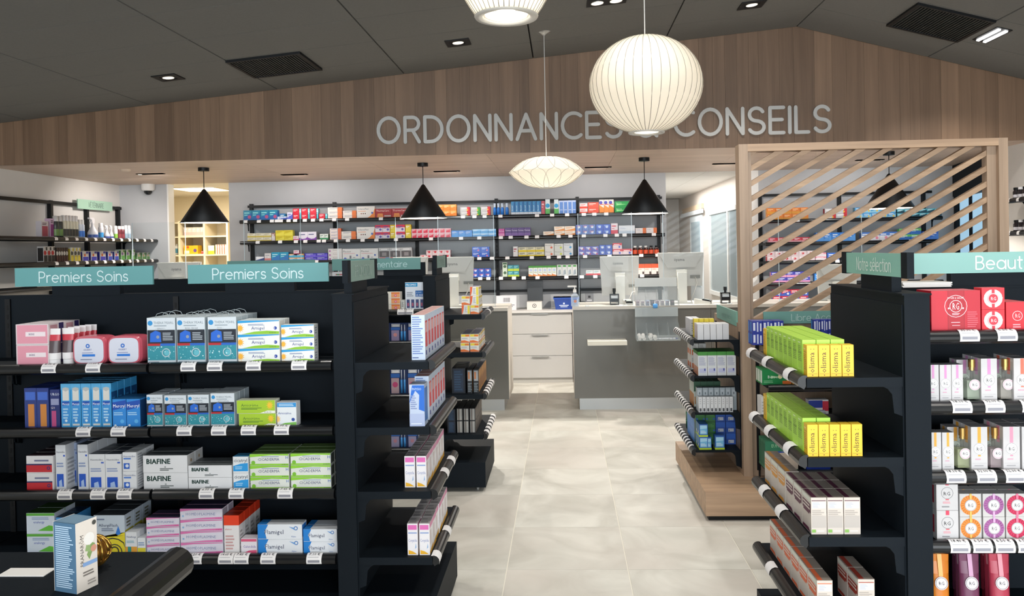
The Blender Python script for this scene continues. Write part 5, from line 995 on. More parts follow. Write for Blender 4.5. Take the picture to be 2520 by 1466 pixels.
# local right side (x=w) should be the beige face: corner (w, 0)
rzb = radians(-17)
ox, oy = bx0 - wB * cos(rzb), by0 - wB * sin(rzb)
obj('boxed_oil', m.mesh('boxed_oil'), None, 'tall grey-blue and cream oil carton with a flower, in the foreground', 'box', None, None, (ox, oy, ZN + .0002), rzb)
gx, gy = at_z(238, 1400, ZN); gy = at_z(235, 1396, ZN)[1]
t = thing('gold_ball', 'gold wire openwork ball behind the foreground carton', 'ornament', loc=(at_z(232, 1396, ZN)[0], at_z(232, 1396, ZN)[1], ZN + .0006))
GOLD = mat('#c79a4a', .25, .9); rB = .02
for k in range(6):
    a = pi * k / 6; MB().tube([(rB * cos(q) * cos(a), rB * cos(q) * sin(a), rB + .0016 + rB * sin(q)) for q in [2 * pi * i / 20 for i in range(21)]], .0016, GOLD, 5).build('wire_ring', t)
MB().lathe([(0, .004), (.014, .008), (.017, .02), (.014, .032), (0, .036)], (0, 0, 0), mat('#a87a34', .35, .8), 12).build('core', t)
sx0, sy0 = at_z(95, 1412, ZN); MB().box(sx0 - .05, sx0 + .012, sy0 - .008, sy0 + .018, 0, .0008, WHITE).build('price_slip', label='blank white slip lying on the foreground shelf', cat='paper', loc=(0, 0, ZN))
# ---- right gondola, end shelves
def file_of(name, label, x0, x1, y0, dy, n, z, h, design, cat='box'): run(name, label, x0, x1, y0, dy, n, z, h, design, label, cat)
YEL = C('#e6b92a', [('v', .66, .13, .52, '#4a3510', 'olisma :', .8), ('r', .1, .09, .9, .1, '#a07c1c'), ('c', .5, .05, .02, '#8a5a20')], [('r', .12, .84, .6, .88, '#f2de96'), ('r', .12, .76, .85, .775, '#8a6a1c'), ('l', .12, .2, .8, .72, 9, '#b8902a')], [], '#efc53a')
LIM = C('#a9d84a', [('l', .1, .05, .7, .3, 3, '#7fa838')], [('r', .12, .88, .6, .915, '#d6efb0'), ('l', .12, .35, .85, .82, 9, '#7fa63e'), ('r', .12, .6, .85, .615, '#6f9438')], [], '#b5e24e')
def hpx(u, v0, v1, y): return at_y(u, v0, y)[1] - at_y(u, v1, y)[1]
y = 2.6; h = hpx(2030, 842, 920, y); X_ = [pxx(u, 920, y) for u in (1986, 2015, 2044, 2073, 2103)]
for a, b, lb in zip(X_, X_[1:], ('outermost', 'second', 'third', 'innermost')): file_of('yellow_carton', 'slim golden yellow carton with vertical lettering, %s on the upper end shelf' % lb, a, b, y, .04, 1, ZR[0], h, YEL)
wg = (X_[4] - X_[0]) / 4 * 1.22; hg = h * 1.12
for k in range(3): file_of('lime_carton', 'lime green carton in %s file on the upper end shelf' % ('the outer', 'the middle', 'the inner')[k], X_[0] + k * wg, X_[0] + (k + 1) * wg, 2.648, .058, 8, ZR[0], hg, LIM)
file_of('yellow_carton', 'slim golden yellow carton at the far end of upper end shelf', X_[0], X_[0] + .037, 3.118, .045, 1, ZR[0], h, YEL)
y = 2.59; h2 = hpx(2050, 1031, 1110, y); X_ = [pxx(u, 1110, y) for u in (1987, 2015, 2042, 2069, 2096, 2124)]
for a, b, lb in zip(X_, X_[1:], ('outermost', 'second', 'third', 'fourth', 'innermost')): file_of('yellow_carton', 'slim golden yellow carton with vertical lettering, %s on the second end shelf' % lb, a, b, y, .04, 1, ZR[1], h2, YEL)
for k in range(2): file_of('lime_carton', 'lime green carton in %s file on the second end shelf' % ('the outer', 'the inner')[k], X_[0] + k * wg, X_[0] + (k + 1) * wg, 2.64, .058, 8, ZR[1], hg, LIM)
file_of('yellow_carton', 'slim golden yellow carton at the far end of second end shelf', X_[0], X_[0] + .037, 3.11, .045, 1, ZR[1], h2, YEL)
def BEI(c): return C('#c7bdb3', [('r', .05, .9, .95, .92, c), ('r', .08, .7, .92, .88, '#dfe0e4'), ('l', .12, .72, .6, .86, 4, '#a9acb6'), ('l', .08, .42, .92, .66, 5, '#a39a92'), ('r', .06, .18, .94, .5, '#b1a9a2'), ('r', .05, .05, .3, .13, '#7fae52'), ('l', .35, .06, .9, .12, 1, '#d9d3cc')],
    [('r', .05, .55, .95, .8, c), ('r', .15, .5, .8, .56, c), ('l', .1, .6, .9, .78, 2, '#cfc4ba'), ('r', .05, .86, .95, .97, '#d9dccf'), ('p', [(.05, .02), (.9, .02), (.7, .12), (.05, .1)], c)], [('r', .1, .0, .4, 1, c), ('r', .0, .0, 1, .04, '#a39a92')], '#93887e')
y = 2.6; hb = hpx(2050, 1197, 1288, y); X_ = [pxx(u, 1288, y) for u in (1996, 2036, 2077, 2119)]
for k, lb in enumerate(('outer', 'middle', 'inner')):
    file_of('tea_carton', 'beige carton with plum print in the %s file of the third end shelf' % lb, X_[k], X_[k + 1], y, .098, 3, ZR[2], hb, BEI('#5c2c42'))
file_of('tea_carton', 'beige carton with amber print at the far end of the third end shelf', X_[0], X_[1], y + .3, .098, 3, ZR[2], hb, BEI('#d9963a'))
y = 2.6; X4 = [pxx(u, 1466, y) for u in (2008, 2048)]
file_of('tea_carton', 'beige carton with orange print in the outer file of the lowest end shelf', X4[0], X4[1], 2.59, .098, 6, ZR[3], hb, BEI('#d9673f'))
file_of('tea_carton', 'beige carton with brick red print standing alone, inner on the lowest end shelf', .93, .985, 2.6, .098, 2, ZR[3], hb, BEI('#a03a2c'))
# ---- perfumes and soaps
Yb = 2.655
def logo(x, y, r, c, asp=1): return [('o', x, y, r, c, .9), ('t', x - r * .55 * asp, y - r * .38, r * .85, c, 'RG', r * 1.2 * asp)]
def setbox(w_, d_, h_):
    return carton(w_, d_, h_, '#b81c2e', [('r', .0, .0, .34, 1, '#bd1f31'), ('r', .34, .0, .67, 1, '#a81a2a'), ('r', .67, .0, 1, 1, '#b51d2f'), ('r', .335, 0, .345, 1, '#8f1422'), ('r', .665, 0, .675, 1, '#8f1422'), ('o', .5, .62, .27, '#e8ccd0', .955), ('t', .335, .8, .045, '#efd9dc', 'ROGER & GALLET', .33), ('o', .5, .62, .15, '#e8ccd0', .9), ('t', .435, .54, .17, '#f2dfe2', 'RG', .13), ('c', .355, .57, .022, '#e8ccd0'), ('c', .645, .57, .022, '#e8ccd0'), ('l', .42, .4, .58, .46, 2, '#dcb4ba'), ('r', .4, .22, .58, .24, '#d9a6ae'), ('r', .42, .15, .58, .165, '#d9a6ae'), ('l', .73, .1, .95, .5, 8, '#c95562')], [('r', .1, .1, .9, .9, '#9a1626'), ('l', .2, .6, .8, .85, 6, '#7f1220')], [], None, '#cf4656')
lay('gift_set_box', 'large red gift set in shiny film with a round white crest', 'box', (2293, 2415, 718, 820), 1, 1, 1, .11, setbox, Yb, ZB[0])
def soap(c, win, rim='#d5202f'):
    def f(w_, d_, h_):
        ds = [('c', .5, .5, .42, win), ('c', .5, .5, .25, c), ('o', .5, .5, .24, '#ecdadd', .88), ('t', .4, .42, .16, '#f2e4e6', 'RG', .22), ('r', .44, .74, .56, .94, c), ('r', .44, .06, .56, .26, c)]
        for k in range(16): a = 2 * pi * k / 16; ds.insert(1, ('p', [(.5 + .28 * cos(a), .5 + .28 * sin(a)), (.5 + .41 * cos(a + .06), .5 + .41 * sin(a + .06)), (.5 + .41 * cos(a + .14), .5 + .41 * sin(a + .14))], '#b9bab4'))
        return carton(w_, d_, h_, rim, ds, [('r', .1, .1, .9, .9, '#b51a29')])
    return f
lay('soap_box', 'square red soap box with a white pleated soap in a ring window', 'box', (2417, 2475, 712, 820), 1, 2, 1, .05, soap('#c93040', '#d9d9d2'), Yb, ZB[0])
lay('red_crest_box', 'plain red box with a small white crest beside the soap boxes', 'box', (2477, 2535, 746, 818), 1, 1, 2, .06, C('#c81f2d', logo(.5, .52, .17, '#ecc9cd') + [('l', .3, .1, .7, .26, 2, '#e29aa2')], [], [], '#d84a52'), Yb, ZB[0])
def perf(c): return C('#c3c0c0', [('r', .4, .62, .6, .99, c), ('c', .5, .5, .135, '#e0dede'), ('o', .5, .5, .13, '#77777a', .94), ('o', .5, .5, .085, '#8a8a8c', .94), ('t', .34, .455, .085, '#2c2c30', 'RG', .32), ('r', .42, .33, .58, .36, c), ('l', .25, .24, .75, .29, 1, '#c89aac'), ('r', .08, .17, .92, .175, '#a9a6a6'), ('l', .2, .1, .8, .14, 1, '#9a989a')], [('r', .1, .1, .9, .9, '#b3b0b0'), ('r', .35, .6, .65, .98, c)], [], '#8d8b8d')
FLAC = clear('flacon_glass', lin('#f2f5f1'), .05, .03)
def mat_scent(c):
    m = bpy.data.materials.new('scent_' + c[1:]); m.use_nodes = True; N, L = nodes(m); N.remove(N['Principled BSDF'])
    d = N.new('ShaderNodeBsdfDiffuse'); d.inputs[0].default_value = lin(c); t = N.new('ShaderNodeBsdfTransparent'); mx = N.new('ShaderNodeMixShader'); mx.inputs[0].default_value = .6
    L.new(d.outputs[0], mx.inputs[1]); L.new(t.outputs[0], mx.inputs[2]); L.new(mx.outputs[0], N['Material Output'].inputs[0]); return m
def flacon(x, z, h, cl, label):
    obj('perfume_carton', perf('#c98ab8' if z > 1 else '#e3a03c')(.055, .05, h * .95).mesh('perfume_carton'), None, 'white perfume carton standing behind the ' + label.replace('square glass ', '').replace(' with gold cap', ''), 'box', None, None, (x - .0275, Yb + .075, z + .0002))
    t = thing('perfume_bottle', label, 'bottle', loc=(x, Yb + .03, z + .0006)); w = h * .19
    m = MB(); m.prism([(-w, 0), (w, 0), (w, h * .6), (w * .7, h * .7), (w * .3, h * .74), (-w * .3, h * .74), (-w * .7, h * .7), (-w, h * .6)], -w * .75, w * .75, 'y', FLAC); m.build('glass', t)
    m = MB(); m.prism([(-w * .86, h * .05), (w * .86, h * .05), (w * .86, h * .5), (-w * .86, h * .5)], -w * .6, w * .6, 'y', mat_scent(cl)); m.build('liquid', t)
    m = MB(); n = 20; m.add([(w * .7 * cos(2 * pi * i / n), -w * .76, h * .4 + w * .7 * sin(2 * pi * i / n)) for i in range(n)], [tuple(range(n))], mat('#e2dede', .5))
    Face(m, (-w * .7, -w * .763, h * .4 - w * .7), (w * 1.4, 0, 0), (0, 0, w * 1.4), (0, -1, 0)).do([('o', .5, .5, .46, '#c89aac', .88), ('t', .3, .38, .26, '#33333a', 'RG', .4)]); m.build('crest_label', t)
    MB().cyl((0, 0, h * .74), w * .34, h * .07, mat('#c9a86a', .25, .8), 14).cyl((0, 0, h * .81), w * .42, h * .19, mat('#c9a463', .2, .9), 14).build('cap', t)
PK, OR_, RS = '#c98ab8', '#e3a03c', '#e28fa6'
lay('perfume_carton', 'short white perfume carton with mauve ribbon print', 'box', (2284, 2373, 903, 996), 3, 1, 1, .045, perf(PK), Yb, ZB[1])
lay('perfume_carton', 'tall white perfume carton with mauve ribbon print between two bottles', 'box', (2416, 2457, 889, 996), 1, 1, 2, .06, perf(PK), Yb, ZB[1])
lay('perfume_carton', 'tall white perfume carton with coral ribbon print on the second perfume shelf', 'box', (2496, 2540, 889, 996), 1, 1, 2, .06, perf('#e2705a'), Yb, ZB[1])
fz = hpx(2390, 894, 996, Yb); flacon(pxx(2392, 990, Yb + .03), ZB[1], fz, '#d8e2d2', 'square glass perfume bottle with gold cap beside the mauve cartons'); flacon(pxx(2474, 990, Yb + .03), ZB[1], fz, '#e2d6d2', 'square glass perfume bottle with gold cap between mauve and coral cartons')
lay('perfume_carton', 'short white perfume carton with orange ribbon print', 'box', (2289, 2350, 1075, 1171), 2, 1, 1, .045, perf(OR_), Yb, ZB[2])
lay('perfume_carton', 'tall white perfume carton with orange ribbon print between two bottles', 'box', (2391, 2433, 1062, 1171), 1, 1, 2, .06, perf(OR_), Yb, ZB[2])
lay('perfume_carton', 'tall white perfume carton with rose ribbon print', 'box', (2470, 2513, 1061, 1170), 1, 1, 2, .06, perf(RS), Yb, ZB[2])
lay('perfume_carton', 'tall white perfume carton with violet ribbon print at the third perfume shelf', 'box', (2516, 2560, 1061, 1170), 1, 1, 2, .06, perf('#9a86c4'), Yb, ZB[2])
flacon(pxx(2369, 1166, Yb + .03), ZB[2], fz, '#dfe2b8', 'square glass perfume bottle with gold cap and orange label'); flacon(pxx(2449, 1166, Yb + .03), ZB[2], fz, '#e2c8d2', 'square glass perfume bottle with gold cap and pink label')
lay('body_care_carton', 'white square-shouldered carton with crest and red ribbon, stacked beside the soaps', 'box', (2306, 2361, 1200, 1346), 1, 2, 1, .07, C('#c3c0c0', [('r', .42, .84, .58, .99, '#d0405a'), ('o', .5, .58, .2, '#77777a', .93), ('t', .34, .5, .13, '#2c2c30', 'RG', .32), ('r', .42, .34, .58, .38, '#d0606a'), ('l', .3, .22, .7, .3, 2, '#d88a96'), ('l', .25, .08, .75, .16, 1, '#8a888a')], [('r', .25, .2, .75, .8, '#b02a3c'), ('l', .3, .3, .7, .7, 4, '#8a1f2e')]), Yb, ZB[3])
def roundsoap(c):
    def f(w_, d_, h_):
        ds = [('c', .5, .5, .43, c), ('c', .5, .5, .25, '#dcd9d9'), ('o', .5, .5, .24, '#8a8a8c', .92), ('t', .39, .42, .16, '#2c2c30', 'RG', .22)]
        dk = lin(c); 
        for k in range(22): a = 2 * pi * k / 22; ds.insert(1, ('p', [(.5 + .27 * cos(a), .5 + .27 * sin(a)), (.5 + .42 * cos(a + .05), .5 + .42 * sin(a + .05)), (.5 + .42 * cos(a + .12), .5 + .42 * sin(a + .12))], {'#d98030': '#b0621f', '#9c5a92': '#7a4072', '#c22a52': '#96193c'}[c]))
        ds += [('r', .45, .76, .55, 1, {'#d98030': '#e8b05a', '#9c5a92': '#c9a0c4', '#c22a52': '#e0708c'}[c]), ('r', .45, .0, .55, .24, {'#d98030': '#e8b05a', '#9c5a92': '#c9a0c4', '#c22a52': '#e0708c'}[c])]
        return carton(w_, d_, h_, '#bdbab8', ds)
    return f
for (u0, u1), c, lb in (((2363, 2418), '#d98030', 'orange'), ((2420, 2475), '#9c5a92', 'purple'), ((2477, 2533), '#c22a52', 'crimson')):
    lay('soap_carton', 'white soap carton with a pleated %s soap in round window' % lb, 'box', (u0, u1, 1231, 1345), 1, 2, 2, .045, roundsoap(c), Yb, ZB[3])
for u, c, cb, lb in ((2321, '#c9741c', '#7a4a1c', 'amber'), (2396, '#6a3552', '#5a2038', 'purple'), (2471, '#a8354a', '#7a2030', 'pink')):
    for j in range(3):
        x = pxx(u + j * 16, 1466, Yb) + j * .004; yy = Yb + .03 + j * .075
        t = thing('shower_tube', ('clear %s shower gel tube standing on its cap, front row' if not j else 'clear %s shower gel tube behind the front row') % lb, 'tube', None if not j else '%s shower tubes behind' % lb, loc=(x, yy, ZB[4] + .0006))
        tb_ = sqtube(c, c, c, cb, .235, .068); tb_.build('tube', t)
        m = MB(); n = 18; yl = -.0198; zc = .128; k_ = .156
        m.add([(.021 * cos(2 * pi * i / n), yl - .0006 + .021 * sin(2 * pi * i / n) * k_, zc + .021 * sin(2 * pi * i / n)) for i in range(n)], [tuple(range(n))], mat('#dcd6d8', .5))
        Face(m, (-.021, yl - .0008 - .021 * k_, zc - .021), (.042, 0, 0), (0, .042 * k_, .042), (0, -1, 0)).do([('o', .5, .5, .45, '#8a8488', .9), ('t', .3, .38, .26, '#33333a', 'RG', .4)]); m.build('crest_label', t)
        MB().add([(-.007, -.0168, .15), (.007, -.0168, .15), (.007, -.0042, .225), (-.007, -.0042, .225)], [(0, 1, 2, 3)], mat({'amber': '#e8b06a', 'purple': '#c79ab8', 'pink': '#e2909c'}[lb], .5)).build('ribbon', t)
# papers on the gondola top
xa_, xb_ = pxx(2208, 703, 2.95), pxx(2325, 703, 2.95)
m = MB()
for k in range(6): m.box(xa_ + R5.uniform(-.004, .004), xb_ + R5.uniform(-.004, .004), 2.9, 3.02, .0 + .003 * k, .0026 + .003 * k, WHITE)
m.build('paper_stack', label='stack of white papers on top of the right gondola', cat='paper', loc=(0, 0, 1.4262))
XMIN = .832
# ---- oak unit, left-hand shelves (facing the aisle)
def oak(name, label, px, n, st, dp, dep, design, z, Y=5.02): lay(name, label, 'box', px, n, st, dp, dep, design, Y, z)
oak('blank_carton', 'plain white carton in the front row of the top oak shelf', (1698, 1776, 799, 838), 5, 1, 2, .06, C('#d6d6d8', (), [('r', .1, .1, .9, .9, '#c9b9bc')]), ZO[0])
oak('yellow_pack', 'yellow carton behind the plain white cartons', (1690, 1740, 792, 838), 4, 1, 1, .05, C('#dcc52a', [('r', .1, .1, .9, .5, '#c9b022')], [('l', .2, .2, .8, .8, 4, '#a8942a')], [], '#e2cf3a'), ZO[0], 5.15)
oak('pale_carton', 'pale grey carton at the far end of top oak shelf', (1672, 1700, 797, 836), 2, 1, 3, .07, C('#cfd0d6', [('l', .2, .2, .8, .8, 4, '#a8aab6')]), ZO[0], 5.3)
GT = C('#d3d6d8', [('r', .0, .84, 1, 1, '#3f8a34'), ('l', .1, .42, .9, .78, 8, '#a3a6c0'), ('r', .15, .12, .85, .3, '#b9bcd8'), ('r', .65, .2, .8, .3, '#3f4a9a')], [('r', .0, .86, 1, 1, '#3a7a30'), ('r', .0, .0, 1, .35, '#c98a6a')], [], '#2f5a34')
oak('green_top_carton', 'white carton with green top in rows on the second oak shelf', (1711, 1805, 866, 925), 4, 1, 3, .06, GT, ZO[1])
oak('orange_side_carton', 'pale carton with orange side print at the far end of second oak shelf', (1675, 1712, 858, 922), 2, 2, 2, .08, C('#cfcfca', [('r', .1, .1, .6, .5, '#c9683a'), ('l', .1, .6, .9, .9, 3, '#9a9a94')], [('r', .1, .1, .8, .5, '#c9683a')]), ZO[1], 5.28)
oak('slim_white_carton', 'thin white carton with a barcode in the front row of the third oak shelf', (1713, 1798, 976, 1014), 9, 1, 1, .05, C('#d6d8da', [('r', .25, .06, .75, .26, '#4a4c50'), ('l', .3, .5, .7, .9, 3, '#aeb0b4')], [], [], '#9aa0a4'), ZO[2])
oak('grey_carton', 'taller grey carton behind the thin white ones', (1702, 1800, 960, 1016), 7, 1, 1, .05, C('#a9b4ba', [('r', .2, .6, .8, .9, '#c3cbd0'), ('r', .4, .7, .6, .8, '#6f7a82')], [], [], '#6f7a80'), ZO[2], 5.08)
oak('dark_green_carton', 'dark green topped carton deep on the third oak shelf', (1686, 1752, 952, 1014), 4, 1, 3, .06, C('#c3ccc4', [('r', .0, .6, 1, 1, '#2f5a40'), ('r', .1, .1, .9, .4, '#b98a5a')], [('r', .0, .0, 1, .5, '#b07a4a')], [], '#24402f'), ZO[2], 5.2)
BLG = C('#2f62b0', [('r', .0, .0, 1, .14, '#b6d22c'), ('r', .1, .2, .9, .9, '#6fb4dc'), ('p', [(.1, .6), (.9, .66), (.9, .9), (.1, .9)], '#a5d4ec'), ('l', .15, .25, .8, .5, 3, '#cfe6f2')], [('r', .0, .0, 1, .14, '#a9c42a'), ('r', .05, .16, .95, .95, '#3f7aa0'), ('r', .2, .2, .5, .4, '#d9cfc4')])
oak('sky_lime_carton', 'small sky blue carton with a lime foot on the lowest oak shelf, outer file', (1711, 1733, 1050, 1113), 1, 2, 2, .06, BLG, ZO[3])
oak('sky_lime_carton', 'small sky blue carton with a lime foot on the lowest oak shelf, middle', (1735, 1752, 1083, 1113), 1, 1, 1, .06, BLG, ZO[3])
oak('sky_lime_carton', 'small sky blue carton with a lime foot beside the dark blue cartons', (1760, 1784, 1078, 1112), 1, 1, 1, .06, BLG, ZO[3])
GRN = C('#2c6a34', [('r', .05, .1, .95, .9, '#357a3c'), ('l', .15, .5, .85, .8, 3, '#5fa05a'), ('c', .15, .25, .08, '#2a58b8'), ('c', .85, .25, .08, '#2a58b8')], [('r', .1, .1, .9, .9, '#28587a')], [], '#5a605c')
NAV = C('#1f4fa8', [('r', .05, .5, .95, .95, '#2a62c2'), ('r', .25, .12, .8, .4, '#c3c8d4'), ('p', [(.3, .16), (.4, .16), (.35, .32)], '#2a3a5a')], [('r', .1, .1, .9, .9, '#17397c')], [], '#4a5260')
oak('green_carton', 'green carton stacked in the back row of the lowest oak shelf', (1708, 1757, 1028, 1112), 2, 3, 1, .07, GRN, ZO[3], 5.15)
oak('navy_blue_carton', 'dark blue carton with grey label stacked near the oak panel', (1762, 1812, 1028, 1112), 2, 3, 1, .07, NAV, ZO[3], 5.15)
oak('blue_white_carton', 'blue and white carton in the outer back row of the lowest oak shelf', (1690, 1712, 1028, 1112), 1, 3, 4, .07, C('#3f78c4', [('r', .1, .5, .9, .9, '#9fc4ea'), ('c', .5, .3, .15, '#d9e6f4')], [('r', .1, .1, .9, .9, '#5a8fd0')]), ZO[3], 5.22)
t = thing('green_canister', 'green cylindrical canister with a ribbed lid on the lowest oak shelf', 'canister', loc=(.885, 5.64, ZO[3] + .0006)); MB().lathe([(0, 0), (.042, 0), (.042, .16), (.046, .165), (.046, .2), (.04, .205), (0, .205)], (0, 0, 0), mat('#1f6a4a', .35), 20).build('body', t)
for z in (.05, .1, .15): MB().lathe([(.0432, z), (.0432, z + .004)], (0, 0, 0), mat('#3f9a72', .35), 20).build('band', t)
XMIN = None
# ---- oak unit, front shelves
def ofr(name, label, px, n, st, dp, dep, design, z, Y=4.72): lay(name, label, 'box', px, n, st, dp, dep, design, Y, z)
BWT = C('#2a3a9c', [('r', .1, .2, .3, .85, '#dfe3f2'), ('r', .45, .1, .6, .9, '#c9d0ea'), ('r', .75, .15, .9, .8, '#dfe3f2')], [('r', .1, .1, .5, .9, '#3f8fe0')], [], '#5a62a8')
ofr('blue_white_box', 'deep blue and white carton behind the lime cartons on the top front shelf', (1852, 1930, 797, 856), 3, 2, 2, .05, BWT, ZOF[0])
ofr('blue_white_box', 'deep blue and white carton under the green sign beside gondola', (2003, 2075, 795, 856), 4, 2, 1, .05, BWT, ZOF[0])
ofr('green_effervescent_box', 'green carton with a light burst on the second front shelf', (1876, 1948, 914, 952), 1, 1, 3, .05, C('#1f8a4a', [('p', [(.3, .4), (.62, .5), (.3, .6)], '#a8d8a0'), ('t', .2, .42, .2, '#e8f2e6', 'Berocca', .45), ('c', .62, .52, .14, '#f2e6b0'), ('r', .7, .05, 1, .25, '#e2702a'), ('c', .9, .35, .12, '#f0c84a'), ('l', .05, .1, .4, .3, 2, '#7fc48f')], [('r', .1, .1, .9, .9, '#dfe6dc')]), ZOF[1])
ofr('orange_effervescent_box', 'orange carton on the second front shelf', (1950, 2030, 923, 952), 2, 1, 2, .05, C('#e29a2c', [('p', [(.2, .2), (.5, .25), (.45, .6), (.25, .5)], '#c9502a'), ('l', .55, .4, .95, .8, 3, '#f2d08a'), ('r', .6, .05, .98, .2, '#e8dcc4')]), ZOF[1])
ofr('sleep_aid_box', 'green and white carton with blue swoosh on the lowest front shelf', (1884, 1965, 1082, 1152), 1, 1, 3, .05, C('#2f7a5a', [('t', .2, .78, .12, '#a8e0b0', 'EUPHYTOSE', .6), ('p', [(.15, .02), (1, .02), (1, .5), (.6, .66), (.3, .62), (.15, .45)], '#c9b8a8'), ('p', [(.15, .45), (.3, .66), (1, .6), (1, .54), (.6, .6), (.3, .58)], '#2a4aa0'), ('r', .03, .25, .12, .65, '#1f4a9a')], [('r', .1, .1, .9, .9, '#2a6a50')]), ZOF[3], 4.72)
ofr('blue_oval_box', 'blue carton with a pale oval emblem on the lowest front shelf', (1985, 2045, 1095, 1150), 1, 1, 2, .06, C('#1f3a9a', [('o', .3, .6, .25, '#9fc0ea', .75), ('r', .55, .1, .95, .4, '#3f7ad0')]), ZOF[3])
ofr('white_red_blue_box', 'white carton with red and blue print at the gondola side', (1990, 2040, 978, 1018), 1, 1, 1, .06, C('#dcdde4', [('r', .0, .5, .7, .95, '#2a3f9c'), ('r', .7, .3, 1, .9, '#c9304a'), ('l', .1, .1, .9, .4, 2, '#9aa0b8')]), ZOF[2] + .0)
ofr('white_slim_box', 'slim white carton at the left end of third front shelf', (1874, 1884, 975, 1022), 1, 1, 2, .05, C('#dcdcdc', [('l', .2, .2, .8, .8, 4, '#b0b0b0')]), ZOF[2])
# ---- boxes on the long wall rack and the other far racks
def far(base, c2=None, c3=None, style='band', tx=None, tc='#ffffff'):
    f = []
    if style == 'band' and c2: f += [('r', 0, .62, 1, 1, c2)]
    if style == 'foot' and c2: f += [('r', 0, 0, 1, .4, c2)]
    if style == 'swoosh' and c2: f += [('p', [(0, .02), (1, .02), (1, .55), (.55, .3), (0, .12)], c2)]
    if style == 'side' and c2: f += [('r', .68, 0, 1, 1, c2)]
    if style == 'half' and c2: f += [('p', [(0, 0), (1, 0), (1, .75), (0, .3)], c2)]
    if style == 'dot' and c2: f += [('c', .5, .55, .26, c2)]
    if style == 'frame' and c2: f += [('r', .12, .12, .88, .88, c2)]
    if c3: f += [('c', .72, .36, .17, c3)]
    if tx: f += [('t', .08, .62, .18, tc, tx, .84)]
    else: f += [('r', .12, .7, .74, .8, tc), ('r', .12, .52, .5, .58, tc)]
    return C(base, f, [('r', .08, .08, .92, .92, c2 or base)])
YW = 9.575
def W_(i, name, label, px, n, st, d, dep=.07, deep=1): lay(name, label + (' on the %s rack shelf' % ('top', 'second', 'third', 'lowest')[i]), 'box', px, n, st, deep, dep, d, YW, ZW[i])
W_(0, 'teal_box', 'teal carton', (599, 683, 514, 540), 4, 1, far('#1a7fa0', '#1f62a8', '#b0507c', 'half', None, '#8fd8dc'))
W_(0, 'teal_box', 'teal carton set back', (684, 698, 514, 531), 1, 1, far('#2a9ab0', '#1f72a8'), .07)
for o in [o for o in bpy.data.objects if o.get('label', '').startswith('teal carton set back')]: o.location.y += .06
W_(0, 'flat_blue_box', 'flat white and blue carton', (683, 706, 532, 541), 1, 1, far('#dfe4ee', '#3a5ab8', None, 'half', None, '#3f5fb0'), .05)
W_(0, 'violet_box', 'white and violet carton', (707, 720, 522, 541), 1, 1, far('#dcdcee', '#5a66c8', None, 'half', None, '#4a4fa0'))
for u, k in ((721, 'first'), (742, 'middle'), (763, 'last')):
    W_(0, 'red_box', 'red carton, %s stack' % k, (u, u + 15.5, 512, 540), 1, 2, far('#cf2438', None, None, 'band', None, '#f4d8dc'))
    W_(0, 'aqua_box', 'aqua side carton by the %s red stack' % k, (u + 16, u + 20.5, 513, 540), 1, 1, far('#4fb8c8', '#8fd4dc'))
W_(0, 'red_box', 'single low red carton', (785, 800, 526, 540), 1, 1, far('#d02a3c', None, None, 'band', None, '#f4d8dc')); W_(0, 'aqua_box', 'low aqua carton', (800.5, 806, 526, 540), 1, 1, far('#4fb8c8'))
OW = far('#e6dfd8', '#e0763a', None, 'side', None, '#8a8f9c'); VO = lambda: C('#e2deda', [('p', [(.5, 0), (1, 0), (1, .85), (.9, .45), (.7, .15)], '#e2843a'), ('t', .06, .72, .14, '#4a5468', 'VoltarenPlast', .6), ('r', .08, .58, .5, .62, '#e0936a'), ('c', .25, .4, .05, '#8a4a3a'), ('c', .36, .4, .05, '#6a3a32'), ('c', .47, .4, .05, '#4a3a3a'), ('c', .85, .45, .09, '#4a6ab0')])
W_(0, 'orange_white_box', 'wide white and orange carton in a stack of three', (807, 842, 509, 538), 1, 3, OW); W_(0, 'orange_white_box', 'wide white and orange carton in a stack of two', (844, 877, 517, 537), 1, 2, OW)
W_(0, 'plaster_box', 'large white and orange plaster carton', (878, 923, 506, 536), 1, 1, VO())
W_(0, 'heat_pack_box', 'dark red heat pack carton', (923.5, 1005, 513, 536), 2, 1, C('#9c1f26', [('t', .06, .7, .2, '#f0dcd8', 'ThermaCare', .8), ('p', [(.1, .08), (.5, .08), (.45, .5), (.15, .5)], '#d98a4a'), ('r', .55, .15, .95, .3, '#b9b0ac')]))
W_(0, 'orange_box', 'orange carton near the second cone lamp', (1060, 1124, 502, 532), 4, 2, far('#e8832a', '#f0a04a', None, 'band', None, '#f8d8a8'))
W_(0, 'grey_red_box', 'grey and red sun-dot carton', (1133, 1157, 508, 531), 1, 2, far('#bfc0c2', '#cf2a34', '#f0c03a', 'side', None, '#e9e9ea')); W_(0, 'grey_green_box', 'grey and green sun-dot carton', (1158.5, 1182, 508, 530), 1, 2, far('#bfc0c2', '#3f9a3a', '#f0c03a', 'side', None, '#e9e9ea')); W_(0, 'grey_red_box', 'grey and red sun-dot carton nearest the spray bottles', (1183.5, 1207, 507, 530), 1, 2, far('#c3c0c2', '#cf2a34', '#f0c03a', 'side', None, '#e9e9ea'))
for k in range(4):
    x = pxx((1218, 1227, 1236.5, 1248)[k], 528, YW + .03); h = hpx(1225, 498, 529, YW)
    t = thing('spray_bottle', 'slim blue nasal spray bottle with clear cap on the top rack shelf', 'bottle', 'blue spray bottles', loc=(x, YW + .03, ZW[0])); MB().lathe([(0, 0), (.02, 0), (.02, h * .55), (.012, h * .68), (.008, h * .7)], (0, 0, 0), mat('#2f7ad0', .3), 12).build('body', t); MB().lathe([(.012, h * .62), (.016, h * .98), (.0, h)], (0, 0, 0), mat('#c9d8ea', .2), 12).build('cap', t)
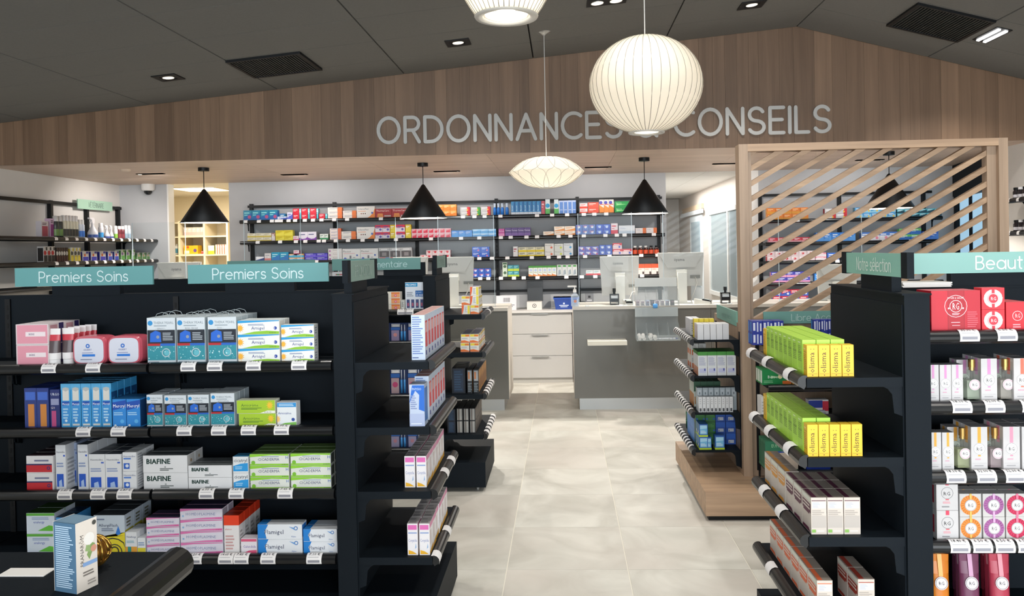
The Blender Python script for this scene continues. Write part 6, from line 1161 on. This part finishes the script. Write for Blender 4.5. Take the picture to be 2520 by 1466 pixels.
W_(0, 'blue_dental_box', 'tall blue dental carton with pale foot', (1258, 1332, 495, 529), 7, 1, C('#2f86c0', [('r', 0, 0, 1, .22, '#d6dde6'), ('v', .42, .3, .3, '#e6f0f6', 'fluocaril', .6), ('r', .62, .25, .95, .95, '#1f62a0')]))
W_(0, 'red_slim_box', 'slim red carton', (1332.5, 1341.5, 494, 528), 1, 1, far('#b9485a', None, None, 'band', None, '#e8c4c8'), .06)
W_(0, 'green_white_box', 'tall white and green carton with blue disc', (1342.5, 1354, 489, 527), 1, 1, C('#d9e2e6', [('r', 0, 0, 1, .38, '#5cb05a'), ('c', .5, .58, .14, '#2f9ad0')])); W_(0, 'green_white_box', 'tall white and green carton with blue disc, set apart', (1364, 1375, 489, 526), 1, 1, C('#d9e2e6', [('r', 0, 0, 1, .38, '#5cb05a'), ('c', .5, .58, .14, '#2f9ad0')]))
W_(0, 'periwinkle_box', 'tall periwinkle carton with white edge', (1375.5, 1418, 492, 526), 4, 1, C('#5a86cc', [('r', 0, 0, .2, 1, '#c9d6ee'), ('r', 0, .88, 1, 1, '#b6c6e8'), ('r', .3, .3, .9, .34, '#c9d6f0')]))
W_(0, 'scarlet_box', 'small white and scarlet carton', (1427, 1446, 499, 525), 1, 2, far('#e0d4d4', '#d8402a', None, 'foot', None, '#d8402a')); W_(0, 'scarlet_box', 'wide scarlet carton with white badge', (1447, 1474, 497, 525), 1, 2, far('#dd4a2c', None, None, 'band', None, '#f2dcd4'))
W_(0, 'white_orange_box', 'tall white and orange carton with blue badge', (1475, 1511, 490, 524), 3, 1, C('#e6dcd4', [('p', [(0, 0), (1, 0), (1, .4), (0, .62)], '#e88a3a'), ('c', .35, .78, .12, '#4a4ab0'), ('r', .1, .62, .9, .68, '#d0503a')]))
W_(0, 'green_box', 'bright green carton', (1513, 1556, 494, 523), 1, 2, C('#1f9a4a', [('p', [(.1, .3), (.7, .5), (.1, .6)], '#8fdc8f'), ('t', .1, .62, .2, '#e0f4e4', 'Berocca', .6)])); W_(0, 'green_box', 'bright green carton under the third cone lamp', (1557, 1600, 494, 522), 1, 2, far('#25a050', '#1f8844'))
# second rack shelf
W_(1, 'cream_box', 'cream and gold carton', (609, 668, 571, 592), 3, 2, far('#dcd6c4', '#c9b45a', None, 'foot', None, '#a89a6a')); W_(1, 'slim_pink_box', 'slim brown and white carton', (668.5, 677, 571, 592), 1, 1, far('#d8cfcf', '#a8807a'))
W_(1, 'yellow_box', 'yellow carton', (678, 721, 564, 591), 2, 2, far('#d8c52c', '#e2d44a', None, 'half', None, '#a8961e')); W_(1, 'pink_box', 'white and pink carton', (721.5, 735.5, 566, 591), 1, 2, far('#e6dce0', '#d0507c', None, 'foot', None, '#d0507c'))
W_(1, 'purple_arc_box', 'white carton with purple arc', (736, 779, 569, 591), 2, 1, C('#e2deea', [('p', [(0, .02), (1, .02), (1, .45), (.75, .25), (.4, .2), (0, .36)], '#8a4ab0'), ('r', .1, .65, .7, .75, '#5a5f8a')])); W_(1, 'white_green_box', 'small white and green carton', (787, 808, 574, 590), 2, 1, far('#e0e6e0', '#4a9a6a', None, 'foot', None, '#6a8a7a'))
W_(1, 'orange_white_box', 'narrow white and orange carton in a stack of four', (812, 840, 560, 589), 1, 4, far('#e2d6d0', '#d86a44', None, 'side', None, '#6a74a0')); W_(1, 'orange_white_box', 'white and orange carton in a stack of two', (840.5, 876, 568, 589), 1, 2, OW); W_(1, 'plaster_box', 'large white and orange plaster carton', (878, 923, 558, 589), 1, 1, VO())
W_(1, 'red_violet_box', 'white carton with red and violet print', (923.5, 960, 551, 586), 2, 2, far('#dcd6e0', '#cf2f48', '#6a5aa8', 'band', None, '#4a4a9a')); W_(1, 'yellow_box', 'narrow yellow carton beside the red and violet ones', (960.5, 974, 551, 586), 1, 2, far('#e2cc3c', '#d8b62a')); W_(1, 'red_violet_box', 'white carton with red and violet print between yellow ones', (975, 997, 551, 586), 1, 2, far('#dcd6e0', '#cf2f48', '#6a5aa8', 'band', None, '#4a4a9a')); W_(1, 'yellow_box', 'narrow yellow carton next to the coral cartons', (998, 1012, 551, 586), 1, 2, far('#e2cc3c', '#d8b62a'))
W_(1, 'coral_box', 'coral red and white carton', (1013, 1110, 560, 584), 7, 2, far('#e3c4cc', '#d6304c', None, 'frame', None, '#f2e2e6'))
W_(1, 'blue_box', 'bright blue carton', (1111, 1162, 565, 583), 3, 1, far('#2f7ed0', '#4f9ae0', None, 'half', None, '#d6e6f6')); W_(1, 'sky_box', 'sky blue carton stacked low', (1163, 1221, 563, 583), 3, 2, far('#4a9ad8', '#8fc4ea', None, 'band', None, '#e6f0f8'))
W_(1, 'magenta_box', 'magenta carton', (1227, 1242, 560, 580), 1, 1, far('#b0408c', '#d88ab8', None, 'foot', 'Fervex', '#f2dcea')); W_(1, 'purple_box', 'dark purple carton', (1243, 1306, 558, 580), 4, 1, far('#4a2a72', '#7a5a9c', None, 'foot', 'Fervex', '#e6dcf0'))
W_(1, 'apricot_box', 'low white and apricot carton', (1337, 1363, 568, 579), 1, 1, far('#e8dccc', '#e2904a', None, 'swoosh', None, '#e2a06a')); W_(1, 'apricot_box', 'white and apricot carton in stacked pairs', (1364, 1416, 556, 579), 2, 2, far('#e8dccc', '#e2904a', None, 'swoosh', None, '#e2a06a'))
W_(1, 'blue_oval_box', 'blue carton with white ovals', (1417, 1466, 552, 578), 3, 2, far('#4a70b8', '#dce4ee', None, 'dot', None, '#b04a5a')); W_(1, 'blue_oval_box', 'deep blue carton with white ovals', (1467, 1503, 551, 577), 2, 2, far('#2450b8', '#cfdcf0', None, 'dot', None, '#8fb0e8'))
W_(1, 'red_white_box', 'tall red and white carton', (1504, 1521, 549, 577), 1, 1, far('#dcd0d4', '#c9344a', None, 'foot', None, '#c9344a')); W_(1, 'wide_white_box', 'wide white carton with faint print', (1523, 1563, 554, 576), 1, 1, far('#d6d9de', '#b9c6d4', None, 'foot', 'doxan', '#4a6a9c')); W_(1, 'white_red_box', 'low white and orange carton at the rack end', (1564, 1617, 560, 575), 2, 1, far('#dcd4d2', '#d8703c', None, 'side', 'doxan', '#5a6a9c'))
# third rack shelf
W_(2, 'navy_white_box', 'white and navy carton', (629, 650, 627, 640), 1, 1, far('#dcdce4', '#2f3f7a', None, 'half')); W_(2, 'white_box', 'white carton with red line', (651, 667, 619, 640), 1, 1, far('#d9d4d4', '#c97a7a', None, 'foot', None, '#9a9aa4')); W_(2, 'cyan_box', 'cyan carton', (668, 710, 617, 640), 2, 1, far('#1f9ac0', '#2a72b8', None, 'half', None, '#bfe6ee')); W_(2, 'cyan_orange_box', 'cyan and orange striped carton', (711, 748, 622, 640), 2, 2, far('#3fa8d0', '#e2a05a', None, 'band', None, '#e6f2f6')); W_(2, 'indigo_box', 'indigo carton', (750, 806, 622, 641), 2, 2, far('#3a34b0', '#6a5ad0', None, 'half', None, '#d6d2f4'))
W_(2, 'white_patch_box', 'small white patch carton with violet dot', (808, 842, 612, 641), 1, 3, C('#e0dede', [('t', .35, .5, .28, '#4a4a52', 'Flector', .55), ('c', .12, .4, .25, '#a86aa8')])); W_(2, 'white_patch_box', 'large white patch carton with blue dot', (843, 931, 609, 637), 2, 1, C('#e2e2e2', [('t', .05, .68, .18, '#3f3f48', 'Flector', .5), ('r', .05, .56, .7, .6, '#d89aa0'), ('c', .15, .12, .12, '#5a6ac8'), ('c', .82, .42, .08, '#4a6ab8'), ('r', .4, .14, .5, .4, '#7a7a82'), ('r', .58, .2, .72, .26, '#9a9aa4')]))
W_(2, 'grey_photo_box', 'grey carton with hanging tab and red foot', (932, 1014, 605, 634), 3, 1, C('#bfc0c2', [('r', .05, .2, .95, .72, '#5a5658'), ('r', .3, .3, .7, .6, '#8f8a8c'), ('r', .05, .02, .6, .16, '#c9343c'), ('r', .6, .02, .95, .16, '#3a66b0'), ('r', .2, .8, .8, .9, '#e6e6e8')]))
W_(2, 'crimson_box', 'crimson and white carton', (1049, 1109, 612, 633), 4, 2, far('#e0c9cc', '#d02a3a', None, 'dot', None, '#d0404e')); W_(2, 'crimson_box', 'low crimson and white carton beside the stacked ones', (1034, 1048.5, 623, 633), 1, 1, far('#e0c9cc', '#d02a3a', None, 'dot', None, '#d0404e')); W_(2, 'royal_box', 'royal blue carton with pink corner', (1162, 1205, 607, 634), 2, 2, far('#2a62cc', None, '#d87a9c', 'band', None, '#e0eaf8'))
W_(2, 'white_slim_box', 'slim white carton with red cap print', (1263, 1275, 606, 632), 1, 1, far('#d9d6d6', None, None, 'band', None, '#b03a4a')); W_(2, 'lemon_box', 'lemon and white carton', (1276, 1340, 608, 632), 3, 2, far('#d8d2b4', '#dcc21f', None, 'foot', None, '#4a4a3a')); W_(2, 'rose_box', 'white carton with rose petals', (1341, 1364, 599, 631), 1, 2, far('#dcd8d2', None, '#d86a4a', 'band', 'Meropulis', '#6a6a66')); W_(2, 'lime_leaf_box', 'white carton with yellow petals', (1364.5, 1387, 599, 630), 1, 2, far('#d2d4cc', None, '#c9d24a', 'band', 'Meropulis', '#6a6a66')); W_(2, 'blue_leaf_box', 'white carton with blue petals', (1387.5, 1411, 598, 630), 1, 2, far('#d6dade', None, '#4a9ad0', 'band', 'Meropulis', '#5a6a7a'))
W_(2, 'mixed_oval_box', 'violet, red and white carton with ovals', (1424, 1474, 605, 628), 3, 2, far('#5a5ab8', '#d9d2e2', '#c94a5a', 'dot')); W_(2, 'blue_oval_box', 'royal blue carton with white ovals', (1475, 1507, 602, 628), 2, 2, far('#2450b8', '#e0e6f2', None, 'dot', None, '#8fb0e8')); W_(2, 'pink_red_box', 'white and pink carton with red title', (1508, 1557, 612, 627), 2, 1, far('#e6cfd4', '#d83a4a', '#4a5ac0', 'band')); W_(2, 'pink_red_box', 'upper white and pink carton with red title', (1508, 1531, 597, 612), 1, 1, far('#e6cfd4', '#d83a4a', '#4a5ac0', 'band'))
for o in [o for o in bpy.data.objects if o.get('label', '').startswith('upper white and pink')]: o.location.z = ZW[2] + hpx(1530, 612, 627, YW)
for k in range(5):
    x = pxx(1563 + k * 13.2, 626, YW + .03); h = hpx(1590, 604, 626, YW)
    t = thing('amber_bottle', 'amber medicine bottle with orange label and %s cap on the third rack shelf' % ('black' if k > 2 else 'white'), 'bottle', 'amber bottles %d' % (k > 2), loc=(x, YW + .03, ZW[2])); MB().lathe([(0, 0), (.027, 0), (.028, .004), (.028, h * .68), (.014, h * .82), (.014, h * .86)], (0, 0, 0), mat('#3a1410', .15), 14).build('body', t); MB().lathe([(.0286, h * .1), (.0286, h * .55)], (0, 0, 0), mat('#d8502a', .4), 14).build('label_band', t); MB().cyl((0, 0, h * .82), .018, h * .18, WHITE if k < 3 else BLK2, 12).build('cap', t)
# lowest rack shelf
W_(3, 'royal_box', 'royal blue and red carton', (1163, 1209, 663, 686), 3, 2, far('#2a58b8', '#c9d6f0', None, 'dot', None, '#c94a5a')); W_(3, 'mint_box', 'tall pale green carton with leaf marks', (1237, 1249, 646, 683), 1, 1, C('#c9d6c4', [('c', .5, .3, .1, '#4a6a4a'), ('c', .5, .72, .1, '#4a6a4a'), ('r', .1, .86, .9, .96, '#2f5a3a')])); W_(3, 'petrol_box', 'petrol and lime carton', (1250, 1278, 653, 683), 2, 2, far('#2f8fa0', '#b6cc3a', None, 'foot', None, '#a8dce0'))
W_(3, 'baby_box', 'white carton with green top and orange foot', (1301, 1370, 655, 682), 6, 1, C('#dfe2dc', [('r', 0, .82, 1, 1, '#4a9a3a'), ('p', [(0, 0), (1, 0), (1, .12), (0, .26)], '#e08a4a'), ('c', .5, .6, .12, '#b6c4e0'), ('r', .2, .38, .8, .42, '#7aa05a')])); W_(3, 'tall_grey_box', 'tall white and grey carton with green title', (1371, 1421, 652, 681), 4, 1, C('#cfd2d0', [('r', .2, .8, .8, .94, '#4aa04a'), ('p', [(.2, .1), (.8, .2), (.7, .6), (.3, .5)], '#9aa4b0'), ('v', .7, .2, .2, '#6a8a6a', 'Humer', .5)]))
W_(3, 'white_teal_box', 'low white and red carton', (1442, 1478, 665, 679), 2, 1, far('#dcdcdc', '#c9404a', None, 'foot', None, '#4a9a9a')); W_(3, 'orange_top_box', 'white carton with orange top', (1569, 1621, 650, 677), 3, 1, C('#e2ddd8', [('r', 0, .62, 1, 1, '#e05a34'), ('r', .1, .48, .6, .54, '#e2a08a'), ('r', .7, .05, .95, .3, '#4a3a36')]))
W_(3, 'tissue_box', 'blue printed box under the lowest shelf', (1437, 1470, 690, 709), 1, 1, far('#6fa8d4', '#8fc0e0')) if False else None
# screen rack
YQ = 9.575
def Q_(i, name, label, px, n, st, d, dep=.07): lay(name, label + (' behind the slats, %s shelf' % ('top', 'second', 'third', 'fourth', 'bottom')[i]), 'box', px, n, st, 1, dep, d, YQ, ZQ[i])
Q_(0, 'orange_box', 'orange carton', (1888, 1990, 508, 538), 5, 2, far('#e07a24', '#d8922e', None, 'foot', None, '#f4d0a0')); Q_(0, 'grey_red_box', 'grey and red sun-dot carton', (2030, 2085, 511, 537), 2, 2, far('#c9c6c8', '#cf2a34', '#f0c03a', 'side')); Q_(0, 'sky_box', 'sky blue sun-dot carton', (2104, 2205, 508, 535), 5, 2, far('#3f9ad8', '#8fc8e4', '#f0c84a', 'half')); Q_(0, 'aqua_box', 'aqua and dark stripe carton', (2208, 2318, 510, 531), 6, 2, far('#5fc0d0', '#1f4a5a', None, 'half'))
Q_(1, 'coral_box', 'coral carton', (1892, 1994, 580, 593), 5, 1, far('#d03248', '#e6a8b2', None, 'foot')); Q_(1, 'blue_box', 'bright blue carton', (2008, 2106, 569, 592), 5, 1, far('#2f7ed8', '#5a9ee6', None, 'half')); Q_(1, 'white_pink_box', 'white, pink and blue carton', (2120, 2210, 567, 589), 4, 1, far('#dcdce2', '#4a7ac8', '#e08a9c', 'band')); Q_(1, 'green_blue_box', 'green and blue carton', (2213, 2268, 557, 586), 2, 2, far('#2f6ab8', '#6ab85a', None, 'band')); Q_(1, 'royal_box', 'royal blue carton', (2270, 2310, 564, 585), 2, 1, far('#2f62c8', '#4f86dc', None, 'half'))
Q_(2, 'crimson_box', 'crimson and white carton', (1888, 2006, 620, 645), 6, 2, far('#e2ccd0', '#cf2c3c', None, 'dot')); Q_(2, 'white_pink_box', 'white and pink carton', (2007, 2034, 620, 640), 1, 2, far('#e2d6de', '#e08a9c')); Q_(2, 'blue_box', 'bright blue carton', (2036, 2066, 622, 641), 1, 1, far('#2f6ad0', '#7fb0ea', None, 'dot'))
Q_(3, 'violet_pink_box', 'violet and pink carton', (1898, 1994, 669, 696), 5, 2, far('#3f3fb0', '#e29ac0', None, 'foot')); Q_(3, 'blue_box', 'bright blue carton', (2005, 2058, 677, 698), 2, 1, far('#2f86dc', '#5aa6e8', None, 'half'))
Q_(4, 'red_blue_box', 'red, blue and white carton', (1902, 1990, 715, 747), 4, 2, far('#c9324a', '#3f5ab8', '#dfe2ea', 'half'))
# veterinary rack products (facing the room from the left wall)
def vput(name, label, u, z, mesh, cat, group, dx=.36): dx = .38; z += .0006; x = VX + dx; y, _ = at_x(u, 600, x); obj(name, mesh, None, label, cat, group, None, (x, y, z), pi / 2)
def vbottle(cap, body, band, h, r):
    h *= 1.22; r *= 1.05
    return MB().lathe([(0, 0), (r, 0), (r, h * .7), (r * .75, h * .76)], (0, 0, 0), mat(body, .35), 12).lathe([(r * 1.02, h * .1), (r * 1.02, h * .4)], (0, 0, 0), mat(band, .4), 12).lathe([(r * .8, h * .74), (r * .8, h * .98), (0, h)], (0, 0, 0), mat(cap, .35), 12).mesh('bottle')
b1 = vbottle('#c9c6c4', '#3a3c3a', '#6a8a4a', .19, .03); b2 = vbottle('#dcdada', '#cfcbb8', '#3a3a34', .2, .026); b3 = vbottle('#dcdada', '#cfd6e4', '#3f7ad0', .17, .024); b4 = vbottle('#d8d6d6', '#cfcdd0', '#3f9ad8', .15, .026); b5 = vbottle('#d8d6d6', '#6a2a34', '#8a3a44', .13, .024)
for u in (138, 148): vput('pet_bottle', 'grey capped dark bottle on the veterinary rack', u, ZV[0], b1, 'bottle', 'dark pet bottles')
for u in (157, 165, 173, 180, 187): vput('pet_bottle', 'white capped pale bottle with black band on the veterinary rack', u, ZV[0], b2, 'bottle', 'pale pet bottles')
for u in (196, 203): vput('pet_bottle', 'white bottle with blue foot on the veterinary rack', u, ZV[0], b3, 'bottle', 'blue foot pet bottles')
vput('pet_bottle', 'white round bottle with cyan band beside the trigger spray', 249, ZV[0], b4, 'bottle', None); vput('pet_bottle', 'small white bottle with green band on veterinary rack', 285, ZV[0], vbottle('#dcdada', '#d9d9d4', '#8ac04a', .13, .022), 'bottle', None)
for u in (294, 302): vput('pet_bottle', 'small dark red bottle on the veterinary rack', u, ZV[0], b5, 'bottle', 'dark red pet bottles')
for u in (310, 318): vput('pet_bottle', 'small pale bottle at the far end of veterinary rack', u, ZV[0], vbottle('#cfd2d6', '#b9c6d0', '#8fa6b8', .14, .022), 'bottle', 'pale small pet bottles')
def trig(lb, u, h, r, big):
    h *= 1.05; r *= 1.05
    x = VX + .38; y, _ = at_x(u, 600, x); t = thing('trigger_spray', lb, 'bottle', loc=(x, y, ZV[0] + .0006), rz=pi / 2); WB = mat('#d9d7da', .35)
    MB().lathe([(0, 0), (r, 0), (r, h * .3), (r * .7, h * .42), (r * .32, h * .6), (r * .3, h * .72)], (0, 0, 0), WB, 16).lathe([(r * 1.02, h * .06), (r * 1.02, h * .2)], (0, 0, 0), mat('#3f5aa0' if big else '#4a5a9c', .4), 16).build('body', t)
    MB().prism([(-r * .4, h * .72), (r * .35, h * .72), (r * .45, h * .9), (r * .1, h), (-r * 1.3, h), (-r * 1.35, h * .93), (-r * .6, h * .9)], -r * .25, r * .25, 'y', WB).build('trigger_head', t); MB().prism([(-r * .6, h * .9), (-r * .45, h * .88), (-r * .85, h * .68), (-r, h * .7)], -r * .12, r * .12, 'y', WB).build('trigger', t)
trig('large white trigger spray bottle on the veterinary rack', 229, .225, .05, True); trig('small white trigger spray bottle on the veterinary rack', 263, .15, .032, False); trig('slim white trigger spray bottle on the veterinary rack', 274, .15, .026, False)
PB = [('#c9c0c4', '#a8485a', 'red and white', 103, 4, .11, .17), ('#c9a8c0', '#8a3a7a', 'violet', 125, 1, .06, .2)]
for b, c, lb, u, n, w_, h in PB:
    me = carton(w_, .06, h, b, [('r', .1, .1, .9, .7, c), ('l', .15, .75, .85, .92, 2, '#5a4a55')]).mesh('pet_carton'); vput('pet_carton', '%s pet care carton on the upper veterinary shelf' % lb, u, ZV[0], me, 'box', None, .2)
def vrow(label, us, z, w_, h, base, c2, c3, g):
    h *= 1.1
    me = carton(w_, .07, h, base, [('r', .05, .05, .95, .45, c2), ('c', .35, .6, .14, c3), ('r', .55, .75, .95, .95, c2)], [('r', .1, .1, .9, .9, c2)]).mesh('pet_carton')
    for u in us: vput('pet_carton', label, u, z, me, 'box', g if len(us) > 1 else None, .2)
vrow('black and white pet carton with red top, second veterinary shelf', (107, 117, 126), ZV[1], .06, .15, '#c9c4c0', '#2a2624', '#b02a2a', 'black and white pet cartons')
vrow('slim black pet carton, second veterinary shelf', (138, 144, 150, 156, 162), ZV[1], .036, .14, '#241f1e', '#4a2624', '#c9c4c0', 'slim black pet cartons')
vrow('white and yellow pet carton, second veterinary shelf', (174, 183, 191), ZV[1], .05, .14, '#d2cfc4', '#d8c23a', '#4a4a40', 'white and yellow pet cartons')
vrow('orange and blue pet carton, second veterinary shelf', (203, 224, 246), ZV[1], .11, .105, '#d6cfca', '#3a3aa0', '#e06a2a', 'orange and blue pet cartons')
vrow('pink and blue pet carton, second veterinary shelf', (266, 282), ZV[1], .085, .105, '#d9d4d8', '#3a4aa8', '#d03a6a', 'pink and blue pet cartons')
vrow('white and green pet carton, second veterinary shelf', (298, 311, 324), ZV[1], .07, .12, '#c6cfc6', '#5a9a4a', '#8a6aa8', 'white and green pet cartons')
vrow('small beige pet carton at the veterinary shelf end', (338, 350, 361), ZV[1], .07, .085, '#b9bdb2', '#6a9a5a', '#c9a86a', 'small beige pet cartons')
vrow('low dark pet carton, lowest veterinary shelf', (105, 114, 124), ZV[2], .06, .08, '#c9b8a4', '#5a4a3a', '#3a3a3a', 'low dark pet cartons')
# stock room goods
def S_lay(name, label, u0, u1, v0, v1, n, z, d, st=1): lay(name, label, 'box', (u0, u1, v0, v1), n, st, 1, .15, d, 12.0, z)
S_lay('stock_carton', 'pale violet carton on the stock room shelf', 452, 503, 553, 573, 5, ZS[4] + .012, far('#e2d2cc', '#d8b8b4', None, 'foot')); S_lay('yellow_stock_box', 'large yellow and orange box in the stock room', 452, 487, 600, 621, 1, ZS[3] + .012, C('#e8b62a', [('c', .3, .8, .15, '#c9502a'), ('c', .8, .4, .2, '#6a4a9a'), ('r', .05, .05, .4, .4, '#e6e0d8')]))
S_lay('red_stock_box', 'small red box in the stock room', 495, 502, 614, 621, 1, ZS[3] + .012, far('#b0302c')); S_lay('green_stock_box', 'white and lime package in the stock room', 512, 527, 594, 616, 1, ZS[3], far('#dfe2d6', '#b6c83a', None, 'foot')); S_lay('file_box', 'red and cream folder standing in the stock room', 530, 559, 592, 616, 5, ZS[3], far('#e2d4c6', '#c96a5a', None, 'side')); S_lay('beige_stock_box', 'tan carton on the lower stock room shelf', 512, 524, 628, 648, 1, ZS[2] + .1, far('#d8a85a')) if False else None
for k in range(4):
    x = pxx(424 + 6 * k, 625, 12.05); t = thing('stock_bottle', 'white bottle with blue label in the stock room', 'bottle', 'stock room bottles', loc=(x, 12.05, ZS[3] + .0006)); MB().lathe([(0, 0), (.024, 0), (.024, .13), (.012, .15), (.012, .17), (0, .172)], (0, 0, 0), mat('#e2e2e0', .4), 12).build('body', t); MB().lathe([(.0246, .03), (.0246, .1)], (0, 0, 0), mat('#4a90b0' if k % 2 == 0 else '#8a8478', .4), 12).build('label_band', t)
